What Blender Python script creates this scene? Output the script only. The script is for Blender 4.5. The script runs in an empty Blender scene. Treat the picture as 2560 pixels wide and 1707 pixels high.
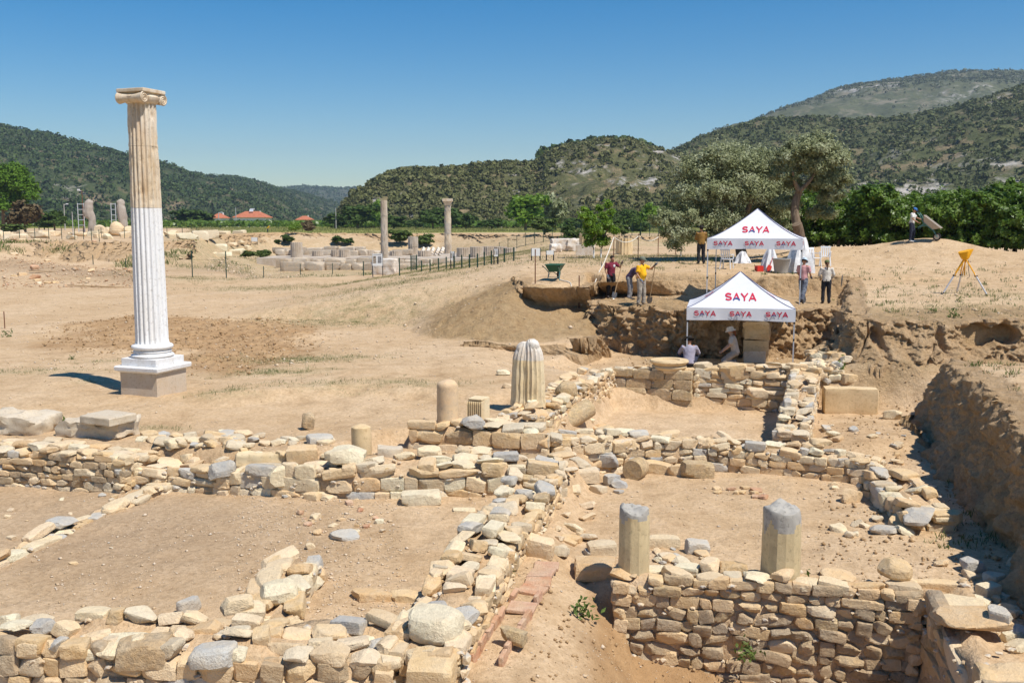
import bpy, bmesh, math, random
import numpy as np
from mathutils import Vector, Matrix, Euler

R = math.radians
rnd = random.Random(7)
nrs = np.random.RandomState(11)
scene = bpy.context.scene
COL = scene.collection

# ------------------------------------------------------------------ camera, sky, sun, exposure
CAMZ = 4.2; PITCH = R(6.94); FPX = 2450.0
cam = bpy.data.cameras.new('camera'); camo = bpy.data.objects.new('camera', cam); COL.objects.link(camo)
camo.location = (0, 0, CAMZ); camo.rotation_euler = (math.pi/2-PITCH, 0, 0)
cam.sensor_width = 36.0; cam.lens = FPX/2560*36.0; cam.clip_start = 0.1; cam.clip_end = 20000
scene.camera = camo
SUN_EL = R(59); SUN_AZ = R(-40)            # direction to the sun in plan: (cos, sin)
sd = Vector((math.cos(SUN_EL)*math.cos(SUN_AZ), math.cos(SUN_EL)*math.sin(SUN_AZ), math.sin(SUN_EL)))
world = bpy.data.worlds.new('World'); scene.world = world; world.use_nodes = True
wn = world.node_tree.nodes; wl = world.node_tree.links
sky = wn.new('ShaderNodeTexSky'); sky.sky_type = 'NISHITA'; sky.sun_disc = False
sky.sun_elevation = SUN_EL; sky.sun_rotation = math.pi/2-SUN_AZ
sky.air_density = 1.0; sky.dust_density = 0.0; sky.ozone_density = 2.4; sky.altitude = 0
wn['Background'].inputs['Strength'].default_value = 0.088
hs = wn.new('ShaderNodeHueSaturation'); hs.inputs['Saturation'].default_value = 1.62; hs.inputs['Hue'].default_value = .502
wl.new(sky.outputs[0], hs.inputs['Color']); wl.new(hs.outputs[0], wn['Background'].inputs['Color'])
sl = bpy.data.lights.new('sun', 'SUN'); sl.energy = 4.6; sl.angle = R(0.53); sl.color = (1.0, 0.955, 0.88)
so = bpy.data.objects.new('sun', sl); COL.objects.link(so)
so.rotation_euler = sd.to_track_quat('Z', 'Y').to_euler(); so.location = (20, -20, 60)
vs = scene.view_settings; vs.view_transform = 'Standard'; vs.look = 'None'; vs.exposure = 0.30; vs.gamma = 1.0
scene.cycles.max_bounces = 5; scene.cycles.diffuse_bounces = 3; scene.cycles.transparent_max_bounces = 6

# ------------------------------------------------------------------ picture point -> place
SP, CP = math.sin(PITCH), math.cos(PITCH)
def ray(px, py):
    cx = (px-1280)/FPX; cy = (853.5-py)/FPX
    return Vector((cx, CP+cy*SP, -SP+cy*CP))
def W(px, py, z):
    d = ray(px, py); t = (z-CAMZ)/d.z
    return Vector((d.x*t, d.y*t, z))
def WD(px, py, Y):
    d = ray(px, py); t = Y/d.y
    return Vector((d.x*t, Y, CAMZ+d.z*t))
def PXM(Y): return FPX/Y

# ------------------------------------------------------------------ noise
def _hash(ix, iy, iz, seed):
    h = (ix.astype(np.int64)*374761393 + iy.astype(np.int64)*668265263 + iz.astype(np.int64)*2147483647 + seed*974634777) & 0xffffffff
    h = ((h ^ (h >> 13))*1274126177) & 0xffffffff
    h = ((h ^ (h >> 16))*2246822519) & 0xffffffff
    return ((h ^ (h >> 15)) & 0xffffff)/float(0xffffff)
def vn(x, y, z=None, seed=0):
    x = np.asarray(x, float); y = np.asarray(y, float)
    z = np.zeros_like(x) if z is None else np.asarray(z, float)
    ix = np.floor(x); iy = np.floor(y); iz = np.floor(z)
    fx = x-ix; fy = y-iy; fz = z-iz
    fx = fx*fx*fx*(fx*(fx*6-15)+10); fy = fy*fy*fy*(fy*(fy*6-15)+10); fz = fz*fz*(3-2*fz)
    ix = ix.astype(np.int64); iy = iy.astype(np.int64); iz = iz.astype(np.int64)
    def c(a, b, d): return _hash(ix+a, iy+b, iz+d, seed)
    lo = (c(0,0,0)*(1-fx)+c(1,0,0)*fx)*(1-fy)+(c(0,1,0)*(1-fx)+c(1,1,0)*fx)*fy
    if not fz.any(): return lo*2-1
    hi = (c(0,0,1)*(1-fx)+c(1,0,1)*fx)*(1-fy)+(c(0,1,1)*(1-fx)+c(1,1,1)*fx)*fy
    return (lo*(1-fz)+hi*fz)*2-1
def fbm(x, y, z=None, seed=0, o=4, g=.5):
    a = 1; s = 0; f = 1
    for k in range(o):
        s = s+a*vn(np.asarray(x)*f+k*17.3, np.asarray(y)*f-k*9.1, None if z is None else np.asarray(z)*f+k*3.7, seed+k); a *= g; f *= 2.03
    return s
def sst(a, b, x):
    t = np.clip((x-a)/(b-a), 0, 1); return t*t*(3-2*t)

# ------------------------------------------------------------------ objects
def tag(o, label=None, cat=None, group=None, kind=None):
    if label: o['label'] = label
    if cat: o['category'] = cat
    if group: o['group'] = group
    if kind or cat: o['kind'] = kind or 'thing'
    return o
def link(o, parent=None):
    COL.objects.link(o)
    if parent is not None: o.parent = parent
    return o
def empty(name, loc=(0,0,0), rz=0):
    o = bpy.data.objects.new(name, None); o.empty_display_size = .2
    o.location = loc; o.rotation_euler = (0,0,rz); return link(o)
def mk(name, verts, faces, mat, parent=None, smooth=None):
    me = bpy.data.meshes.new(name)
    me.from_pydata([tuple(map(float, v)) for v in verts] if not isinstance(verts, np.ndarray) else verts.tolist(), [], faces if not isinstance(faces, np.ndarray) else faces.tolist())
    me.update()
    if smooth is not None:
        me.polygons.foreach_set('use_smooth', [True]*len(me.polygons))
        if smooth < 170: me.set_sharp_from_angle(angle=R(smooth))
    if mat: me.materials.append(mat)
    return link(bpy.data.objects.new(name, me), parent)
def inst(name, me, parent=None, loc=(0,0,0), rot=(0,0,0), sc=(1,1,1)):
    o = bpy.data.objects.new(name, me); o.location = loc; o.rotation_euler = rot; o.scale = sc
    return link(o, parent)
def grid_faces(nu, nv, wrap=False):
    i = np.arange(nu-1 if not wrap else nu)[:,None]; j = np.arange(nv-1)[None,:]
    i2 = (i+1) % nu
    a = i*nv+j; b = i2*nv+j; c = i2*nv+j+1; d = i*nv+j+1
    return np.stack([a+0*b, b, c, d], -1).reshape(-1,4)
def grid_mesh(name, P, mat, wrap=False, parent=None, smooth=180):
    nu, nv = P.shape[:2]
    V = P.reshape(-1,3); F = grid_faces(nu, nv, wrap)
    me = bpy.data.meshes.new(name)
    me.vertices.add(len(V)); me.vertices.foreach_set('co', V.astype(np.float32).ravel())
    me.loops.add(F.size); me.loops.foreach_set('vertex_index', F.astype(np.int32).ravel())
    me.polygons.add(len(F)); me.polygons.foreach_set('loop_start', np.arange(0, F.size, 4, dtype=np.int32))
    me.polygons.foreach_set('use_smooth', np.ones(len(F), bool))
    me.update(calc_edges=True); me.validate()
    if mat: me.materials.append(mat)
    return link(bpy.data.objects.new(name, me), parent)
def raw_mesh(name, V, F, mat, parent=None, smooth=False):
    """V (n,3), F (m,k) numpy"""
    me = bpy.data.meshes.new(name); k = F.shape[1]
    me.vertices.add(len(V)); me.vertices.foreach_set('co', np.ascontiguousarray(V, dtype=np.float32).ravel())
    me.loops.add(F.size); me.loops.foreach_set('vertex_index', np.ascontiguousarray(F, dtype=np.int32).ravel())
    me.polygons.add(len(F)); me.polygons.foreach_set('loop_start', np.arange(0, F.size, k, dtype=np.int32))
    if smooth: me.polygons.foreach_set('use_smooth', np.ones(len(F), bool))
    me.update(calc_edges=True)
    if mat: me.materials.append(mat)
    return link(bpy.data.objects.new(name, me), parent)

# shape collector: pieces that belong to one part
class MB:
    def __init__(s): s.v = []; s.f = []
    def add(s, V, F):
        n = len(s.v); s.v += [tuple(v) for v in V]; s.f += [tuple(i+n for i in f) for f in F]; return s
    def box(s, c, d, rot=None, bev=0.0):
        x, y, z = d[0]/2, d[1]/2, d[2]/2
        if bev > 0:
            bm = bmesh.new(); bmesh.ops.create_cube(bm, size=1)
            for v in bm.verts: v.co = Vector((v.co.x*d[0], v.co.y*d[1], v.co.z*d[2]))
            bmesh.ops.bevel(bm, geom=bm.edges[:], offset=bev, segments=2, affect='EDGES', profile=.6)
            V = [v.co.copy() for v in bm.verts]; F = [[w.index for w in f.verts] for f in bm.faces]; bm.free()
        else:
            V = [Vector(p) for p in ((-x,-y,-z),(x,-y,-z),(x,y,-z),(-x,y,-z),(-x,-y,z),(x,-y,z),(x,y,z),(-x,y,z))]
            F = [(0,3,2,1),(4,5,6,7),(0,1,5,4),(1,2,6,5),(2,3,7,6),(3,0,4,7)]
        M = Euler(rot).to_matrix() if rot is not None else Matrix.Identity(3)
        return s.add([M@v+Vector(c) for v in V], F)
    def tube(s, pts, rad, n=8, caps=True, rad2=None, up=None):
        pts = [Vector(p) for p in pts]
        if not hasattr(rad, '__len__'): rad = [rad]*len(pts)
        r2 = rad2 if rad2 is not None else rad
        if not hasattr(r2, '__len__'): r2 = [r2]*len(pts)
        V = []; F = []
        prev = None
        for i, p in enumerate(pts):
            t = (pts[min(i+1, len(pts)-1)]-pts[max(i-1, 0)]).normalized()
            a = Vector(up) if up is not None else (prev if prev is not None else (Vector((1,0,0)) if abs(t.x) < .9 else Vector((0,1,0))))
            a = (a-t*a.dot(t)).normalized(); b = t.cross(a); prev = a
            for k in range(n):
                q = 2*math.pi*k/n; V.append(p+a*math.cos(q)*rad[i]+b*math.sin(q)*r2[i])
        for i in range(len(pts)-1):
            for k in range(n):
                k2 = (k+1) % n; F.append((i*n+k, i*n+k2, (i+1)*n+k2, (i+1)*n+k))
        if caps:
            F.append(tuple(reversed(range(n)))); F.append(tuple((len(pts)-1)*n+k for k in range(n)))
        return s.add(V, F)
    def lathe(s, prof, n=24, c=(0,0,0), flute=None):
        V = []; F = []; m = len(prof)
        for r, z in prof:
            for k in range(n):
                q = 2*math.pi*k/n; V.append((c[0]+r*math.cos(q), c[1]+r*math.sin(q), c[2]+z))
        for i in range(m-1):
            for k in range(n):
                k2 = (k+1) % n; F.append((i*n+k, i*n+k2, (i+1)*n+k2, (i+1)*n+k))
        F.append(tuple(reversed(range(n)))); F.append(tuple((m-1)*n+k for k in range(n)))
        return s.add(V, F)
    def ball(s, c, r, n=10, m=7, rot=None):
        if not hasattr(r, '__len__'): r = (r, r, r)
        M = Euler(rot).to_matrix() if rot is not None else Matrix.Identity(3)
        V = [Vector((0,0,-r[2]))]; F = []
        for i in range(1, m):
            p = -math.pi/2+math.pi*i/m
            for k in range(n):
                q = 2*math.pi*k/n; V.append(Vector((r[0]*math.cos(p)*math.cos(q), r[1]*math.cos(p)*math.sin(q), r[2]*math.sin(p))))
        V.append(Vector((0,0,r[2])))
        for k in range(n): F.append((0, 1+(k+1) % n, 1+k)); F.append((len(V)-1, 1+(m-2)*n+k, 1+(m-2)*n+(k+1) % n))
        for i in range(m-2):
            for k in range(n): F.append((1+i*n+k, 1+i*n+(k+1) % n, 1+(i+1)*n+(k+1) % n, 1+(i+1)*n+k))
        return s.add([M@v+Vector(c) for v in V], F)
    def build(s, name, mat, parent=None, smooth=None): return mk(name, s.v, s.f, mat, parent, smooth)

# ------------------------------------------------------------------ materials
MATS = {}
def srgb(r, g, b):
    f = lambda c: (c/255/12.92) if c/255 <= .04045 else ((c/255+.055)/1.055)**2.4
    return (f(r), f(g), f(b), 1)
class NT:
    def __init__(s, name):
        s.m = bpy.data.materials.new(name); s.m.use_nodes = True
        s.n = s.m.node_tree.nodes; s.l = s.m.node_tree.links
        s.b = s.n['Principled BSDF']; s.b.inputs['Roughness'].default_value = .85
        s.b.inputs['Specular IOR Level'].default_value = .25
        MATS[name] = s.m
    def node(s, t, **k):
        x = s.n.new(t)
        for a, v in k.items():
            if a in x.inputs.keys(): x.inputs[a].default_value = v
            else: setattr(x, a, v)
        return x
    def pos(s): return s.node('ShaderNodeNewGeometry').outputs['Position']
    def obj(s): return s.node('ShaderNodeTexCoord').outputs['Object']
    def noise(s, vec, scale, detail=4, rough=.55, stretch=None):
        if stretch:
            m = s.node('ShaderNodeMapping'); m.inputs['Scale'].default_value = stretch; s.l.new(vec, m.inputs[0]); vec = m.outputs[0]
        x = s.node('ShaderNodeTexNoise', Scale=scale, Detail=detail, Roughness=rough); s.l.new(vec, x.inputs['Vector']); return x.outputs['Fac']
    def voro(s, vec, scale, feat='F1'):
        x = s.node('ShaderNodeTexVoronoi', Scale=scale); x.feature = feat; s.l.new(vec, x.inputs['Vector']); return x.outputs['Distance']
    def ramp(s, fac, stops):
        x = s.node('ShaderNodeValToRGB'); e = x.color_ramp.elements
        while len(e) < len(stops): e.new(.5)
        for i, (p, c) in enumerate(stops): e[i].position = p; e[i].color = c if len(c) == 4 else (*c, 1)
        s.l.new(fac, x.inputs[0]); return x.outputs['Color']
    def mix(s, fac, a, b, mode='MIX'):
        x = s.node('ShaderNodeMix', data_type='RGBA', blend_type=mode)
        for sock, v in ((x.inputs[0], fac), (x.inputs[6], a), (x.inputs[7], b)):
            if hasattr(v, 'links') or hasattr(v, 'is_output'): s.l.new(v, sock)
            else: sock.default_value = v
        return x.outputs[2]
    def math(s, op, a, b=None, clamp=False):
        x = s.node('ShaderNodeMath', operation=op, use_clamp=clamp)
        for i, v in enumerate((a, b)):
            if v is None: continue
            if hasattr(v, 'is_output'): s.l.new(v, x.inputs[i])
            else: x.inputs[i].default_value = v
        return x.outputs[0]
    def attr(s, name): return s.node('ShaderNodeAttribute', attribute_name=name).outputs['Fac']
    def rand(s): return s.node('ShaderNodeObjectInfo').outputs['Random']
    def bump(s, h, strength=.5, dist=.05, chain=None):
        x = s.node('ShaderNodeBump', Strength=strength, Distance=dist); s.l.new(h, x.inputs['Height'])
        if chain is not None: s.l.new(chain, x.inputs['Normal'])
        return x.outputs[0]
    def out(s, color=None, normal=None, rough=None):
        if color is not None:
            if hasattr(color, 'is_output'): s.l.new(color, s.b.inputs['Base Color'])
            else: s.b.inputs['Base Color'].default_value = color
        if normal is not None: s.l.new(normal, s.b.inputs['Normal'])
        if rough is not None: s.b.inputs['Roughness'].default_value = rough
        return s.m

def flat(name, c, rough=.7, metal=0, var=.12, scale=25):
    if name in MATS: return MATS[name]
    t = NT(name); n = t.noise(t.obj(), scale, 3)
    lo = tuple(v*(1-var) for v in c[:3]); hi = tuple(min(1, v*(1+var)) for v in c[:3])
    t.b.inputs['Metallic'].default_value = metal
    return t.out(t.ramp(n, [(.3, lo), (.7, hi)]), t.bump(n, .15, .01), rough)

SOIL_A = (.60, .42, .245); SOIL_B = (.49, .325, .175); SOIL_C = (.33, .205, .10); SOIL_P = (.68, .505, .325)
def soil(name, vertical=False):
    t = NT(name); p = t.pos()
    n1 = t.noise(p, .22, 5, .6); n2 = t.noise(p, 1.7, 5, .65); n3 = t.noise(p, 13, 4, .7)
    c = t.ramp(n1, [(.34, SOIL_B), (.48, SOIL_A), (.62, SOIL_P)])
    c2 = t.ramp(n2, [(.28, SOIL_C), (.5, SOIL_A), (.72, SOIL_P)])
    c = t.mix(.55, c, c2)
    c = t.mix(t.ramp(n3, [(.32, (.55,.55,.55)), (.58, (0,0,0))]), c, SOIL_C+(1,))
    if vertical:
        st = t.noise(p, 2.2, 5, .7, (1.6, 1.6, .7))
        c = t.mix(t.ramp(st, [(.3, (.6,)*3), (.7, (.1,)*3)]), c, (.50, .31, .14, 1))
        h = t.math('ADD', t.math('MULTIPLY', t.noise(p, 4, 6, .75, (1.5,1.5,.8)), 1.6), t.noise(p, 22, 4, .7))
        cl = t.voro(p, 7); h = t.math('ADD', h, t.math('MULTIPLY', cl, .5))
        c = t.mix(t.ramp(t.noise(p, 9, 5, .75), [(.34, (.5,)*3), (.46, (0,)*3)]), c, (.30,.175,.08,1))
        return t.out(c, t.bump(h, .9, .09), .95)
    # gravel specks
    vo = t.voro(p, 26); sp = t.ramp(vo, [(.10, (1,1,1)), (.17, (0,0,0))])
    pick = t.ramp(t.noise(p, 8, 2), [(.55, (0,0,0)), (.62, (1,1,1))])
    c = t.mix(t.math('MULTIPLY', sp, t.math('MULTIPLY', pick, .55)), c, (.62, .54, .44, 1))
    vo2 = t.voro(p, 11); sp2 = t.ramp(vo2, [(.07, (1,1,1)), (.12, (0,0,0))])
    c = t.mix(t.math('MULTIPLY', sp2, t.math('MULTIPLY', t.ramp(t.noise(p, 3.1, 2), [(.5, (0,0,0)), (.6, (1,1,1))]), .6)), c, (.22, .13, .07, 1))
    # turned brown soil, grass cover, gravel, pinkish dust: marks with a shape of their own
    tu = t.attr('turned'); c = t.mix(t.math('MULTIPLY', tu, .88), c, t.ramp(n2, [(.3, (.25,.135,.055)), (.7, (.43,.26,.12))]))
    gr = t.math('MULTIPLY', t.attr('grass'), t.ramp(t.noise(p, 2.6, 5, .75, (.6, 1.3, 1)), [(.40, (0,0,0)), (.62, (1,1,1))]))
    c = t.mix(t.math('MULTIPLY', gr, .85), c, t.ramp(n3, [(.3, (.13,.135,.055)), (.7, (.30,.27,.12))]))
    ct = t.attr('cut'); c = t.mix(t.math('MULTIPLY', ct, .7), c, t.ramp(t.noise(p, 3, 6, .75), [(.3, (.30,.17,.065)), (.46, (.50,.32,.145)), (.7, (.62,.43,.22))]))
    gv = t.attr('gravel'); c = t.mix(t.math('MULTIPLY', gv, .8), c, t.ramp(n3, [(.3, (.25,.165,.095)), (.7, (.43,.30,.185))]))
    fl = t.attr('field'); c = t.mix(fl, c, t.ramp(t.noise(p, .12, 5, .7), [(.3, (.36,.30,.085)), (.55, (.24,.26,.06)), (.7, (.50,.40,.16))]))
    h = t.math('ADD', t.math('MULTIPLY', n3, .6), t.math('MULTIPLY', t.noise(p, 45, 3, .6), .5)); h = t.math('ADD', h, t.math('MULTIPLY', t.noise(p, 6, 3, .6), .7))
    h = t.math('ADD', h, t.math('MULTIPLY', sp, .3))
    b = t.bump(h, .8, .05)
    b2_ = t.bump(t.math('MULTIPLY', t.noise(p, 5, 6, .75), t.attr('cut')), 1.0, .22, b)
    return t.out(c, t.bump(n2, .35, .12, b2_), .95)
soil('soil'); soil('soil_cut', True)
# ------------------------------------------------------------------ terrain
def sdf(poly, x, y):
    """signed distance, positive inside"""
    P = np.array([(p[0], p[1]) for p in poly]); n = len(P)
    d = np.full(x.shape, 1e9); ins = np.zeros(x.shape, bool)
    for i in range(n):
        a = P[i]; b = P[(i+1) % n]; e = b-a
        wx = x-a[0]; wy = y-a[1]
        t = np.clip((wx*e[0]+wy*e[1])/(e@e), 0, 1)
        d = np.minimum(d, (wx-e[0]*t)**2+(wy-e[1]*t)**2)
        c = ((a[1] <= y) & (b[1] > y)) | ((b[1] <= y) & (a[1] > y))
        xi = a[0]+(y-a[1])*e[0]/(e[1] if abs(e[1]) > 1e-9 else 1e-9)
        ins ^= c & (x < xi)
    d = np.sqrt(d); return np.where(ins, d, -d)
def segd(a, b, x, y):
    e = np.array([b[0]-a[0], b[1]-a[1]]); wx = x-a[0]; wy = y-a[1]
    t = np.clip((wx*e[0]+wy*e[1])/(e@e), 0, 1)
    return np.sqrt((wx-e[0]*t)**2+(wy-e[1]*t)**2), t

# --- plan outlines (metres); camera stands at the origin looking along +Y
MOUND = [W(1292,716,1.75), W(1400,712,1.76), W(1522,706,1.8), (14.2,40.6), (60,40.6), (90,80), (14,86), W(1400,640,1.1), W(1330,676,1.5)]
RBANK_EDGE = [W(2128,700,1.75), (12.3,35.5), (10.9,31.5), W(2150,815,1.25), W(2238,808,1.35), W(2366,804,1.45), W(2455,797,1.5), W(2600,800,1.5), (26,26.0)]
PLAT = RBANK_EDGE+[(60,26.0), (60,42), (14.2,42)]
LEDGE = [W(1472,733,1.15), W(1474,752,1.15), W(1540,764,1.15), W(1596,769,1.15), W(1700,776,1.15), (12.1,34.9), (13.9,40.4), W(1600,700,1.7), W(1505,705,1.7)]
LOWT = [(1.6,30.3), (3.2,33.0), (3.9,35.7), (4.7,35.3), (6.0,35.0), (12.1,34.9), (10.5,32.4), (8.9,30.2), (8.1,28.2), (7.4,27.2), (2.6,27.6)]
ROOML = [(-40,4), (-40,18.75), (-6.6,18.5), (-4.2,18.0), (-3.0,17.7), (.9,17.5), (1.2,15), (.9,10), (.9,4)]
ROOMR = [(.3,4), (.6,12), (1.2,17.3), (1.9,20.6), (7.1,19.4), (8.6,19.3), (11,19.0), (11,4)]
ROOMB = [(.6,19.8), (2.9,26.9), (7.7,26.8), (8.6,25.6), (10.2,24.2), (11.5,23.4), (11.5,18.8), (7.6,19.1), (2.0,20.6)]
TRENCH = [W(1455,1492,-1.4), (1.35,13.45), (5.6,12.75), (5.5,12.5), (5.0,10.2), (4.8,7), (.6,7), (.75,10.2)]
FORE = [(-3.3,18.4), (-2.5,20.3), (-1.9,20.4), (.9,19.95), (1.9,20.4), (1.6,17.4), (-2.8,17.5)]
ROOMBR = [(7.2,24.3), (7.9,26.0), (10.0,25.7), (10.9,24.6), (9.8,22.3), (8.0,22)]
FBANK = [W(2365,905,.8), W(2425,945,.82), W(2480,985,.85), W(2560,1085,.85), (7.5,13.2), (6.9,11.0), (30,10), (40,26.0), (11.5,26.0)]
TURN = [W(120,860,0), W(150,815,0), W(330,790,0), W(560,795,0), W(720,800,0), W(810,835,0), W(760,870,0), W(680,905,0), W(600,935,0), W(480,915,0), W(430,880,0), W(250,880,0)]

def Hraw(x, y, fine=True):
    x = np.asarray(x, float); y = np.asarray(y, float)
    yy = np.maximum(y, 1.0); px = 1280+FPX*x/yy
    w1 = vn(x*.55, y*.55, seed=3)*.35+vn(x*1.7, y*1.7, seed=4)*.14+vn(x*4.5, y*4.5, seed=41)*.06
    h = .10*fbm(x*.09, y*.09, seed=5)*sst(20, 30, y)+.03*fbm(x*.5, y*.5, seed=6, o=3)
    # distant unexcavated level 2.1 m, banks
    Yb = np.interp(px, [-800, 480, 560, 700, 1100, 1500, 1800], [104, 106, 150, 184, 184, 150, 146])
    run = np.interp(px, [0, 500, 640, 1700], [16, 16, 20, 22])
    Yb = Yb+2.5*fbm(x*.05, y*.05, seed=8, o=3)
    up = sst(0, 1, (y-(Yb-run))/run)
    h = h*(1-up)+(2.1+.12*fbm(x*.03, y*.03, seed=9))*up
    # temple pit
    fr = np.interp(px, [380, 700, 980, 1300], [71, 73, 80, 100])
    pit = sst(0, 1, (y-fr)/7)*sst(0, 1, (Yb-run-y)/8+1)*sst(540, 690, px)*(1-sst(1240, 1420, px))
    h = h-1.25*pit
    # debris heap at the left, in front of the bank
    d, t = segd(W(-60,640,.9), W(345,700,.2), x, y)
    h = h+(1.0-.55*t)*np.exp(-(d/2.6)**2)*(1+.25*fbm(x*.6, y*.6, seed=10, o=3))
    # ground before y=21 towards the building site
    h = h-.12*(1-sst(20.5, 24.0, y))
    # little step in the field
    d, t = segd(W(560,935,0), W(1180,925,0), x, y)
    side = sst(-.5, .5, y-(23.6+.35*np.sin(x*1.2)+w1*1.5-.02*x))
    h = h+.22*(side-.5)*sst(-8.5, -6.5, x)*(1-sst(-.5, 1.0, x))*np.exp(-((y-23.8)/4.0)**2)
    # raised ground to the right: mound, plateau, ridge under the grove
    dm = sdf(MOUND, x, y)+w1*.5
    top = 1.76+np.interp(y, [38, 45, 52, 80, 140], [0, .42, .55, .35, .3])
    sl = np.where(y < 42, .46, .16)
    cone = top+np.minimum(dm, 0)*(.16+(.44-.14*sst(-.6, 1.6, x)-.16)*(1-sst(40, 44, y)))-.58*sst(.0, -.45, dm)*(1-sst(40,43,y))*sst(-.6, 1.6, x)
    h = np.maximum(h, np.where((dm > 0), top, cone)*(y > 30)+(-9)*(y <= 30))
    dp = sdf(PLAT, x, y)+w1*.4
    topp = np.interp(y, [24, 27, 31, 35, 41, 45], [1.3, 1.36, 1.52, 1.7, 1.85, 2.15])+.05*fbm(x*.4, y*.4, seed=12)
    m = sst(-.1, .35, dp)
    h = h*(1-m)+np.maximum(h, topp)*m
    d, t = segd(WD(2060,610,51), WD(2330,628,48.5), x, y); h = h+.62*np.exp(-(d/2.4)**2)*(x > 8)
    d, t = segd(WD(2330,630,48.5), WD(2620,650,45), x, y); h = h+.55*np.exp(-(d/2.6)**2)*(x > 8)
    # spoil ground between the banks
    a = sst(7.9, 10.5, x)*sst(25.6, 26.6, y)*(1-sst(26.8, 27.4, y))
    h = h*(1-a)+np.maximum(h, .42+.05*w1)*a
    a = sst(7.9, 9.9, x)*sst(26.2, 28.0, y)*(1-sst(30.5, 32.5, y))*(1-m)
    h = h*(1-a)+(.40+.15*w1)*a
    # excavated parts
    dl = sdf(LEDGE, x, y)+w1*.35; m2 = sst(-.25, .05, dl); h = h*(1-m2)+(1.15+.05*w1)*m2
    dl = sdf(LOWT, x, y)+w1*.5; e = np.where(x < 4.0, 1.2, .45); m2 = sst(-e, .05, dl)
    h = h*(1-m2)+np.minimum(h, -.48+.05*w1)*m2
    # rim step left of the lower floor
    d, t = segd(W(1120,866,.1), W(1500,850,.3), x, y)
    a = sst(-1.2, .8, x)*(1-sst(5.0, 6.5, x))*sst(.15, -.15, y-(32.6-.10*x+w1*1.4))*sst(25, 29, y)
    h = np.where(y > 27, h*(1-a)+np.minimum(h, -.16+.04*w1)*a, h)
    for P, z, e in ((FORE, -.50, .3), (ROOML, -.80, .35), (ROOMR, -.98, .35), (ROOMB, -1.0, .5), (ROOMBR, -.72, 1.0)):
        dd = sdf(P, x, y)+w1*.25; m2 = sst(-e, .1, dd); h = h*(1-m2)+(z+.05*w1+.02*fbm(x*1.5, y*1.5, seed=14, o=3))*m2
    # corridor with the drain, deep trench
    dd = sdf(TRENCH, x, y)+w1*.5
    slope = np.where(x < 1.6, 1.15, .3)
    m2 = sst(-.25, slope, dd); h = h*(1-m2)+(-2.10+.14*w1+.25*sst(2.2, 1.0, x)+.25*sst(12.2,13.2,y))*m2
    # spoil bank at the right in front
    dd = sdf(FBANK, x, y)+w1*.2; m2 = sst(.10, .55, dd)
    ft = np.interp(y, [14, 19, 23, 26], [.86, .9, .8, .42])+.10*w1+.06*fbm(x*1.1, y*1.1, seed=15, o=4)
    h = h*(1-m2)+np.maximum(h, ft)*m2
    if fine:
        near = 1-sst(45, 70, y)
        h = h+.09*fbm(x*1.6, y*1.6, seed=18, o=4)*cutmask(x, y)
        tn = sst(-.8, .8, sdf(TURN, x, y)+w1*2.2)*near
        h = h+tn*(.06+.07*fbm(x*3.2, y*3.2, seed=16, o=3))
        h = h+near*(.012*fbm(x*3, y*3, seed=17, o=3))
    return h
def cutmask(x, y):
    w = vn(x*.5, y*.5, seed=3)*.5
    d = sdf(MOUND, x, y)
    a = sst(.1, -.4, d+w)*sst(-4.5, -3.4, d+w)*(1-sst(40, 42.5, y))*(y > 33)*sst(-4.2, -2.5, x)*(1-sst(7, 9, x))
    b = sst(-.6, .1, sdf(LOWT, x, y))*.55*sst(3.5, 5, x)
    c = sst(-.5, .1, sdf(LEDGE, x, y))*.6
    e = sst(8.6, 10, x)*sst(25.6, 26.4, y)*(1-sst(30, 32, y))*.8
    return np.clip(np.maximum(np.maximum(a, b), np.maximum(c, e)), 0, 1)
def H(x, y): return float(Hraw(np.array([float(x)]), np.array([float(y)]))[0])
def hit(px, py, y0=9.0, y1=420.0):
    """where the line of sight through a picture point meets the ground"""
    d = ray(px, py); Y = np.concatenate([np.arange(y0, 60, .1), np.arange(60, y1, .4)]); t = Y/d.y
    below = np.nonzero(CAMZ+d.z*t <= Hraw(d.x*t, Y))[0]; k = below[0] if len(below) else len(Y)-1
    x = d.x*t[k]; return Vector((x, Y[k], H(x, Y[k])))
def HV(p): return Vector((p[0], p[1], H(p[0], p[1])))

def axis(lo, hi, step, far_lo, far_hi, g=1.09):
    a = list(np.arange(lo, hi, step)); s = step; v = a[-1]
    while v < far_hi: s = min(s*g, far_hi*.08+5); v += s; a.append(v)
    b = []; s = step; v = lo
    while v > far_lo: s = min(s*g, -far_lo*.08+5) if far_lo < 0 else s; v -= s; b.append(v)
    return np.array(b[::-1]+a)
xs = axis(-12.5, 16.5, .095, -3500, 3500)
ys = np.concatenate([np.arange(3, 8.8, .3), np.arange(8.8, 42, .095), 42+np.cumsum(np.minimum(.1*1.035**np.arange(150), 1.6)), ])
ys = np.concatenate([ys, ys[-1]+np.cumsum(1.6*1.07**np.arange(1, 84))]); ys = ys[ys < 4900]
GX, GY = np.meshgrid(xs, ys, indexing='ij')
GZ = Hraw(GX, GY)
ground = grid_mesh('ground', np.stack([GX, GY, GZ], -1), MATS['soil'])
tag(ground, kind='structure')
def gattr(name, arr):
    a = ground.data.attributes.new(name, 'FLOAT', 'POINT'); a.data.foreach_set('value', arr.astype(np.float32).ravel())
_w = vn(GX*.6, GY*.6, seed=21)*.8+vn(GX*2, GY*2, seed=22)*.3
gattr('turned', np.maximum(.8*sst(-.8, .8, sdf(TURN, GX, GY)+_w*1.6), sst(-.1, .3, sdf(TRENCH, GX, GY))))
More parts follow.
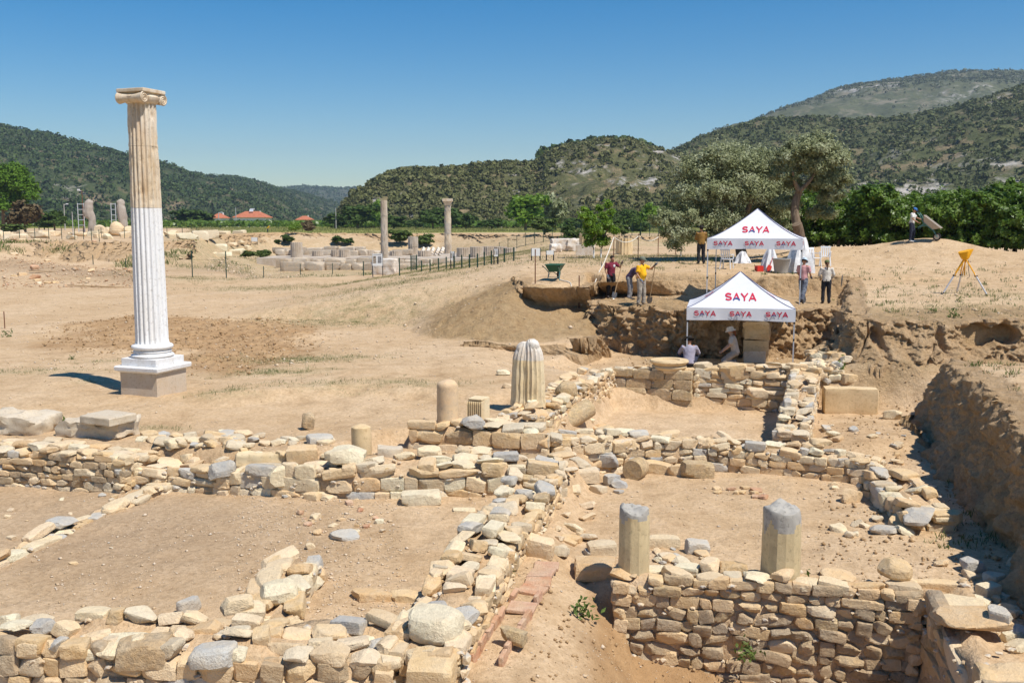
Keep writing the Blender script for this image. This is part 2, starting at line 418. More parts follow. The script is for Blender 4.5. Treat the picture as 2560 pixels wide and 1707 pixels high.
def blob(px, py, z, rx, ry):
    c = W(px, py, z); return np.exp(-((GX-c.x)/rx)**2-((GY-c.y)/ry)**2)
gs = np.zeros_like(GX)
GRASS = [(1130,700,.1,4,5,.9),(1160,740,.1,3.2,2.6,1),(900,800,0,4,2,.7),(1000,770,0,4,2.5,.7),(760,900,0,1.9,.9,1),(690,935,0,1.4,.6,1),(560,985,0,.8,.5,.8),
         (1010,975,-.1,1.6,.6,.6),(820,980,-.1,1.5,.6,.5),(390,1065,-.1,.6,.25,.9),(640,720,0,3,2.5,.6),(300,900,0,1.5,.5,.4),(60,925,0,2,.6,.5),(450,700,0,5,4,.5),(860,715,0,5,3,.5),
         (215,955,0,.4,.25,.7),(1500,680,1.7,4,4,.5),(1640,660,1.9,5,4,.6),(2380,760,1.65,2,1.2,.4),(2500,740,1.65,2,2,.4),(1260,660,.6,4,6,.8),(1420,655,1.3,4,5,.7)]
for px, py, z, rx, ry, s in GRASS: gs = np.maximum(gs, s*blob(px, py, z, rx, ry))
pxg = 1280+FPX*GX/np.maximum(GY, 1)
gs = np.maximum(gs, .75*sst(80, 95, GY)*(1-sst(150, 190, GY))*sst(380, 460, pxg)*(1-sst(1700, 1800, pxg)))
gattr('grass', gs)
gv = np.zeros_like(GX)
d, t = segd(W(20,650,.9), W(345,705,.15), GX, GY); gv = np.maximum(gv, np.exp(-(d/1.6)**2))
gv = np.maximum(gv, .85*blob(330,1340,-.8,3.2,3.0)); gv = np.maximum(gv, .7*blob(120,1250,-.8,2.6,1.6)); gv = np.maximum(gv, .6*blob(620,1300,-.8,.9,.9)); gv = np.maximum(gv, .55*blob(700,1240,-.8,1.2,.6))
gv = np.maximum(gv, .7*np.exp(-((GX+24)/6)**2-((GY-90)/9)**2))
gattr('gravel', gv); gattr('cut', cutmask(GX, GY))
gattr('field', sst(184, 192, GY+2*_w)*sst(500, 620, pxg)*(1-sst(1750, 1850, pxg))+sst(330, 350, GY))

# ------------------------------------------------------------------ cut earth faces
def bank(name, top, bot, nu, nv, lip=.7, amp=.12, seed=0, talus=.25, label=None, streak=1.0, back=None):
    """face between a top polyline and a bottom polyline; the first rows form a lip lying over the higher ground"""
    T = np.array([tuple(p) for p in top]); B = np.array([tuple(p) for p in bot])
    def res(P, n):
        L = np.concatenate([[0], np.cumsum(np.linalg.norm(np.diff(P[:, :2], axis=0), axis=1))]); s = np.linspace(0, L[-1], n)
        return np.stack([np.interp(s, L, P[:, k]) for k in range(3)], -1), s
    T, s = res(T, nu); B, _ = res(B, nu)
    tg = np.gradient(T[:, :2], axis=0); tg /= np.linalg.norm(tg, axis=1)[:, None]+1e-9
    nrm = np.stack([tg[:, 1], -tg[:, 0]], -1)                # to the open side: right of travel
    if lip < 2:
        T2 = Hraw(T[:, 0]-nrm[:, 0]*max(lip, .6)*1.15, T[:, 1]-nrm[:, 1]*max(lip, .6)*1.15); T[:, 2] = np.where(np.abs(T2-T[:, 2]) < .45, T2+.015, T[:, 2])
    nl = 7
    P = np.zeros((nu, nl+nv, 3))
    for k in range(nl):
        f = 1-k/nl
        P[:, k, :2] = T[:, :2]-nrm*lip*f; P[:, k, 2] = T[:, 2]-.05*f
    if lip > 0:
        base = Hraw(P[:, :nl, 0], P[:, :nl, 1])
        for k in range(nl):
            f = 1-k/nl
            P[:, k, 2] = np.maximum(base[:, k]+.012-(.05 if k == 0 else 0), T[:, 2]-.02-.05*f) if lip < 2 else base[:, k]-.03*(f > .8)+.015
    v = np.linspace(0, 1, nv)
    for k in range(nv):
        q = v[k]; hz = q**2.2*(1-talus)+talus*q**5 if talus > 0 else q
        hz = (1-talus)*q+talus*q**4
        P[:, nl+k, :2] = T[:, :2]*(1-hz)+B[:, :2]*hz
        P[:, nl+k, 2] = T[:, 2]*(1-q)+B[:, 2]*q
    hb = Hraw(P[:, -1, 0], P[:, -1, 1]); P[:, -1, 2] = hb-.1; P[:, -2, 2] = np.minimum(P[:, -2, 2], hb+.12); P[:, -3, 2] = np.where(P[:, -3, 2] < hb, hb+.16, P[:, -3, 2])
    P[:, nl:, 2] = np.maximum(P[:, nl:, 2], np.minimum(hb-.1, T[:, 2])[:, None])
    X, Y, Z = P[..., 0], P[..., 1], P[..., 2]
    ss = np.repeat(s[:, None], nl+nv, 1)
    dz = 1.1*(np.abs(fbm(X*1.7, Y*1.7, Z*1.9, seed=seed+33, o=5))-.35)+.30*fbm(X*8, Y*8, Z*7, seed=seed+44, o=3)+fbm(ss*.9, Z*.7*streak, seed=seed, o=3)*.55+fbm(ss*2.6, Z*1.9*streak+5, seed=seed+7, o=4)*.55+.42*np.abs(fbm(ss*6, Z*5, seed=seed+15, o=3))-.35*np.clip(fbm(ss*4.2, Z*.6*streak, seed=seed+25, o=2)-.35, 0, 1)
    wgt = np.ones(nl+nv)*amp; wgt[:nl] = np.linspace(0, amp*.8, nl); wgt[-1] = amp*.3
    P[..., 0] += nrm[:, None, 0]*dz*wgt[None]; P[..., 1] += nrm[:, None, 1]*dz*wgt[None]
    P[:, :nl+1, 2] += (.35*amp*fbm(ss*2.5, np.zeros_like(ss), seed=seed+3, o=3))[:, :nl+1]*np.concatenate([np.linspace(0, 1, nl), [1]])[None]
    o = grid_mesh(name, P, MATS['soil_cut']); tag(o, kind='structure'); return o
off = lambda pts, z, dx=0, dy=0: [(p[0]+dx, p[1]+dy, z) for p in pts]
# spoil bank at the right in front (long streaky face towards the rooms)
fb_top = [(11.6,25.2,.55), W(2365,905,.8), W(2425,945,.84), W(2480,985,.88), W(2560,1085,.86), (7.75,13.6,.86), (7.2,11.4,.8), (7.0,9.5,.8)]
fb_bot = [(10.6,24.6,-.35), W(2262,1088,-1), W(2330,1150,-1), W(2400,1250,-1), W(2555,1410,-1), (7.15,13.3,-1), (6.6,11.3,-1), (6.4,9.5,-1)]
bank('earth_bank', fb_top, fb_bot, 460, 74, lip=.75, amp=.16, seed=50, talus=.35)
# bank behind it, with hollows
rb = [(10.75,31.2,1.5), (10.0,29.0,1.3)]+[Vector((p[0], p[1], p[2] if len(p) > 2 else 1.45)) for p in RBANK_EDGE[3:8]]+[(19,25.6,1.5)]
rbb = [(10.1,31.0,.35), (9.4,28.4,.35), W(2140,905,.35), W(2190,928,.22), W(2306,919,.30), W(2400,905,.38), W(2560,900,.42), (18.8,25.0,.42)]
def dents(o, spots):
    me = o.data; n = len(me.vertices); co = np.empty(n*3, np.float32); me.vertices.foreach_get('co', co); co = co.reshape(-1, 3)
    for c, rx, rz, dep, dr in spots:
        g = ((co[:, 0]-c[0])/rx)**2+((co[:, 2]-c[2])/rz)**2
        m = dep*np.clip(1-g, 0, 1)**.5
        co[:, 0] += dr[0]*m; co[:, 1] += dr[1]*m
    me.vertices.foreach_set('co', co.ravel()); me.update()
b2 = bank('earth_bank', rb, rbb, 400, 60, lip=.7, amp=.19, seed=70, talus=.3)
dents(b2, [(WD(2478,848,26.5), .44, .34, 1.1, (.25,1)), (WD(2552,846,26.2), .35, .30, .9, (.2,1)), (WD(2370,840,26.6), .12, .5, .4, (0,1)), (WD(2215,850,26.8), .16, .6, .45, (.1,1))])
# trench: back wall, ledge front, right wall
bank('trench_wall', [W(1470,716,1.78), W(1500,706,1.80), (7.3,40.9,1.82), (10.8,40.9,1.82), (14.0,40.6,1.85)], [W(1478,744,1.12), W(1505,738,1.12), (7.3,40.4,1.12), (10.8,40.35,1.12), (13.7,40.1,1.12)], 240, 20, lip=.6, amp=.07, seed=90, talus=.2)
bank('trench_wall', [(13.95,40.8,1.86), (13.2,38.2,1.8), (12.3,35.5,1.72), (11.6,33.5,1.6), (10.7,31.0,1.5)], [(13.5,40.4,1.1), (12.7,38.0,1.1), (11.7,35.2,.9), (10.9,33.2,.1), (10.1,30.9,.2)], 200, 26, lip=.6, amp=.11, seed=95, talus=.2)
bank('trench_wall', [W(1476,752,1.2), W(1530,762,1.2), W(1596,769,1.18), W(1660,776,1.17), W(1760,778,1.16), W(1900,776,1.16), (12.2,35.2,1.18)], [(2.9,36.6,.3), (3.8,35.3,-.1), (4.6,34.5,-.4), (5.3,34.1,-.46), (6.7,33.9,-.48), (9.0,33.7,-.48), (11.7,34.2,-.3)], 380, 56, lip=.6, amp=.27, seed=110, talus=.45)
# upper cut of the mound and the low step before it
bank('mound_edge', [(.35,40.6,1.62), W(1292,716,1.76), W(1345,720,1.77), W(1400,719,1.77), W(1440,716,1.78), W(1474,722,1.70)], [(-.1,40.3,1.35), W(1296,752,1.15), W(1345,758,1.12), W(1400,757,1.12), W(1440,756,1.1), W(1480,760,1.05)], 200, 20, lip=.6, amp=.08, seed=130, talus=.35)
bank('low_step', [W(1150,862,.12), W(1215,858,.2), W(1300,852,.28), W(1390,845,.36), W(1450,846,.38), W(1505,838,.42)], [W(1160,878,-.08), W(1222,880,-.14), W(1300,884,-.16), W(1390,888,-.16), W(1460,892,-.16), W(1530,880,-.3)], 220, 18, lip=.6, amp=.10, seed=140, talus=.3)

far_t = [(px, 2.0) for px in (500,560,640,760,900,1050,1200,1350,1500,1640,1720)]
def farpt(px, z, off):
    y = 60.0
    f = lambda Y: float(np.interp(px, [-800, 480, 560, 700, 1100, 1500, 1800], [104, 106, 150, 184, 184, 150, 146]))
    Y = f(0)+off; return ((px-1280)/FPX*Y, Y, z)
bank('temple_bank', [farpt(px, 2.12, -5+1.5*math.sin(px*.03)) for px in range(560, 1730, 30)], [farpt(px, .7, -11+2*math.sin(px*.05)) for px in range(560, 1730, 30)], 500, 16, lip=5, amp=.55, seed=150, talus=.3)
bank('terrace_bank', [farpt(px, 2.1, -3+1.0*math.sin(px*.04)) for px in range(-60, 500, 25)], [farpt(px, .5, -11+1.5*math.sin(px*.06)) for px in range(-60, 500, 25)], 400, 16, lip=4, amp=.5, seed=160, talus=.25)
# ------------------------------------------------------------------ hills
def hill_mat(name, g1, g2, earth, rock, rs, rock_amt, fine):
    t = NT(name); p = t.pos()
    n = t.noise(p, rs*.35, 6, .65); n2 = t.noise(p, rs*1.6, 5, .7); n3 = t.noise(p, fine, 5, .7)
    c = t.mix(t.ramp(n2, [(.35, (0,0,0)), (.65, (1,1,1))]), g1+(1,), g2+(1,))
    c = t.mix(t.ramp(n3, [(.35, (.8,)*3), (.55, (0,)*3)]), c, tuple(v*.55 for v in g1)+(1,))
    c = t.mix(t.ramp(t.noise(p, rs*2.3, 5, .7), [(.52, (0,)*3), (.66, (.8,)*3)]), c, earth+(1,))
    rk = t.math('MULTIPLY', t.ramp(n, [(.56-rock_amt, (0,)*3), (.62-rock_amt, (1,)*3)]), t.ramp(t.noise(p, rs*2.4, 6, .75, (1,1,1.6)), [(.5, (0,)*3), (.58, (1,)*3)]))
    c = t.mix(rk, c, t.ramp(n3, [(.3, tuple(v*.6 for v in rock)), (.6, rock)]))
    return t.out(c, t.bump(t.math('ADD', n3, n2), .8, 2.0), .95)
hill_mat('hill_near', (.085,.088,.032), (.13,.125,.05), (.32,.23,.13), (.46,.42,.37), .05, .04, .35)
hill_mat('hill_right', (.065,.075,.026), (.10,.105,.04), (.26,.19,.11), (.45,.41,.36), .018, -.02, .22)
hill_mat('hill_far', (.07,.08,.036), (.11,.115,.055), (.24,.20,.14), (.48,.44,.40), .010, .02, .10)
hill_mat('hill_wood', (.040,.056,.020), (.065,.082,.028), (.26,.18,.11), (.42,.38,.33), .012, -.06, .12)
hill_mat('hill_distant', (.05,.065,.03), (.075,.085,.04), (.25,.19,.13), (.4,.36,.32), .01, -.08, .08)
FLOOR = 2.1
def hill(name, ridge, foot, back, mat, nu=260, nv=70, amp=6, sc=.02, seed=0, prof=1.25, drop=0):
    rp = np.array(ridge, float); px = np.linspace(rp[0,0], rp[-1,0], nu)
    py = np.interp(px, rp[:,0], rp[:,1])+drop; D = np.interp(px, rp[:,0], rp[:,2])
    ft = np.interp(px, [f[0] for f in foot], [f[1] for f in foot])
    zr = np.array([WD(a, b, d).z for a, b, d in zip(px, py, D)])
    v = np.concatenate([np.linspace(0, 1, nv), 1+np.linspace(.05, 1, 10)])
    P = np.zeros((nu, len(v), 3))
    for k, q in enumerate(v):
        if q <= 1: d = ft+(D-ft)*q; f = np.sin(q*math.pi/2)**prof
        else: d = D+back*(q-1); f = 1-(q-1)**1.5
        P[:, k, 0] = (px-1280)/FPX*d; P[:, k, 1] = d; P[:, k, 2] = FLOOR-1.5+(zr-FLOOR+1.5)*f
    n = fbm(P[...,0]*sc, P[...,1]*sc, seed=seed, o=5)
    w = np.sin(np.clip(v, 0, 1)*math.pi)**.7*(1-np.clip(v, 0, 1))**.6*1.25
    P[..., 2] += n*amp*w[None]+.12*amp*fbm(P[...,0]*sc*6, P[...,1]*sc*6, seed=seed+9, o=3)
    o = grid_mesh(name, P, MATS[mat]); tag(o, kind='structure'); return o, P
R_LEFT = [(-500,300,1300),(-120,305,1300),(0,322,1300),(60,329,1300),(130,345,1320),(200,360,1340),(300,384,1380),(400,404,1450),(520,428,1600),(600,432,1700),(650,444,1800),(700,460,1950),(760,473,2200),(830,492,2400),(900,520,2400)]
R_DIST = [(560,492,3600),(700,476,3600),(760,471,3600),(800,473,3600),(860,476,3600),(920,474,3600),(1000,480,3600),(1150,500,3600)]
R_MID = [(835,566,430),(850,530,440),(862,512,450),(885,482,470),(925,456,500),(975,434,520),(1010,419,540),(1080,421,550),(1180,413,560),(1230,408,570),(1300,404,580),(1342,407,590),(1362,386,600),(1400,372,610),(1450,362,620),(1500,356,630),(1580,353,640),(1612,366,650),(1650,374,650),(1700,392,650),(1760,410,650),(1900,450,650),(2100,520,650)]
R_RNEAR = [(1480,520,760),(1600,440,800),(1680,385,840),(1740,352,880),(1900,318,920),(2000,316,930),(2100,322,930),(2200,314,930),(2330,292,930),(2450,262,930),(2560,228,930),(2800,170,930),(3200,120,930)]
R_RFAR = [(1560,470,1700),(1690,376,1750),(1750,346,1800),(1850,312,1850),(1950,274,1900),(2050,238,1950),(2150,212,2000),(2250,194,2000),(2320,187,2000),(2400,181,2000),(2480,183,2000),(2560,191,2000),(2700,210,2000),(3100,260,2000)]
h_left, P_left = hill('hill_left', R_LEFT, [(-500,620),(300,640),(700,900),(900,1500)], 500, 'hill_wood', amp=16, sc=.006, seed=200, drop=17)
h_dist, P_dist = hill('hill_distant', R_DIST, [(560,2300),(1150,2300)], 600, 'hill_distant', nu=120, nv=40, amp=14, sc=.004, seed=210)
h_mid, P_mid = hill('hill_middle', R_MID, [(835,360),(1200,340),(1700,330),(2100,360)], 260, 'hill_near', nu=420, nv=110, amp=7, sc=.02, seed=221, prof=1.15, drop=14)
h_rn, P_rn = hill('hill_right', R_RNEAR, [(1480,420),(2000,400),(3200,380)], 500, 'hill_right', amp=12, sc=.009, seed=230, prof=1.1, drop=9)
h_rf, P_rf = hill('hill_far_right', R_RFAR, [(1560,1100),(3100,1100)], 700, 'hill_far', amp=22, sc=.005, seed=240, drop=8)

# ------------------------------------------------------------------ foliage
def leaf_mat(name, dark, mid, light, sc=3.0, trans=.25, rough=.6):
    t = NT(name); p = t.pos()
    c = t.ramp(t.noise(p, sc, 3, .6), [(.28, dark), (.5, mid), (.74, light)])
    c2 = t.ramp(t.noise(p, sc*9, 2, .5), [(.3, (.6,.6,.6)), (.7, (1.25,1.25,1.2))])
    c = t.mix(1.0, c, c2, 'MULTIPLY')
    t.out(c, None, rough); t.b.inputs['Specular IOR Level'].default_value = .15 if rough > .45 else .4
    tr = t.node('ShaderNodeBsdfTranslucent'); t.l.new(c, tr.inputs['Color'])
    mx = t.node('ShaderNodeMixShader'); mx.inputs[0].default_value = trans
    t.l.new(t.b.outputs[0], mx.inputs[1]); t.l.new(tr.outputs[0], mx.inputs[2])
    t.l.new(mx.outputs[0], t.n['Material Output'].inputs['Surface']); return t.m
leaf_mat('scrub_near', (.085,.092,.030), (.14,.145,.050), (.22,.20,.085), .12, .1)
leaf_mat('scrub_right', (.060,.075,.026), (.098,.115,.040), (.16,.16,.062), .05, .1)
leaf_mat('scrub_far', (.075,.088,.04), (.11,.125,.058), (.16,.165,.08), .03, .1)
leaf_mat('pine_wood', (.034,.058,.018), (.060,.094,.026), (.105,.140,.040), .05, .1)
leaf_mat('citrus_leaf', (.055,.105,.014), (.125,.215,.024), (.25,.34,.055), 1.6, .35, .4)
leaf_mat('olive_leaf', (.17,.19,.085), (.32,.345,.18), (.58,.60,.42), 1.4, .30, .5)
leaf_mat('bright_leaf', (.11,.20,.018), (.20,.33,.032), (.30,.44,.075), 3, .45, .45)
leaf_mat('dark_leaf', (.045,.080,.018), (.075,.125,.026), (.13,.18,.045), 1.5, .3)
leaf_mat('pine_leaf', (.06,.13,.010), (.11,.21,.018), (.18,.29,.04), 1.2, .3)
leaf_mat('dry_leaf', (.08,.06,.03), (.14,.10,.05), (.20,.15,.08), 1.5, .1)
leaf_mat('grass_blade', (.10,.13,.03), (.20,.21,.07), (.36,.31,.14), 1.2, .25)
leaf_mat('weed_leaf', (.06,.10,.02), (.11,.16,.035), (.20,.24,.08), 3, .25)
def bark(name, a, b):
    t = NT(name); p = t.obj(); n = t.noise(p, 5, 5, .7, (2,2,.4)); return t.out(t.ramp(n, [(.3, a), (.7, b)]), t.bump(n, .8, .03), .9)
bark('bark', (.10,.065,.04), (.26,.19,.13)); bark('bark_grey', (.16,.13,.10), (.34,.29,.24)); bark('lime_wash', (.60,.60,.58), (.80,.80,.78))

def cards(C, N, size, rs, ratio=.55, jit=.6):
    """leaf-like quads at C facing about N; size (n,)"""
    n = len(C); N = N+rs.normal(0, jit, (n,3)); N /= np.linalg.norm(N, axis=1)[:,None]+1e-9
    a = rs.normal(0, 1, (n,3)); a -= N*(a*N).sum(1)[:,None]; a /= np.linalg.norm(a, axis=1)[:,None]+1e-9
    b = np.cross(N, a); s = size[:,None]
    V = np.stack([C-a*s*.5, C+b*s*ratio*.5+a*s*.05, C+a*s*.5, C-b*s*ratio*.5+a*s*.05], 1).reshape(-1,3)
    return V, np.arange(n*4).reshape(-1,4)
def scatter_scrub(name, P, n, smin, smax, mat, seed, cn=14, label=None, tall=1.0, vmin=0, vmax=1.02, mask=None, ridge=0):
    rs = np.random.RandomState(seed); nu, nv = P.shape[:2]; nvv = nv-10
    u = rs.uniform(0, nu-1.001, n*3); v = rs.uniform(vmin, vmax, n*3)*(nvv-1)
    v = np.clip(v, 0, nv-1.001)
    iu = u.astype(int); iv = v.astype(int); fu = (u-iu)[:,None]; fv = (v-iv)[:,None]
    Q = (P[iu,iv]*(1-fu)+P[iu+1,iv]*fu)*(1-fv)+(P[iu,iv+1]*(1-fu)+P[iu+1,iv+1]*fu)*fv
    keep = rs.rand(n*3) < np.clip(Q[:,1]/Q[:,1].max(), .35, 1)
    if mask is not None: keep &= mask(Q, rs)
    Q = Q[keep][:n]; m = len(Q)
    sz = rs.uniform(smin, smax, m)*rs.uniform(.7, 1.25, m)
    th = rs.uniform(0, 2*math.pi, (m, cn)); ph = np.arccos(rs.uniform(-.05, 1, (m, cn)))
    N = np.stack([np.sin(ph)*np.cos(th), np.sin(ph)*np.sin(th), np.cos(ph)], -1)
    C = Q[:,None,:]+N*(sz[:,None]*.5*rs.uniform(.75, 1.1, (m, cn)))[...,None]*np.array([1,1,tall])
    C[...,2] += sz[:,None]*.22*tall
    V, F = cards(C.reshape(-1,3), N.reshape(-1,3), np.repeat(sz, cn)*rs.uniform(.32, .62, m*cn), rs, .8, .3)
    o = raw_mesh(name, V, F, MATS[mat]); tag(o, label, 'scrub' if 'scrub' in name else 'woodland', None, 'stuff'); return o
def rocky(Q, rs, sc=.02, th=.05): return vn(Q[:,0]*sc, Q[:,1]*sc, Q[:,2]*sc*2, seed=77)+rs.normal(0, .25, len(Q)) > -th*4
scatter_scrub('hillside_scrub', P_mid, 8500, 1.1, 3.2, 'scrub_near', 1, 20, 'olive green scrub dotted over the rocky middle hill', mask=lambda Q, rs: rocky(Q, rs, .025, .03))
scatter_scrub('hilltop_pine_wood', P_mid, 110, 5.0, 8, 'pine_wood', 2, 60, 'dark pines crowning the summit of the middle hill', tall=1.0, vmin=.93, vmax=1.0, mask=lambda Q, rs: (1280+FPX*Q[:,0]/Q[:,1] > 1345) & (1280+FPX*Q[:,0]/Q[:,1] < 1625))
scatter_scrub('hillside_scrub', P_rn, 13000, 1.6, 4.6, 'scrub_right', 3, 13, 'dark scrub covering the near slope of the right hill')
scatter_scrub('hillside_scrub', P_rf, 9000, 3, 7, 'scrub_far', 4, 9, 'thin greyish scrub over the far rocky hill on the right', mask=lambda Q, rs: rocky(Q, rs, .008, .02))
scatter_scrub('hillside_wood', P_left, 17000, 2.6, 6.2, 'pine_wood', 5, 10, 'pine wood clothing the whole hill on the left', tall=1.3)
scatter_scrub('hillside_wood', P_dist, 2200, 8, 14, 'pine_wood', 6, 8, 'faint wood on the most distant blue hill', tall=1.0)
# ------------------------------------------------------------------ stones
def stone_mat(name, ramp, top=None, soilmix=.30, spots=.14):
    t = NT(name); p = t.obj(); r = t.rand(); g = t.pos()
    base = t.ramp(r, ramp)
    n = t.noise(g, 4.5, 5, .65); n2 = t.noise(g, 17, 5, .7); n3 = t.noise(g, 60, 3, .6)
    c = t.mix(t.ramp(n, [(.35, (0,)*3), (.7, (.55,)*3)]), base, (.72,.59,.41,1))
    c = t.mix(t.math('MULTIPLY', t.ramp(n2, [(.42, (1,)*3), (.6, (0,)*3)]), spots), c, (.25,.19,.13,1))
    c = t.mix(t.math('MULTIPLY', t.ramp(t.noise(g, 2.6, 4, .6), [(.45, (0,)*3), (.62, (1,)*3)]), soilmix), c, (.56,.38,.205,1))
    h = t.math('ADD', t.math('MULTIPLY', n2, 1.0), t.math('MULTIPLY', n3, .35))
    h = t.math('ADD', h, t.math('MULTIPLY', n, .8))
    return t.out(c, t.bump(h, .85, .035), .9)
TAN = [(.0,(0.63,0.41,0.19)), (.25,(0.73,0.51,0.26)), (.5,(0.80,0.57,0.32)), (.7,(0.61,0.39,0.19)), (.85,(0.73,0.47,0.22)), (1,(0.84,0.64,0.40))]
MIXD = [(.0,(0.68,0.46,0.22)), (.2,(0.77,0.56,0.32)), (.4,(0.63,0.52,0.35)), (.55,(0.82,0.63,0.40)), (.7,(0.69,0.48,0.26)), (.85,(0.53,0.46,0.34)), (1,(0.84,0.67,0.44))]
PALE = [(.0,(0.84,0.69,0.44)), (.3,(0.80,0.59,0.35)), (.55,(0.84,0.76,0.53)), (.75,(0.70,0.59,0.42)), (1,(0.84,0.63,0.40))]
GREY = [(.0,(.42,.41,.38)), (.5,(.53,.51,.46)), (1,(.38,.38,.37))]
stone_mat('stone_tan', TAN); stone_mat('stone_mixed', MIXD); stone_mat('stone_pale', PALE, soilmix=.2, spots=.2); stone_mat('stone_grey', GREY, soilmix=.12)
stone_mat('stone_ochre', [(0,(.52,.35,.16)), (.5,(.56,.41,.21)), (1,(.49,.33,.17))], soilmix=.4, spots=.55)
stone_mat('terracotta', [(0,(.52,.22,.11)), (.5,(.58,.29,.16)), (1,(.60,.36,.24))], soilmix=.35)
stone_mat('stone_dark', [(0,(.36,.25,.14)), (.5,(.43,.32,.19)), (1,(.33,.25,.17))], soilmix=.5, spots=.5)

t = NT('stone_rubble'); g = t.pos(); c = t.ramp(t.noise(g, 9, 2, .5), [(.25,(.42,.29,.16)), (.4,(.58,.43,.26)), (.5,(.66,.53,.37)), (.6,(.46,.42,.36)), (.72,(.60,.41,.23))]); t.out(c, t.bump(t.noise(g, 50, 3), .5, .02), .9)
def unit_stone(seed, kind):
    rs = np.random.RandomState(seed); n = 7
    V = []; idx = {}; F = []
    def vid(p):
        k = tuple(np.round(p, 4))
        if k not in idx: idx[k] = len(V); V.append(p)
        return idx[k]
    ls = np.linspace(-1, 1, n)
    for ax in range(3):
        for sg in (-1, 1):
            for i in range(n-1):
                for j in range(n-1):
                    q = []
                    for a, b in ((i,j),(i+1,j),(i+1,j+1),(i,j+1)):
                        p = np.zeros(3); p[ax] = sg; p[(ax+1)%3] = ls[a]; p[(ax+2)%3] = ls[b]; q.append(vid(p))
                    F.append(q if sg > 0 else q[::-1])
    V = np.array(V)
    pw = {'block': 16, 'rubble': 6.0, 'slab': 10, 'round': 2.8}[kind]
    L = (np.abs(V)**pw).sum(1)**(1/pw); V = V/L[:,None]
    cuts = {'block': 7, 'rubble': 13, 'slab': 10, 'round': 6}[kind]
    for _ in range(cuts):
        d = rs.normal(0, 1, 3); 
        if kind == 'slab': d[2] *= .25
        d /= np.linalg.norm(d)
        if kind in ('block', 'slab') and rs.rand() < .6: d = np.sign(d)*np.array([1, 1, .5 if kind == 'slab' else 1])*rs.uniform(.5, 1, 3); d /= np.linalg.norm(d)
        lim = (V@d).max()*rs.uniform(*{'block': (.82,.96), 'rubble': (.62,.92), 'slab': (.68,.93), 'round': (.72,.95)}[kind])
        e = V@d-lim; V = V-np.outer(np.clip(e, 0, None), d)
    am = {'block': .04, 'rubble': .055, 'slab': .045, 'round': .06}[kind]
    for k, f in ((0,1.3), (1,3.1)):
        D = np.stack([vn(V[:,0]*f+seed*3.1+i*11, V[:,1]*f+seed, V[:,2]*f+i*5+seed*.7, seed=300+k) for i in range(3)], 1)
        V = V+D*am*(1.0 if k == 0 else .55)
    mn, mx = V.min(0), V.max(0); V = (V-(mn+mx)/2)/(mx-mn)
    me = bpy.data.meshes.new('stone_'+kind); me.from_pydata(V.tolist(), [], F); me.update()
    me.polygons.foreach_set('use_smooth', [True]*len(F)); me.set_sharp_from_angle(angle=R(13))
    return me
LIB = {k: [unit_stone(100*i+s, k) for s in range(c)] for i, (k, c) in enumerate((('block', 12), ('rubble', 16), ('slab', 12), ('round', 8)))}
def small_stone(seed):
    bm = bmesh.new(); bmesh.ops.create_icosphere(bm, subdivisions=1, radius=.5); rs = np.random.RandomState(seed)
    for v in bm.verts: v.co *= rs.uniform(.75, 1.15)
    me = bpy.data.meshes.new('small'); bm.to_mesh(me); bm.free(); return me
SMALL = [small_stone(i) for i in range(8)]
_matcopies = {}
def stone_me(kind, mat, r=rnd):
    i = r.randrange(len(LIB[kind])); k = (kind, i, mat)
    if k not in _matcopies:
        m = LIB[kind][i].copy(); m.materials.clear(); m.materials.append(MATS[mat]); _matcopies[k] = m
    return _matcopies[k]
def pick(ws, r=rnd):
    t = r.uniform(0, sum(w for _, w in ws))
    for n, w in ws:
        t -= w
        if t <= 0: return n
    return ws[-1][0]
def place_stone(parent, p, dims, yaw, mats, kinds, r=rnd, tilt=.05, name='stone'):
    kind = pick(kinds, r) if not isinstance(kinds, str) else kinds
    mat = pick(mats, r) if not isinstance(mats, str) else mats
    flip = r.choice((0, math.pi))
    base = parent.location if parent is not None else Vector((0,0,0))
    M = Matrix.Rotation(yaw+flip, 3, 'Z')@Euler((r.gauss(0, tilt), r.gauss(0, tilt), 0)).to_matrix()@Matrix.Rotation(r.choice((0, math.pi)), 3, 'X')
    return inst(name, stone_me(kind, mat, r), parent, Vector(p)-base, M.to_euler(), dims)
STD = [('stone_tan', 6), ('stone_mixed', 3), ('stone_pale', 4), ('stone_grey', 1.3)]
TOPM = [('stone_pale', 5), ('stone_mixed', 3), ('stone_tan', 4), ('stone_grey', 1.6)]

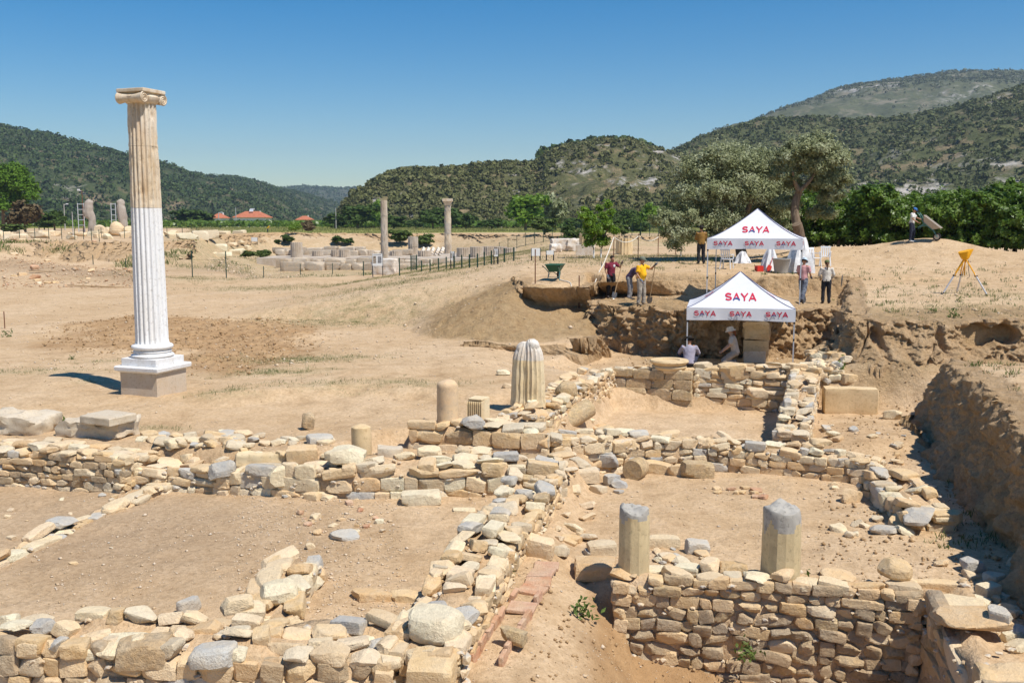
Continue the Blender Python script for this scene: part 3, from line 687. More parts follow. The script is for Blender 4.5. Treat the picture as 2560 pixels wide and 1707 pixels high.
def wall(label, path, width, zb, zt, faces='LR', size=(.13,.34), course=(.10,.18), mats=STD, topm=TOPM, seed=0, kinds=(('rubble', 4), ('block', 4), ('slab', 3)), top='stones', topsize=(.18,.42), ends=True, rough=.06, cap=290, group=None, core='soil', topdens=.85, name='rubble_wall', crest=.09, fill=11):
    """path: plan polyline; zb/zt: base and crest height (number or one per path point)"""
    r = random.Random(seed); P = [Vector((p[0], p[1], 0)) for p in path]
    n = len(P); zb = [zb]*n if not hasattr(zb, '__len__') else zb; zt = [zt]*n if not hasattr(zt, '__len__') else zt
    Ls = [0]
    for i in range(n-1): Ls.append(Ls[-1]+(P[i+1]-P[i]).length)
    L = Ls[-1]
    def at(s):
        s = min(max(s, 0), L); i = 0
        while i < n-2 and s > Ls[i+1]: i += 1
        f = (s-Ls[i])/max(Ls[i+1]-Ls[i], 1e-6); d = (P[i+1]-P[i]).normalized()
        return P[i].lerp(P[i+1], f), d, zb[i]*(1-f)+zb[i+1]*f, zt[i]*(1-f)+zt[i+1]*f
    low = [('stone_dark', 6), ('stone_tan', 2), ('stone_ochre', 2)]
    def crestz(s, side): return crest*float(vn(np.array([s*1.6+seed*7.7]), np.array([side*3.3]), seed=400)[0])
    p0, d0, b0, _ = at(0)
    root = empty(name, (p0.x, p0.y, b0)); tag(root, label, 'stone wall', group)
    # earth core
    ns = max(6, int(L/.16)); nw = 7; G = np.zeros((ns, nw+4, 3))
    for i in range(ns):
        s = L*i/(ns-1); p, d, b, t = at(s); nv = Vector((d.y, -d.x, 0)); hw = width/2-.07
        s2 = min(max(s, .07), L-.07); p = at(s2)[0]
        for j in range(nw):
            o = -hw+2*hw*j/(nw-1); q = p+nv*o
            z = t-.075+crestz(s, o/width*2)+.03*float(vn(np.array([q.x*5]), np.array([q.y*5]), seed=410)[0])
            G[i, j+2] = (q.x, q.y, max(z, b+.02))
        for j, o in ((1, -hw), (0, -hw-.02), (nw+2, hw), (nw+3, hw+.02)):
            q = p+nv*o; G[i, j] = (q.x, q.y, (b+(G[i, 2, 2]-b)*.5) if j in (1, nw+2) else b-.15)
    G[..., 0] += .02*vn(G[...,1]*4, G[...,2]*4, seed=5); 
    G -= np.array(root.location)
    V = G.reshape(-1,3); F = grid_faces(ns, nw+4).tolist()
    F.append(list(range(nw+4))); F.append([(ns-1)*(nw+4)+j for j in range(nw+4)][::-1])
    mk('earth_core', V, F, MATS['soil'], root, 180)
    cnt = 0; todo = []
    # face stones in courses
    runs = []
    if 'L' in faces: runs.append((-1, 0, L, False))
    if 'R' in faces: runs.append((1, 0, L, False))
    if ends: runs.append((0, 0, width, True)); runs.append((1, 0, width, True))
    for side, s0, s1, isend in runs:
        _, _, bb, _ = at(0)
        tmax = max(t-b for t, b in zip(zt, zb))+.1
        z = 0.0
        while z < tmax:
            h = r.uniform(*course); s = s0-(0 if not isend else 0)+r.uniform(-.1, .05)
            while s < s1:
                w = min(r.uniform(*size)*(1.0 if r.random() < .8 else 1.4), max(.12, s1-s+.05))
                if isend:
                    se = 0 if side == 0 else L; p, d, b, t = at(se); nv = Vector((d.y, -d.x, 0))
                    q = p+nv*(-width/2+s+w/2)+d*(.06 if side == 0 else -.06); yaw = math.atan2(nv.y, nv.x); cr = t
                else:
                    sc_ = s+w/2; p, d, b, t = at(sc_); nv = Vector((d.y, -d.x, 0))
                    dep = .2; q = p+nv*side*(width/2-dep/2+r.uniform(-.03, .02)); yaw = math.atan2(d.y, d.x); cr = t+crestz(sc_, side)
                if b+z+h*.55 < cr:
                    hh = h if b+z+h < cr+.05 else max(.07, cr+.03-b-z)
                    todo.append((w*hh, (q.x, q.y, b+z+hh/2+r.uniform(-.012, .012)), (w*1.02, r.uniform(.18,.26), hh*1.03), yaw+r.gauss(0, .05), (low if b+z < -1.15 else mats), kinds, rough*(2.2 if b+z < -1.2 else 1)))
                s += w*.985
            z += h*.96
    # top stones
    if top:
        nrow = max(1, round(width/((topsize[0]+topsize[1])/2*.85)))
        for k in range(nrow):
            rw = width/nrow; s = r.uniform(-.15, 0)
            while s < L:
                w = r.uniform(*topsize)
                if r.random() < topdens:
                    p, d, b, t = at(s+w/2); nv = Vector((d.y, -d.x, 0)); o = -width/2+rw*(k+.5)+r.uniform(-.06, .06)
                    q = p+nv*o; hgt = r.uniform(.08, .17)
                    todo.append((w*rw, (q.x, q.y, t+crestz(s+w/2, o/width*2)-.02+r.uniform(-.05, .05)), (w*1.0, rw*r.uniform(.7, 1.05), hgt), math.atan2(d.y, d.x)+r.gauss(0, .22), topm, (('slab', 4), ('rubble', 5), ('block', 2)), rough*1.6))
                s += w*.98
    todo.sort(key=lambda q: -q[0])
    for a, p, dm, yaw, ms, kd, ro in todo[:cap]: place_stone(root, p, dm, yaw, ms, kd, r, ro)
    extra = [(p, dm, yaw) for a, p, dm, yaw, *_ in todo[cap:]]
    for _ in range(int(L*width*fill)):
        s = r.uniform(0, L); p, d, b, t = at(s); nv = Vector((d.y, -d.x, 0)); o = r.uniform(-width/2, width/2); q = p+nv*o; z_ = r.uniform(.04, .13)
        extra.append(((q.x, q.y, t+crestz(s, o/width*2)-.065+r.uniform(-.01,.03)), (z_*1.5, z_, z_*.5), r.uniform(0,6.3)))
    for side in [k for k, f in ((-1,'L'), (1,'R')) if f in faces]:
        for _ in range(int(L*(max(zt)-min(zb))*fill*.9)):
            s = r.uniform(0, L); p, d, b, t = at(s); nv = Vector((d.y, -d.x, 0)); q = p+nv*side*(width/2-.03); z_ = r.uniform(.03, .09); zq = r.uniform(b, t-.02)
            extra.append(((q.x, q.y, zq), (z_*1.6, .12, z_*.8), math.atan2(d.y, d.x)+r.gauss(0,.2)))
    if extra: rubble_part(root, extra, 'small_stones', r)
    return root, at
def rubble_part(root, items, name, r, mat='stone_rubble'):
    VV = []; FF = []; k = 0
    src = []
    for me in SMALL:
        co = np.empty(len(me.vertices)*3, np.float32); me.vertices.foreach_get('co', co)
        src.append((co.reshape(-1,3), np.array([list(p.vertices) for p in me.polygons])))
    base = np.array(root.location) if root is not None else np.zeros(3)
    for p, dm, yaw in items:
        V, F = src[r.randrange(len(src))]; c, s = math.cos(yaw), math.sin(yaw)
        Q = V*np.array(dm); Q = np.stack([Q[:,0]*c-Q[:,1]*s, Q[:,0]*s+Q[:,1]*c, Q[:,2]], 1)+np.array(p)-base
        VV.append(Q); FF.append(F+k); k += len(V)
    o = raw_mesh(name, np.concatenate(VV), np.concatenate(FF), MATS[mat], root, True); o.data.set_sharp_from_angle(angle=R(20)); o['kind'] = 'stuff'; return o
# ------------------------------------------------------------------ walls of the excavated building
BIG = (('block', 5), ('rubble', 3), ('slab', 3)); PAL = [('stone_pale', 6), ('stone_mixed', 3), ('stone_tan', 2.5), ('stone_grey', 1.5)]
DRK = [('stone_mixed', 5), ('stone_dark', 3), ('stone_tan', 4), ('stone_grey', .8)]
wall('long mortared rubble wall with flat cobbled top along the field edge', [W(-260,1104,-.1), W(80,1112,-.1), W(230,1121,-.1), W(345,1130,-.12)], 1.0, -.86, [-.1,-.1,-.1,-.2], faces='R', size=(.18,.40), course=(.11,.17), mats=DRK, topm=[('stone_pale', 5), ('stone_tan', 4), ('stone_mixed', 3)], topsize=(.22,.5), seed=1, crest=.03, topdens=.95, rough=.03)
wall('low crumbled end of the rubble wall beside the grey boulder', [W(350,1148,-.35), W(470,1165,-.45), W(600,1172,-.45)], 1.1, -.86, [-.3,-.42,-.42], faces='R', size=(.2,.5), seed=2, topsize=(.2,.6), topdens=.7, rough=.12, topm=PAL, mats=PAL)
wall('thick rubble wall of big pale stones behind the front left room', [W(615,1150,-.3), W(840,1156,-.25), W(1100,1148,-.22), W(1405,1146,-.22)], 1.15, -.86, [-.38,-.26,-.24,-.22], faces='R', size=(.22,.62), course=(.15,.27), seed=3, topsize=(.24,.6), topm=PAL, mats=PAL, kinds=BIG, rough=.09, topdens=.85, crest=.12)
wall('raised wall of large tan blocks carrying two column stumps', [W(1035,1050,.06), W(1200,1053,.06), W(1375,1072,-.03)], .8, -.62, [.06,.05,-.02], faces='R', size=(.4,.85), course=(.22,.34), seed=4, topsize=(.3,.7), kinds=(('block', 8), ('rubble', 3)), mats=[('stone_tan', 5), ('stone_ochre', 3), ('stone_mixed', 2)], crest=.05)
wall('long low rubble wall dividing the right room from the back room', [W(1370,1078,-.1), W(1560,1084,-.28), W(1760,1093,-.4), W(2000,1121,-.5), W(2195,1152,-.58)], .8, -1.05, [-.16,-.30,-.42,-.5,-.6], faces='R', size=(.18,.44), course=(.13,.22), seed=5, topsize=(.2,.5), mats=STD, kinds=BIG, rough=.08)
wall('rubble cross wall with white topped stones running beside the clay drain', [(-1.02,10.05), (-.35,13.9), (.38,17.0)], .95, -.98, [-.38,-.35,-.3], faces='LR', size=(.14,.36), course=(.10,.18), mats=[('stone_tan', 6), ('stone_ochre', 2), ('stone_mixed', 2)], topm=PAL, seed=6, topsize=(.2,.5), rough=.09, crest=.1)
wall('broad foreground rubble wall with a large grey boulder in its face', [W(-180,1566,-.35), W(300,1578,-.35), W(700,1588,-.36), W(985,1590,-.38)], 1.15, -1.35, [-.36,-.35,-.4,-.42], faces='R', size=(.16,.40), course=(.13,.24), mats=DRK, topm=PAL, seed=7, topsize=(.18,.44), rough=.12, crest=.11, topdens=.82)
wall('short spur wall of large pale stones jutting into the left room', [W(668,1528,-.5), W(700,1460,-.5), W(742,1396,-.5)], .75, -.86, [-.5,-.45,-.52], faces='LR', size=(.3,.6), course=(.18,.3), mats=PAL, topm=PAL, seed=8, topsize=(.3,.65), rough=.12)
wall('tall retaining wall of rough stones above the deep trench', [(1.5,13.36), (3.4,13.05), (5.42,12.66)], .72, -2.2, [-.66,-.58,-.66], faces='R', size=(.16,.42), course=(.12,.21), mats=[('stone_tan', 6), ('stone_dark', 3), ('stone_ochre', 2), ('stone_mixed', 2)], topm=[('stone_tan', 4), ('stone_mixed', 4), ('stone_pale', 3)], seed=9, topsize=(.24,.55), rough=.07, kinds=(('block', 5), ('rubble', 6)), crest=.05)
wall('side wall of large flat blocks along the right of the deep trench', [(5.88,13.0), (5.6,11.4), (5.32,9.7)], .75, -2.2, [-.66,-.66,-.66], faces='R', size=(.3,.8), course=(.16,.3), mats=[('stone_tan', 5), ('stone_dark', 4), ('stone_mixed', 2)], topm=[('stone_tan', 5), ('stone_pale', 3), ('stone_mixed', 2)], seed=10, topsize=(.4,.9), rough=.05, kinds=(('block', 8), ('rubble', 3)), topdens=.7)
wall('short broken wall stub in the shade of the earth bank', [W(2212,1185,-.6), W(2270,1230,-.62), W(2328,1282,-.66)], .9, -1.05, [-.56,-.6,-.66], faces='LR', size=(.25,.55), course=(.14,.24), seed=11, topsize=(.3,.7), rough=.09)
wall('low kerb of flat stones crossing the left room floor', [W(-60,1412,-.7), W(200,1292,-.7), W(398,1213,-.68)], .42, -.88, [-.74,-.72,-.66], faces='LR', size=(.25,.6), course=(.1,.14), seed=12, topsize=(.35,.8), topm=PAL, rough=.06, topdens=.9)
wall('dressed wall of pitted ochre ashlar blocks closing the back room', [(2.75,27.95), (5.05,27.15)], .65, -1.02, [.02,.05], faces='R', size=(.55,.95), course=(.28,.31), mats=[('stone_ochre', 5), ('stone_dark', 1)], topm=PAL, seed=13, kinds='block', topsize=(.25,.5), rough=.012, crest=.02, name='ashlar_wall', ends=False)
wall('rubble wall with a blocky pier below the lower tent', [(5.2,27.45), (6.6,27.1), (8.1,26.7)], .7, -1.02, [.10,.22,.32], faces='R', size=(.2,.6), course=(.12,.26), seed=14, topsize=(.25,.55), mats=STD)
wall('narrow rubble wall between the back room and the white block', [(8.1,26.7), (7.1,23.9), (6.25,21.5)], .75, -1.02, [.25,-.1,-.5], faces='LR', size=(.2,.5), course=(.12,.22), seed=15, topsize=(.22,.55), topm=PAL, mats=PAL, topdens=.95)
wall('left rubble wall of the back room below the twin pier', [(.1,20.9), (1.3,24.3), (2.5,27.8)], .95, -1.0, [.0,-.02,.06], faces='LR', size=(.18,.45), course=(.12,.2), seed=16, topsize=(.2,.5), topm=PAL, mats=[('stone_tan', 5), ('stone_ochre', 3), ('stone_pale', 2)], rough=.1, crest=.12)
wall('row of rough stones behind the big cream block', [W(2040,956,-.25), W(2140,968,-.4), W(2245,988,-.6)], .6, -1.02, [-.25,-.4,-.62], faces='R', size=(.25,.5), course=(.14,.22), seed=17, topsize=(.3,.6), topm=PAL, rough=.1)
# ------------------------------------------------------------------ columns and dressed stones
def marble(name, ramp, stain_shade=(.45,.30,.15), amt=.5, scale=2.2, stretch=(1,1,.35), dark=.0):
    t = NT(name); p = t.obj(); g = t.pos()
    n = t.noise(p, scale, 6, .7, stretch); n2 = t.noise(p, 14, 5, .7); n3 = t.noise(p, 55, 3)
    c = t.ramp(t.noise(p, 1.3, 4), ramp)
    c = t.mix(t.math('MULTIPLY', t.ramp(n, [(.42, (0,)*3), (.66, (1,)*3)]), amt), c, stain_shade+(1,))
    c = t.mix(t.math('MULTIPLY', t.ramp(n2, [(.34, (1,)*3), (.46, (0,)*3)]), .35+dark), c, tuple(v*.45 for v in stain_shade)+(1,))
    return t.out(c, t.bump(t.math('ADD', n2, t.math('MULTIPLY', n3, .3)), .35, .02), .8)
marble('plaster_white', [(.3,(.74,.73,.72)), (.7,(.80,.80,.80))], (.64,.58,.50), .38, 2.2, (1.5,1.5,.2))  # faint vertical streaks: soft dirt plus occlusion shade painted into the colour
MATS['plaster_white'].node_tree.nodes['Principled BSDF'].inputs['Roughness'].default_value = .6
marble('marble_worn', [(.3,(.62,.50,.35)), (.7,(.72,.64,.53))], (.46,.28,.12), .62, 3.0, (1.6,1.6,.22))
marble('marble_base', [(.3,(.52,.43,.33)), (.7,(.60,.50,.39))], (.50,.36,.22), .6, 1.6, (1,1,1))
marble('marble_honey', [(.3,(.66,.47,.25)), (.7,(.72,.56,.35))], (.48,.30,.12), .5, 2.5, (1,1,1))
marble('marble_fluted', [(.3,(.72,.56,.33)), (.7,(.76,.64,.44))], (.54,.36,.16), .6, 1.2)
marble('marble_grey', [(.3,(.54,.45,.33)), (.7,(.64,.56,.44))], (.46,.33,.19), .55, 2, (1,1,1))
marble('marble_temple', [(.3,(.46,.38,.29)), (.7,(.58,.51,.43))], (.34,.23,.13), .6, .8)
marble('stump_stone', [(.3,(.60,.46,.25)), (.7,(.68,.55,.33))], (.40,.31,.18), .6, 2.2)
marble('grey_break', [(.3,(.38,.35,.30)), (.7,(.54,.50,.44))], (.28,.26,.23), .4, 6, (1,1,1), .2)
marble('granite_pink', [(.3,(.66,.44,.25)), (.7,(.70,.53,.32))], (.50,.38,.28), .5, 5, (1,1,1))
flat('clay_red', (.50,.20,.09), .85)

def fluted(prof, n=20, depth=.05, noise=0, seed=0, fil=.22, sub=5):
    """ring mesh of a fluted shaft: prof list of (radius, z)"""
    V = []; F = []; m = n*sub
    for i, (r, z) in enumerate(prof):
        for k in range(n):
            for q in range(sub):
                f = q/(sub-1); a0 = 2*math.pi*(k+fil/2+(1-fil)*f)/n
                a0 = 2*math.pi*(k+(fil/2 if q == 0 else 1-fil/2 if q == sub-1 else fil/2+(1-fil)*f))/n
                rr = r-depth*math.sin(math.pi*f)
                V.append((rr*math.cos(a0), rr*math.sin(a0), z))
    V = np.array(V)
    if noise:
        d = fbm(V[:,0]*5+seed, V[:,1]*5, V[:,2]*3.2, seed=seed, o=3)*noise
        ch = np.clip(fbm(V[:,0]*7+seed*2, V[:,1]*7, V[:,2]*5, seed=seed+5, o=2)-.45, 0, 1)*noise*4
        L = np.linalg.norm(V[:,:2], axis=1)[:,None]; V[:,:2] *= (1+(d-ch)[:,None]/np.maximum(L, .01))
    for i in range(len(prof)-1):
        for k in range(m):
            k2 = (k+1) % m; F.append((i*m+k, i*m+k2, (i+1)*m+k2, (i+1)*m+k))
    F.append(tuple(reversed(range(m)))); F.append(tuple((len(prof)-1)*m+k for k in range(m)))
    return V, F
def lin(r0, z0, r1, z1, k): return [(r0+(r1-r0)*i/(k-1), z0+(z1-z0)*i/(k-1)) for i in range(k)]

# --- the tall column
c0 = W(386, 978, 0); YC = c0.y; gz = H(c0.x, c0.y)
zz = lambda py, Y=YC: WD(386, py, Y).z
col = empty('ionic_column', (c0.x, c0.y, gz-.04), R(-20)); tag(col, 'tall Ionic column, white below and tan above, on a square pedestal', 'column')
B = col.location.z
z_die = zz(938, YC-.85); z_cor = zz(929, YC-1.0); z_pl = zz(907, YC-.8); z_tor = zz(862, YC-.45); z_j1 = zz(520); z_j2 = zz(367); z_top = zz(262); z_cap = zz(226)
MB().box((0,0,(z_die-B)/2), (1.10,1.10,z_die-B), bev=.012).build('pedestal', MATS['marble_base'], col)
m = MB(); m.add(*[(lambda hs: ([(sx*h/2, sy*h/2, z) for h, z in hs for sx, sy in ((-1,-1),(1,-1),(1,1),(-1,1))], [(i*4+k, i*4+(k+1)%4, i*4+4+(k+1)%4, i*4+4+k) for i in range(len(hs)-1) for k in range(4)]+[(3,2,1,0), tuple((len(hs)-1)*4+k for k in range(4))]))([(1.11,z_die-B-.001), (1.16,z_die-B+.02), (1.28,z_die-B+.05), (1.30,z_cor-B+.02), (1.25,z_cor-B+.05)])][0]); m.build('cornice', MATS['plaster_white'], col)
zc = z_cor-B+.05
MB().box((0,0,(zc+z_pl-B+.05)/2), (1.04,1.04,z_pl-B+.05-zc-.004), bev=.01).build('plinth_block', MATS['plaster_white'], col)
zp = z_pl-B+.048; zt_ = z_tor-B
h_ = zt_-zp
prof = [(.47,zp), (.505,zp+.02*h_)]
for k in range(9): a = -math.pi/2+math.pi*k/8; prof.append((.47+.045*math.cos(a), zp+h_*.13+h_*.10*math.sin(a)))
for k in range(6): a = math.pi*k/5; prof.append((.465-.03*math.sin(a), zp+h_*(.25+.16*k/5)))
for k in range(6): a = math.pi*k/5; prof.append((.46-.03*math.sin(a), zp+h_*(.43+.14*k/5)))
for k in range(9): a = -math.pi/2+math.pi*k/8; prof.append((.44+.06*math.cos(a), zp+h_*.75+h_*.16*math.sin(a)))
prof += [(.425,zp+h_*.93), (.405,zt_)]
MB().lathe(prof, 48).build('column_base', MATS['plaster_white'], col, 40)
rs_ = lambda z: .392-(.392-.325)*((z-zt_)/(z_top-B-zt_))**1.2
def shaft(z0, z1, k=14): return [(rs_(z), z) for z in np.linspace(z0, z1, k)]
V, F = fluted([(.405,zt_), (.398,zt_+.05)]+shaft(zt_+.09, z_j1-B-.004), 20, .042); mk('lower_shaft', V, F, MATS['plaster_white'], col, 50)
V, F = fluted(shaft(z_j1-B, z_j2-B-.006, 30), 20, .042, .012, 3); mk('shaft_drum', V, F, MATS['marble_worn'], col, 50)
V, F = fluted(shaft(z_j2-B, z_top-B, 26), 20, .042, .010, 4); mk('shaft_drum', V, F, MATS['marble_worn'], col, 50)
# capital: volutes look along local +X, bolsters run along X
zt2 = z_top-B; hc = z_cap-z_top
cap = MB().lathe([(.325,zt2), (.37,zt2+.03), (.42,zt2+.10), (.43,zt2+.16), (.38,zt2+.2)], 32).build('capital', MATS['marble_worn'], col, 40)
MB().box((0,0,zt2+hc-.04), (.80,.80,.09), bev=.02).build('abacus', MATS['marble_worn'], cap)
MB().box((0,0,zt2+hc*.55), (.66,.64,hc*.5), bev=.03).build('channel', MATS['marble_worn'], cap)
for sy in (-1, 1):
    m = MB(); zc_ = zt2+hc*.36; n = 9
    m.tube([(-.36+.72*i/(n-1), sy*.335, zc_) for i in range(n)], [.135-.05*math.sin(math.pi*i/(n-1)) for i in range(n)], 20)
    b_ = m.build('bolster', MATS['marble_worn'], cap, 40)
    for sx in (-1, 1):
        m = MB(); pts = []
        for k in range(44):
            a = k/43*5*math.pi; rr = .128*(1-k/48); pts.append((sx*.365, sy*.335+sy*rr*math.sin(a), zc_+rr*math.cos(a)))
        m.tube(pts, [.022*(1-.5*k/43) for k in range(44)], 6); m.build('volute', MATS['marble_worn'], cap, 60)

# --- stumps and other standing pieces
def on(p, z=None): return Vector((p.x, p.y, H(p.x, p.y) if z is None else z))
def rough_top(V, ztop, amp, seed):
    V = np.array(V, float); k = V[:,2] > ztop
    V[k,2] += (fbm(V[k,0]*6+seed, V[k,1]*6, seed=seed, o=3)*amp); return V
def stump(name, label, p, r, h, mat, sides=28, topmat=None, dome=.0, taper=.95, seed=0, cap_h=0, cat='column stump', hd=None):
    root = empty(name, p); tag(root, label, cat)
    m2 = max(sides*4, 56); rim = h-(hd or cap_h*.45); V = []; F = []
    def rad(a):
        if sides >= 16: return 1.0
        q = (a % (2*math.pi/sides))-math.pi/sides; return math.cos(math.pi/sides)/math.cos(q)
    ring = [(z, 1.0) for z in np.linspace(-.12, rim, 20)]
    hd = hd if hd else cap_h*.45 if cap_h else max(dome, .012)
    ring += [(rim+hd*math.sin(g*math.pi/2), max(.02, math.cos(g*math.pi/2)**(.75 if cap_h else .5))) for g in np.linspace(.12, 1, 9)]
    for z, s_ in ring:
        for k in range(m2):
            a = 2*math.pi*k/m2; rr = r*(1-(1-taper)*max(z, 0)/h)*s_*(rad(a) if s_ > .97 else 1); V.append((rr*math.cos(a+.2), rr*math.sin(a+.2), z))
    V = np.array(V); nz = fbm(V[:,0]*6+seed, V[:,1]*6, V[:,2]*6, seed=seed, o=4)
    V[:,:2] *= 1+.018*nz[:,None]; topm = np.clip((V[:,2]-rim+.12)/.15, 0, 1); V[:,2] += topm*(.045 if cap_h else .02)*fbm(V[:,0]*5+seed, V[:,1]*5, seed=seed+3, o=4)
    chip = np.clip(fbm(V[:,0]*3.2+seed*1.7, V[:,1]*3.2, V[:,2]*3, seed=seed+8, o=3)-.25, 0, 1); V[:,:2] *= 1-.16*(chip*topm)[:,None]
    bound = rim-cap_h*.55 if cap_h else rim-.03
    FA = []; FB = []
    for i in range(len(ring)-1):
        for k in range(m2):
            f = (i*m2+k, i*m2+(k+1)%m2, (i+1)*m2+(k+1)%m2, (i+1)*m2+k); a = 2*math.pi*k/m2
            lim = bound+(cap_h*.55 if cap_h else .05)*float(vn(np.array([math.cos(a)*1.7+seed]), np.array([math.sin(a)*1.7]), seed=seed)[0])
            (FB if (ring[i][0] > lim or ring[i][1] < .97) else FA).append(f)
    FB.append(tuple((len(ring)-1)*m2+k for k in range(m2)))
    mk('shaft', V, FA, MATS[mat], root, 20 if sides < 16 else 60)
    mk('broken_top', V, FB, MATS[topmat or mat], root, 35)
    return root
pA = W(1584,1432,-.72); stump('octagonal_stump', 'faceted column stump with jagged grey top at the trench wall end', Vector((pA.x,pA.y,-.80)), .225, 1.06, 'stump_stone', 12, 'grey_break', seed=5, cap_h=.26, hd=.05)
pB = W(1951,1425,-.6); stump('octagonal_stump', 'faceted yellow column stump capped by a rounded grey break', Vector((pB.x,pB.y,-.66)), .27, 1.00, 'stump_stone', 14, 'grey_break', seed=9, cap_h=.38, hd=.06)
pC = Vector((-1.35,20.22,0)); stump('granite_stump', 'pinkish round column stump with chipped crown on the raised wall', Vector((pC.x,pC.y,.0)), .228, .80, 'granite_pink', 28, None, .12, .97, 12)
pD = W(904,1116,-.14); stump('honey_stump', 'smooth honey coloured round column stump standing on the soil', Vector((pD.x,pD.y,H(pD.x,pD.y))), .195, .74, 'marble_honey', 28, None, .03, .99, 14)
# fluted pier (rectangular drum, flutes on the front)
pE = W(1196,1044,0)
def fluted_pier(p, w, d, h, rz):
    root = empty('fluted_pier', p, rz); tag(root, 'small upright rectangular pier with fluted face and flat top', 'pier')
    pts = []; n = 7
    for k in range(n):
        x0 = -w/2+w*k/n; x1 = x0+w/n
        for q in range(5): f = q/4; pts.append((x0+(x1-x0)*f, -d/2+.03*math.sin(math.pi*f)))
    pts += [(w/2,d/2), (-w/2,d/2)]; m = len(pts)
    V = [(x,y,z) for z in (-.1, h) for x, y in pts]
    V = [(x,y,z+(.05*(y/d) if z > 0 else 0)) for x,y,z in V]
    F = [(k, (k+1)%m, m+(k+1)%m, m+k) for k in range(m)]+[tuple(reversed(range(m))), tuple(m+k for k in range(m))]
    mk('shaft', V, F, MATS['marble_fluted'], root); MB().box((0,0,h+.02), (w*.96,d*.9,.04), bev=.012).build('top_bed', MATS['marble_fluted'], root)
fluted_pier(Vector((pE.x,pE.y,H(pE.x,pE.y)-.02)), .34, .42, .60, R(-24))
# twin half-column pier (heart shaped)
pF = W(1320,1006,.06)
def twin_pier(p):
    root = empty('twin_column_pier', p, R(-20)); tag(root, 'tall broken pier of two joined fluted half columns, whitened top', 'pier')
    h = 1.50; n = 22; V = []; prof = []
    ang = np.linspace(0, 2*math.pi, 180, endpoint=False)
    def outline(s):
        out = []
        for a in ang:
            x, y = math.cos(a), math.sin(a)
            best = 0
            for cx in (-.13, .13):
                b = x*cx; disc = b*b-cx*cx+(.262)**2
                if disc > 0: best = max(best, b+math.sqrt(disc))
            fl = abs(math.sin(a*10+.3))
            out.append(best*s-.030*fl+.012)
        return np.array(out)
    rows = []
    zs = np.linspace(-.05, h, 40)
    for z in zs:
        f = max(z, 0)/h; s = 1.03-.16*f-.22*max(0, f-.55)**1.4
        r_ = outline(s); 
        if z < .09: r_ = outline(1.05)*.0+outline(1.0)*1.0+.02
        rows.append(np.stack([r_*np.cos(ang), r_*np.sin(ang)*.95, np.full_like(ang, z)], 1))
    V = np.stack(rows)             # (40,180,3)
    # broken, split crown: two rounded peaks
    X = V[...,0]; Z = V[...,2]; f = np.clip((Z/h-.70)/.30, 0, 1)
    crown = h*(.86+.14*np.sqrt(np.clip(1-((X-.13)/.26)**2, 0, 1))*(X > .0)+.09*np.sqrt(np.clip(1-((X+.14)/.22)**2, 0, 1))*(X <= .0))
    Zn = np.where(Z > h*.7, h*.7+(Z-h*.7)/(h*.3)*(crown-h*.7), Z)
    V[...,2] = Zn; sh = 1-.40*f**2.2; V[...,0] *= sh; V[...,1] *= sh
    V[...,0] += .009*fbm(V[...,0]*4, V[...,2]*4, V[...,1]*4, seed=31, o=3); V[...,1] += .009*fbm(V[...,0]*4+9, V[...,2]*4, V[...,1]*4, seed=32, o=3)
    V = V.reshape(-1,3); m = 180; F = [(i*m+k, i*m+(k+1)%m, (i+1)*m+(k+1)%m, (i+1)*m+k) for i in range(39) for k in range(m)]
    cut = 27
    mk('fluted_shaft', V[:cut*m+m], F[:cut*m]+[tuple(reversed(range(m)))], MATS['marble_fluted'], root, 50)
    V2 = V[cut*m:]; k0 = len(V2)//m
    F2 = [(i*m+k, i*m+(k+1)%m, (i+1)*m+(k+1)%m, (i+1)*m+k) for i in range(k0-1) for k in range(m)]
    # close the crown with two domes
    c = V2[-m:]; V2 = np.vstack([V2, [[c[:,0].mean(), c[:,1].mean(), c[:,2].mean()-.05]]]); F2 += [((k0-1)*m+k, (k0-1)*m+(k+1)%m, len(V2)-1) for k in range(m)]
    mk('broken_crown', V2, F2, MATS['plaster_old'], root, 60)
    m_ = MB(); m_.ball((.115,-.02,h*.885), (.165,.17,.185), 20, 12, (0,R(8),0)); m_.ball((-.12,-.02,h*.845), (.15,.16,.15), 20, 12, (0,R(-14),0)); m_.v = [tuple(q) for q in (np.array(m_.v)+.035*np.stack([fbm(np.array(m_.v)[:,0]*5+k*7, np.array(m_.v)[:,1]*5, np.array(m_.v)[:,2]*5, seed=80+k, o=3) for k in range(3)], 1))]
    m_.build('worn_peaks', MATS['plaster_old'], root, 180)
marble('plaster_old', [(.3,(.66,.60,.52)), (.7,(.72,.68,.62))], (.56,.40,.24), .7, 3, (1,1,1))
twin_pier(Vector((pF.x,pF.y,.04)))
# moulded round base on the ashlar wall
pG = Vector((4.44,27.40,.1))
o = empty('moulded_base', (pG.x,pG.y,.07)); tag(o, 'round moulded column base lying on the back wall', 'column base')
MB().lathe([(.40,-.06), (.42,.02), (.47,.05), (.49,.09), (.47,.13), (.45,.14), (.48,.17), (.53,.20), (.55,.24), (.53,.28), (.30,.285), (.28,.25), (.05,.25)], 40).build('torus', MATS['marble_honey'], o, 35)
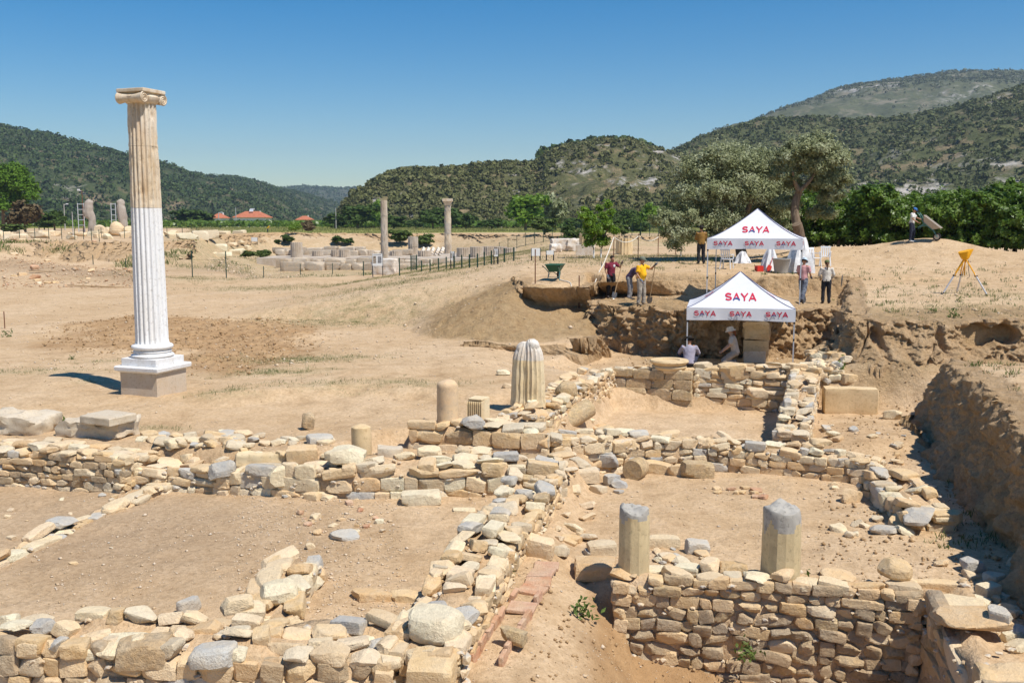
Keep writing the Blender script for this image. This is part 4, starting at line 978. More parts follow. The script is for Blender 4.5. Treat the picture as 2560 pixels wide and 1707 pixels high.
# big cream block
pH = W(2130,1034,-.72)
def rough_block(name, label, p, dims, rz, mat, cat='block', seed=0, tilt=(0,0), n=8, am=.014):
    root = empty(name, p, rz); tag(root, label, cat)
    bm = bmesh.new(); bmesh.ops.create_cube(bm, size=1); bmesh.ops.subdivide_edges(bm, edges=bm.edges[:], cuts=n, use_grid_fill=True)
    co = np.array([v.co[:] for v in bm.verts])*2; L = (np.abs(co)**18).sum(1)**(1/18); co = co/L[:,None]/2*np.array(dims)
    co += am*np.stack([fbm(co[:,0]*4+seed+k*9, co[:,1]*4, co[:,2]*4+k*3, seed=seed+k, o=3) for k in range(3)], 1)
    F = [[v.index for v in f.verts] for f in bm.faces]; bm.free()
    o = mk('block', co+np.array([0,0,dims[2]/2]), F, MATS[mat], root, 40); root.rotation_euler = (tilt[0], tilt[1], rz); return root
rough_block('cream_block', 'big cream limestone block standing on edge in the right room', Vector((pH.x,pH.y+.2,-.76)), (1.36,.42,.70), R(-8), 'marble_honey', seed=3)
# field-edge blocks at the left
q = W(40,1066,-.05); rough_block('field_block', 'wide rough grey slab block at the far end of the field edge', Vector((q.x,q.y,-.18)), (1.6,.9,.40), R(-14), 'marble_grey', seed=6, am=.085)
q = W(250,1075,-.05); rough_block('field_block', 'rough pitted block lying under a smooth square slab', Vector((q.x,q.y,-.18)), (1.48,.72,.36), R(-12), 'marble_grey', seed=8, am=.085)
q = W(268,1054,.2); rough_block('square_slab', 'smooth square grey slab resting on a rough block', Vector((q.x,q.y+.05,.18)), (.86,.72,.17), R(-26), 'marble_grey', seed=9, am=.012)
q = W(655,1140,-.25); rough_block('flat_block', 'large pale flat block on the thick wall by the soil', Vector((q.x,q.y+.1,-.42)), (1.0,.62,.26), R(12), 'marble_fluted', seed=10, am=.02)
q = W(975,1130,-.2); rough_block('round_block', 'small grey drum slice lying behind the thick wall', Vector((q.x,q.y,-.30)), (.46,.34,.20), R(6), 'marble_grey', seed=11, am=.03)
# small pointed rock on the field
q = W(770,1058,-.05); o = place_stone(None, (q.x,q.y,H(q.x,q.y)+.17), (.28,.26,.40), .4, 'stone_ochre', 'rubble', rnd, .1, 'pointed_rock'); tag(o, 'upright pointed tan rock alone on the bare field', 'rock')
# fallen shaft piece over the left wall of the back room, and a drum
def drum_lying(label, p, r, L, yaw, mat, dip=.12, name='fallen_drum'):
    o = empty(name, p, yaw); tag(o, label, 'column drum')
    m = MB(); m.tube([(-L/2,0,r*.8-dip), (-L/4,0,r*.8-dip*.5), (L/4,0,r*.8+dip*.5), (L/2,0,r*.8+dip)], [r*.97,r,r,r*.96], 24); s = m.build('drum', MATS[mat], o, 40); return o
q = W(1440,1030,-.35); drum_lying('pitted shaft piece fallen slantwise into the back room', Vector((q.x,q.y,-.62)), .24, .85, R(38), 'stone_ochre', .14)
q = W(1415,985,.05); o = place_stone(None, (q.x,q.y,.16), (.55,.5,.42), .3, 'stone_ochre', 'round', rnd, .1, 'round_boulder'); tag(o, 'rounded ochre boulder on the left wall of the back room', 'boulder')
q = W(1590,1165,-.75); drum_lying('short ochre drum on its side at the room corner', Vector((q.x,q.y,-.98)), .22, .40, R(60), 'stone_ochre', 0)
# clay pot
q = W(1835,992,-.8); o = empty('clay_pot', (q.x,q.y,-.92)); tag(o, 'small red clay pot base set in the back room floor', 'pot')
MB().lathe([(.10,-.02), (.14,0), (.155,.1), (.16,.22), (.17,.25), (.145,.25), (.13,.22), (.12,.05), (.02,.04)], 24).build('body', MATS['clay_red'], o, 40)
# pedestal of two ochre blocks under the lower tent, with a grey slab
q = Vector(((1895-1280)/FPX*33.2, 33.2, -.50))
o = empty('ochre_pedestal', q, R(-14)); tag(o, 'two stacked ochre blocks with broken top under the lower tent', 'pedestal')
MB().box((0,0,.36), (.84,.62,.72), bev=.02).build('lower_block', MATS['marble_honey'], o)
me = rough_block('tmp', 'x', Vector((0,0,0)), (.86,.60,.60), 0, 'marble_honey', seed=21, am=.05); ch = me.children[0]; ch.parent = o; ch.location = (0,0,.73); ch.name = 'upper_block'; bpy.data.objects.remove(me)
q2 = Vector(((1893-1280)/FPX*32.4, 32.4, -.50)); rough_block('grey_slab', 'thin grey marble slab leaning on the ochre blocks', q2, (.72,.10,.42), R(-6), 'marble_grey', seed=22, tilt=(R(-14),0), am=.008)

# --- clay drain in the corridor
def tile_part(parent, name, p, dims, rot): 
    m = MB().box((0,0,0), dims, bev=.012); o = m.build(name, MATS['terracotta'], parent); o.location = Vector(p)-parent.location; o.rotation_euler = rot; return o
dr = empty('clay_drain', W(1260,1640,-.98)); tag(dr, 'terracotta tile drain running along the corridor floor', 'drain')
a, b = W(1215,1700,-.97), W(1368,1440,-.97); dv = (b-a); yaw = math.atan2(dv.y, dv.x); side = Vector((dv.y,-dv.x,0)).normalized()
Ld = dv.length; k = 0; s = 0.0; r2 = random.Random(3)
while s < Ld:
    w = r2.uniform(.24, .36); f = (s+w/2)/Ld; p = a+dv*f; zg = H(p.x, p.y)
    if f > .42 and not .55 < f < .60:
        tile_part(dr, 'cover_tile', (p.x+r2.uniform(-.03,.03), p.y, zg+.035), (w*.95, .36, .05), (r2.gauss(0,.05), r2.gauss(0,.05), yaw+r2.gauss(0,.08)))
    else:
        for sg in (-1, 1):
            q = p+side*sg*.17; tile_part(dr, 'side_tile', (q.x, q.y, zg+.03), (w*.9, .06, .16), (r2.gauss(0,.1), r2.gauss(0,.06), yaw+r2.gauss(0,.07)))
    s += w
# ------------------------------------------------------------------ tents
flat('tent_cloth', (.80,.80,.83), .75, var=.03, scale=4); flat('tent_metal', (.62,.63,.65), .45, .3, .05); flat('black_plastic', (.02,.02,.022), .5)
flat('print_red', (.52,.020,.055), .7, var=.05); flat('print_blue', (.035,.07,.22), .7, var=.05); flat('print_faint', (.52,.40,.46), .8, var=.05); flat('seam_blue', (.10,.11,.20), .7, var=.05)
nt = MATS['tent_cloth'].node_tree; tr = nt.nodes.new('ShaderNodeBsdfTranslucent'); tr.inputs[0].default_value = (.8,.8,.82,1); mx = nt.nodes.new('ShaderNodeMixShader'); mx.inputs[0].default_value = .22
nt.links.new(nt.nodes['Principled BSDF'].outputs[0], mx.inputs[1]); nt.links.new(tr.outputs[0], mx.inputs[2]); nt.links.new(mx.outputs[0], nt.nodes['Material Output'].inputs[0])
def arc(cx, cy, rx, ry, a0, a1, n=12): return [(cx+rx*math.cos(R(a0+(a1-a0)*k/n)), cy+ry*math.sin(R(a0+(a1-a0)*k/n))) for k in range(n+1)]
GLY = {'S': [arc(.5,.74,.42,.20,30,270)+arc(.5,.30,.44,.22,90,-150)], 'A': [[(.0,0),(.5,1),(1,0)], [(.2,.30),(.8,.30)]], 'Y': [[(0,1),(.5,.48),(1,1)], [(.5,.48),(.5,0)]],
       'A1': [[(.10,.22),(.5,1),(.90,.22)]], 'arc': [arc(.5,-.10,.52,.42,160,20)],
       'H': [[(0,0),(0,1)], [(1,0),(1,1)], [(0,.5),(1,.5)]], 'O': [arc(.5,.5,.5,.5,0,360,14)], 'L': [[(0,1),(0,0),(.9,0)]], 'D': [[(0,0),(0,1),(.5,1)]+arc(.5,.5,.5,.5,90,-90,8)+[(0,0)]], 'I': [[(.5,0),(.5,1)]], 'N': [[(0,0),(0,1),(1,0),(1,1)]], 'G': [arc(.5,.5,.5,.5,40,320,12)+[(.95,.45),(.55,.45)]]}
def ribbon(pts, th):
    """2D polyline to quads"""
    Q = []; n = len(pts)
    # resample long segments
    out = [pts[0]]
    for a, b in zip(pts, pts[1:]):
        k = max(1, int(math.hypot(b[0]-a[0], b[1]-a[1])/.3))
        for i in range(1, k+1): out.append((a[0]+(b[0]-a[0])*i/k, a[1]+(b[1]-a[1])*i/k))
    for a, b in zip(out, out[1:]):
        dx, dy = b[0]-a[0], b[1]-a[1]; l = math.hypot(dx, dy) or 1; nx, ny = -dy/l*th/2, dx/l*th/2; ex, ey = dx/l*th*.25, dy/l*th*.25
        Q.append([(a[0]-ex+nx,a[1]-ey+ny), (b[0]+ex+nx,b[1]+ey+ny), (b[0]+ex-nx,b[1]+ey-ny), (a[0]-ex-nx,a[1]-ey-ny)])
    return Q
def lettering(parent, fmap, cx, cy, h, sx=1.0):
    """SAYA over HOLDING centred at (cx, cy) on a cloth given by fmap(u, v) -> point just proud of it"""
    adv = 1.28; wid = 3*adv+1
    sets = {'print_red': [], 'print_blue': [], 'print_faint': []}
    for i, g in enumerate(('S','A1','Y','A')):
        for st in GLY[g]: sets['print_red'] += [[((x+i*adv-wid/2), y-.5) for x, y in q] for q in ribbon(st, .23)]
    sets['print_blue'] += [[((x+adv-wid/2), y-.5) for x, y in q] for q in ribbon(GLY['arc'][0], .20)]
    w2 = wid*.80; a2 = w2/6.6
    for i, g in enumerate('HOLDING'):
        for st in GLY[g]: sets['print_faint'] += [[((x*.24+i*a2-w2/2+.1), y*.22-1.0) for x, y in q] for q in ribbon(st, .06)]
    for mname, quads in sets.items():
        V = []; F = []; lift = {'print_red': 0, 'print_blue': .0015, 'print_faint': 0}[mname]
        for k, q in enumerate(quads):
            for x, y in q: V.append(fmap(cx+x*h*sx, cy+y*h, lift+.0002*(k % 3)))
            n = len(V); F.append((n-1, n-2, n-3, n-4))
        mk('lettering', V, F, MATS[mname], parent)
def tent(label, p, rz, w, eave, rise, legz):
    root = empty('canopy_tent', p, rz); tag(root, label, 'tent')
    hw = w/2; n = 18
    def prof(v): return eave+rise*(v**1.32)
    def roof(u, v, side):     # u -1..1 across, v 0..1 up
        k = 1-v; x = u*hw*k; y = -hw*k; z = prof(v)-.05*(1-u*u)*math.sin(math.pi*min(v*1.2, 1))*.6
        c, s = math.cos(side*math.pi/2), math.sin(side*math.pi/2)
        return Vector((x*c-y*s, x*s+y*c, z))
    can = None; can = empty('canopy'); can.parent = root
    for side in range(4):
        P = np.array([[roof(-1+2*i/n, min(j/n, .995), side)[:] for j in range(n+1)] for i in range(n+1)])
        grid_mesh('roof_panel', P, MATS['tent_cloth'], parent=can)
        # valance with folds
        m_ = 25; G = np.zeros((m_, 6, 3)); c, s = math.cos(side*math.pi/2), math.sin(side*math.pi/2)
        for i in range(m_):
            for j in range(6):
                u = -1+2*i/(m_-1); x = u*hw; bulge = .02*math.sin(u*9+side)*(j/5)+.012*math.sin(u*23)*(j/5)
                y = -hw-.006-bulge*(1-u*u*.8); z = eave+.012-(.40)*(j/5)*(1-.06*math.cos(u*math.pi)*.5)
                G[i,j] = (x*c-y*s, x*s+y*c, z)
        grid_mesh('valance', G, MATS['tent_cloth'], parent=can)
        # dark piping on the hips
        m = MB(); m.tube([roof(1, v, side)+Vector((0,0,.012)) for v in np.linspace(0, .99, 14)], .011, 5); m.build('piping', MATS['seam_blue'], can)
        a = .17
        if side in (0, 1, 3):
            def fv(x, z, lift, c=c, s=s):
                u = x/hw; bulge = .032*(1-u*u*.8)*max(0, (eave-z)/.4); y = -hw-.012-bulge-lift
                return Vector((x*c-y*s, x*s+y*c, z))
            for cx in (-hw*.66, 0, hw*.66): lettering(can, fv, cx, eave-.17, .145, .95)
            def fr(x, vv, lift, side=side):
                v = vv; k = 1-v; u = x/(hw*k); q = roof(u, v, side); return q+Vector((0,0,.02+lift))
            def fr2(x, y, lift, side=side): return fr(x, .36+y, lift, side)
            lettering(can, lambda x, y, l, side=side: fr(x, y, l, side), 0, .40, .19 if side == 0 else .16, 1.05)
    for sx, sy in ((-1,-1),(1,-1),(1,1),(-1,1)):
        lg = MB().box((sx*(hw-.03), sy*(hw-.03), (eave+legz)/2+.15), (.038,.038,eave-legz-.3)).box((sx*(hw-.03), sy*(hw-.03), legz+.5), (.028,.028,1.0)).build('leg', MATS['tent_metal'], root)
        MB().box((sx*(hw-.03), sy*(hw-.03), legz+.012), (.10,.10,.022)).box((sx*(hw-.03), sy*(hw-.03), legz+.98), (.05,.05,.07)).box((sx*(hw-.03), sy*(hw-.03), eave-.42), (.055,.055,.08)).build('foot', MATS['black_plastic'], lg)
    m = MB()
    for side in range(4):
        c, s = math.cos(side*math.pi/2), math.sin(side*math.pi/2)
        f = lambda x, z: (x*c+(hw-.03)*s, x*s-(hw-.03)*c, z)
        m.tube([f(-hw+.03, eave-.06), f(0, eave-.34)], .012, 5); m.tube([f(-hw+.03, eave-.36), f(0, eave-.06)], .012, 5)
        m.tube([f(hw-.03, eave-.06), f(0, eave-.34)], .012, 5); m.tube([f(hw-.03, eave-.36), f(0, eave-.06)], .012, 5)
    m.tube([(0,0,eave-.35), (0,0,eave+rise-.03)], .016, 6); m.build('truss', MATS['tent_metal'], root)
    return root
tA = Vector(((1884-1280)/FPX*38.0+.05, 37.9, 1.15)); tent('white printed canopy tent on the upper ledge by the olive trees', tA, R(-17), 3.42, 2.44, 1.12, 0.0)
tB = Vector(((1850-1280)/FPX*33.0, 32.95, -.50)); tent('white printed canopy tent over the seated diggers in the lower trench', tB, R(-12), 3.40, 1.95, 1.10, 0.0)

# ------------------------------------------------------------------ equipment
flat('barrow_green', (.035,.12,.075), .5, .2); flat('barrow_grey', (.42,.36,.30), .6); flat('rubber', (.025,.024,.023), .8); flat('frame_teal', (.10,.24,.24), .5, .2)
flat('wood_handle', (.45,.30,.16), .6); flat('steel_worn', (.20,.19,.18), .4, .7); flat('rust', (.16,.065,.035), .8); flat('tripod_yellow', (.78,.36,.015), .5); flat('tripod_pale', (.62,.60,.60), .4, .3); flat('cover_yellow', (.80,.38,.010), .55)
flat('chair_white', (.74,.75,.76), .45, var=.04); flat('bucket_red', (.62,.045,.03), .5); flat('rope_white', (.68,.63,.54), .9); flat('sheet_white', (.70,.69,.68), .6, var=.15, scale=6); flat('bin_grey', (.36,.34,.31), .7); flat('wire_green', (.016,.05,.035), .5); flat('sign_white', (.74,.74,.72), .5, var=.03); flat('sign_print', (.24,.24,.25), .6, var=.5, scale=9); flat('sign_brown', (.30,.25,.20), .6, var=.6, scale=11)
def wheelbarrow(label, p, rz, tilt, tray_mat, frame_mat):
    """wheel towards +X, handles towards -X; tilt lifts the handles about the wheel"""
    root = empty('wheelbarrow', p, rz); tag(root, label, 'wheelbarrow')
    M = Matrix.Translation((.62,0,.19))@Matrix.Rotation(tilt, 4, 'Y')@Matrix.Translation((-.62,0,-.19))
    def T(mb): mb.v = [tuple(M@Vector(v)) for v in mb.v]; return mb
    b = [(-.28,-.20,.36), (.26,-.17,.36), (.26,.17,.36), (-.28,.20,.36)]; t_ = [(-.48,-.32,.64), (.50,-.30,.64), (.50,.30,.64), (-.48,.32,.64)]
    m = MB(); ins = [(x*.96, y*.95, z) for x, y, z in t_]; bi = [(x*.95, y*.93, z+.015) for x, y, z in b]
    m.add(b+t_+ins+bi, [(3,2,1,0)]+[(k, (k+1)%4, 4+(k+1)%4, 4+k) for k in range(4)]+[(4+k, 4+(k+1)%4, 8+(k+1)%4, 8+k) for k in range(4)]+[(8+k, 8+(k+1)%4, 12+(k+1)%4, 12+k) for k in range(4)]+[(12,13,14,15)])
    for k in range(4): m.tube([t_[k], t_[(k+1)%4]], .016, 6)
    T(m).build('tray', tray_mat, root)
    m = MB()
    for s in (-1, 1):
        m.tube([(.66,s*.06,.19), (.30,s*.15,.33), (-.30,s*.23,.36), (-.62,s*.28,.52), (-.86,s*.30,.58)], .017, 7)
        m.tube([(-.22,s*.22,.35), (-.32,s*.24,.02), (-.24,s*.24,.015)], .016, 7); m.tube([(-.05,s*.19,.35), (-.30,s*.24,.10)], .012, 6)
    m.tube([(-.31,-.24,.14), (-.31,.24,.14)], .012, 6); T(m).build('frame', frame_mat, root)
    for s in (-1, 1): T(MB().tube([(-.80,s*.295,.57), (-.95,s*.31,.60)], .022, 8)).build('grip', MATS['rubber'], root)
    wh = T(MB().tube([(.62,-.035,.19), (.62,.035,.19)], .12, 18)).build('wheel', MATS['barrow_grey'], root)
    m = MB(); n = 20; ring = [(.62+.155*math.cos(2*math.pi*k/n), 0, .19+.155*math.sin(2*math.pi*k/n)) for k in range(n+1)]
    T(m.tube(ring, .037, 8, caps=False)).build('tyre', MATS['rubber'], wh, 180); return root
q = W(1388,706,1.78); wheelbarrow('green wheelbarrow parked by the rope on the mound', Vector((q.x,q.y,H(q.x,q.y)+.0)), R(75), 0, MATS['barrow_green'], MATS['frame_teal'])
qm = WD(2306,630,48.0); gm = H(qm.x, qm.y); wheelbarrow('tipped grey wheelbarrow pushed along the spoil ridge', Vector((qm.x,qm.y,gm)), R(-32), R(38), MATS['barrow_grey'], MATS['frame_teal'])
def tool(name, label, a, b, blade='shovel', cat='tool'):
    a = Vector(a); b = Vector(b); o = empty(name, b); tag(o, label, cat)
    d = (a-b).normalized(); m = MB().tube([Vector((0,0,0))+d*.12, a-b], .017, 7); m.build('handle', MATS['wood_handle'], o)
    m = MB(); side = d.cross(Vector((0,1,0))).normalized(); nn = d.cross(side)
    if blade == 'shovel':
        G = [(-.09,.26),(.09,.26),(.105,.10),(.05,0),(0,-.03),(-.05,0),(-.105,.10)]
        m.add([side*x+d*z+nn*(.03*(1-abs(x)/.1)) for x, z in G]+[side*x+d*z+nn*(.03*(1-abs(x)/.1)+.008) for x, z in G], [tuple(range(7)), tuple(range(13,6,-1))]+[(k, 7+k, 7+(k+1)%7, (k+1)%7) for k in range(7)])
    else:
        m.tube([side*-.22+Vector((0,0,-.02)), Vector((0,0,.03)), side*.22+Vector((0,0,-.03))], [.012,.03,.012], 6)
    m.build('blade', MATS['steel_worn'], o); return o
# surveying tripod
def tripod(p):
    root = empty('survey_tripod', p); tag(root, 'surveying tripod with its instrument wrapped in a yellow cover', 'tripod')
    hd = Vector((0,0,1.28))
    for (fx, fy) in ((-.74,-.02), (.02,.55), (.66,-.42)):
        ft = Vector((fx, fy, 0)); g = H(p.x+fx, p.y+fy)-p.z; ft.z = g
        mid = hd.lerp(ft, .48); lg = MB()
        d = (ft-hd).normalized(); s = d.cross(Vector((0,0,1))).normalized()
        l = lg.tube([hd+s*.05, mid+s*.03], .020, 6).tube([hd-s*.05, mid-s*.03], .020, 6).build('leg', MATS['tripod_yellow'], root)
        MB().tube([mid-d*.08, ft-d*.08], .030, 7).build('lower_leg', MATS['tripod_pale'], l); MB().tube([ft-d*.10, ft+d*.02], [.026,.006], 7).box(tuple(mid), (.09,.06,.05)).build('foot', MATS['black_plastic'], l)
    MB().lathe([(.10,1.26), (.11,1.30), (.07,1.32)], 16).build('head', MATS['tripod_yellow'], root)
    m = MB(); m.tube([hd, hd+Vector((.01,0,-.62))], .02, 7); m.build('plumb_pole', MATS['tripod_yellow'], root)
    # folded cover
    n, k = 28, 10; G = np.zeros((n, k, 3))
    for i in range(n):
        a = 2*math.pi*i/n
        for j in range(k):
            f = j/(k-1); r = (.08+.115*f**.7)*(1+.20*math.sin(a*3+1)*f+.10*math.sin(a*7)*f)
            G[i,j] = (r*1.25*math.cos(a), r*.8*math.sin(a), 1.22+.30*f+.07*math.cos(a-.2)*f)
    V = G.reshape(-1,3); F = grid_faces(n, k, True).tolist(); F.append([i*k+k-1 for i in range(n)]); F.append([i*k for i in range(n)][::-1])
    mk('instrument_cover', V, F, MATS['cover_yellow'], root, 60)
    m = MB().tube([(.10,-.05,1.2), (.13,-.03,.85), (.16,-.06,.62), (.08,-.02,.55)], .010, 6); m.build('strap', MATS['black_plastic'], root)
q = W(2408,736,1.68); tripod(Vector((q.x,q.y,H(q.x,q.y))))
# plastic chairs
def chair(label, p, rz):
    root = empty('plastic_chair', p, rz); tag(root, label, 'chair', 'white plastic chairs under the olive tree')
    MB().box((0,0,.43), (.46,.44,.03), bev=.012).build('seat', MATS['chair_white'], root)
    bk = MB()
    for x in (-.18,-.09,0,.09,.18): bk.box((x,.235,.65), (.05,.02,.40), rot=(R(-12),0,0))
    bk.box((0,.285,.86), (.46,.025,.07), rot=(R(-12),0,0)).build('backrest', MATS['chair_white'], root)
    for sx in (-1, 1):
        MB().box((sx*.235,0,.64), (.05,.44,.03)).box((sx*.235,-.20,.54), (.045,.045,.2)).build('armrest', MATS['chair_white'], root)
        for sy in (-1, 1): MB().tube([(sx*.20,sy*.19,.43), (sx*.245,sy*.23,0)], .024, 6).build('leg', MATS['chair_white'], root)
for px, py, Y, rz, lb in ((2035,648,44.5,R(25),'white plastic chair nearer the tent of the pair by the olive trunk'), (2063,646,45.3,R(-20),'white plastic chair nearer the grove of the pair by the olive trunk')):
    q = WD(px,py,Y); chair(lb, Vector((q.x,q.y,H(q.x,q.y))), rz)
q = WD(1817,652,44.0); chair('white plastic chair standing alone beside the trunk behind the upper tent', Vector((q.x,q.y,H(q.x,q.y))), R(150))
# red box, grey tub, wrapped sheets behind the upper tent
q = WD(1898,660,43.0); g = Vector((q.x,q.y,H(q.x,q.y))); o = empty('red_crate', g, .3); tag(o, 'open red plastic crate on the ground under the olive tree', 'crate')
MB().box((0,0,.02), (.30,.24,.03)).box((-.145,0,.13), (.015,.24,.24)).box((.145,0,.13), (.015,.24,.24)).box((0,.115,.13), (.28,.015,.24)).box((0,-.115,.13), (.28,.015,.24)).build('body', MATS['bucket_red'], o)
o = tool('red_shovel', 'red shovel leaning up beside the red crate', g+Vector((.62,.1,.62)), g+Vector((.40,.0,.02)), 'shovel'); o.children[0].data.materials[0] = MATS['bucket_red']; o.children[1].data.materials[0] = MATS['bucket_red']
q = WD(1953,668,42.4); g = Vector((q.x,q.y,H(q.x,q.y))); o = empty('grey_tub', g); tag(o, 'grey plastic tub standing among the white sheets', 'tub')
MB().lathe([(.28,0), (.36,.55), (.39,.58), (.39,.62), (.36,.62), (.34,.58), (.27,.04), (.03,.03)], 24).build('body', MATS['bin_grey'], o, 40)
def sheet(label, p, w, h, seed):
    n, k = 26, 16; G = np.zeros((n, k, 3))
    for i in range(n):
        a = 2*math.pi*i/n
        for j in range(k):
            f = j/(k-1); r = w*(1-f*.72)*(1+.20*math.sin(a*5+seed+f*2)+.12*math.sin(a*9+seed*2-f*4)); G[i,j] = (r*math.cos(a), r*math.sin(a)*.8, h*f**.9)
    G[...,2] += .05*fbm(G[...,0]*4+seed, G[...,1]*4, seed=seed, o=3)
    V = G.reshape(-1,3); F = grid_faces(n, k, True).tolist(); F.append([i*k+k-1 for i in range(n)])
    o = mk('plastic_sheet', V, F, MATS['sheet_white'], None, 50); o.location = p; tag(o, label, 'plastic sheet')
for px, py, Y, w, h, lb in ((1926,664,43.4,.45,.95,'crumpled white sheet heaped round an olive trunk left of the grey tub'), (2000,664,42.6,.62,1.5,'tall white sheet bundle right of the grey tub behind the tent leg'), (1857,634,47.5,.4,.6,'small white sheet wrapped at the foot of a far olive trunk')):
    q = WD(px,py,Y); sheet(lb, Vector((q.x,q.y,H(q.x,q.y)-.03)), w, h, int(px) % 17)
# rope barrier on rusty stakes
stakes = [(1338,703,.0,1.42,'rusty stake at the mound edge left of the green wheelbarrow'), (1448,686,0,1.15,'rusty stake between the green wheelbarrow and the young trees'), (1534,655,0,1.05,'rusty stake behind the digger in maroon carrying the rope'), (1595,652,0,1.05,'rusty stake beside the fluted drum with rope tied on'), (1645,644,0,.9,'rusty stake where the rope ends near the drooping olive'), (1689,640,0,.75,'bare rusty stake nearest the drooping olive branch')]
tops = []
for px, py, _, h, lb in stakes:
    zg = 1.78 if py > 680 else 1.9
    q = W(px,py,zg); q.z = H(q.x,q.y); q = W(px,py,q.z); q.z = H(q.x,q.y)
    hh = {1338:1.35,1448:1.25,1534:1.35,1595:1.35,1645:1.2,1689:1.1}[px]
    o = MB().tube([(0,0,-.1), (0,0,hh)], .022, 6).build('iron_stake', MATS['rust']); o.location = q; tag(o, lb, 'stake'); tops.append((q, hh))
def rope(label, pts, sag):
    m = MB(); P = []
    for (a, b), sg in zip(zip(pts, pts[1:]), sag):
        for k in range(9): f = k/8; P.append(a.lerp(b, f)-Vector((0,0,4*sg*f*(1-f))))
    P = [p for i, p in enumerate(P) if i == 0 or (p-P[i-1]).length > 1e-3]
    for p in P: p.z = max(p.z, H(p.x, p.y)+.03)
    o = m.tube(P, .022, 5).build('rope', MATS['rope_white']); tag(o, label, 'rope')
tp = [t[0]+Vector((0,0,t[1]-.12)) for t in tops]
gq = W(1400,706,1.78); gq.z = H(gq.x,gq.y)+.03
rope('sagging white rope running along the rusty stakes and down to the mound', [gq, tops[1][0]+Vector((.1,0,.10)), tp[2], tp[3], tp[4]], [.0,.25,.28,.22])
# ------------------------------------------------------------------ people
for nm, c in (('skin', (.42,.22,.13)), ('skin_pale', (.55,.33,.22)), ('cloth_maroon', (.19,.025,.045)), ('cloth_yellow', (.82,.42,.012)), ('cloth_purple', (.085,.055,.10)), ('cloth_ochre', (.23,.125,.03)), ('cloth_pink', (.58,.30,.30)), ('cloth_cream', (.62,.56,.48)), ('cloth_white', (.68,.66,.62)), ('cloth_beige', (.52,.46,.39)), ('denim', (.075,.085,.11)), ('trouser_black', (.022,.022,.026)), ('trouser_khaki', (.36,.31,.25)), ('trouser_grey', (.24,.23,.23)), ('trouser_navy', (.03,.035,.06)), ('hat_dark', (.03,.025,.022)), ('hat_green', (.12,.15,.06)), ('cap_camo', (.17,.18,.13)), ('cap_blue', (.05,.17,.45)), ('cap_pale', (.45,.55,.66)), ('hat_straw', (.52,.42,.30)), ('hair_dark', (.025,.017,.013)), ('hair_brown', (.10,.05,.025)), ('hair_red', (.25,.08,.03)), ('glove_grey', (.10,.12,.15)), ('shoe_dark', (.06,.05,.045)), ('shoe_tan', (.30,.22,.14)), ('shoe_white', (.6,.6,.6)), ('eye_dark', (.02,.015,.012)), ('lip', (.35,.14,.10))):
    flat(nm, c, .85 if 'skin' not in nm else .6, var=.10, scale=14)
t = NT('cloth_stripe'); st = t.node('ShaderNodeTexWave', Scale=9.0); st.bands_direction = 'X'; t.l.new(t.obj(), st.inputs[0]); t.out(t.ramp(st.outputs['Fac'], [(.4, (.48,.44,.48)), (.6, (.20,.19,.28))]))
t = NT('denim_patch'); t.out(t.ramp(t.noise(t.obj(), 6, 3), [(.40, (.07,.075,.10)), (.6, (.22,.24,.28))]))
DG = bpy.context.evaluated_depsgraph_get
def remesh(mb, voxel=.022, it=4):
    me = bpy.data.meshes.new('t'); me.from_pydata([tuple(v) for v in mb.v], [], mb.f); me.update()
    o = bpy.data.objects.new('t', me); COL.objects.link(o)
    r = o.modifiers.new('r', 'REMESH'); r.mode = 'VOXEL'; r.voxel_size = voxel
    s = o.modifiers.new('s', 'SMOOTH'); s.factor = .5; s.iterations = it
    ev = o.evaluated_get(DG()); out = bpy.data.meshes.new_from_object(ev); bpy.data.objects.remove(o); bpy.data.meshes.remove(me)
    out.polygons.foreach_set('use_smooth', [True]*len(out.polygons)); out.materials.clear(); return out
STAND = dict(pelvis=(0,0,.95), chest=(0,-.01,1.27), neck=(0,-.01,1.46), head=(0,-.03,1.61), look=(0,-1,-.1),
    shL=(.19,0,1.40), elL=(.25,.03,1.13), haL=(.25,-.06,.88), shR=(-.19,0,1.40), elR=(-.25,.03,1.13), haR=(-.25,-.06,.88),
    hiL=(.095,0,.92), knL=(.11,-.02,.50), anL=(.12,.03,.09), toL=(.15,-.14,.04), hiR=(-.095,0,.92), knR=(-.11,-.02,.50), anR=(-.12,.03,.09), toR=(-.15,-.14,.04))
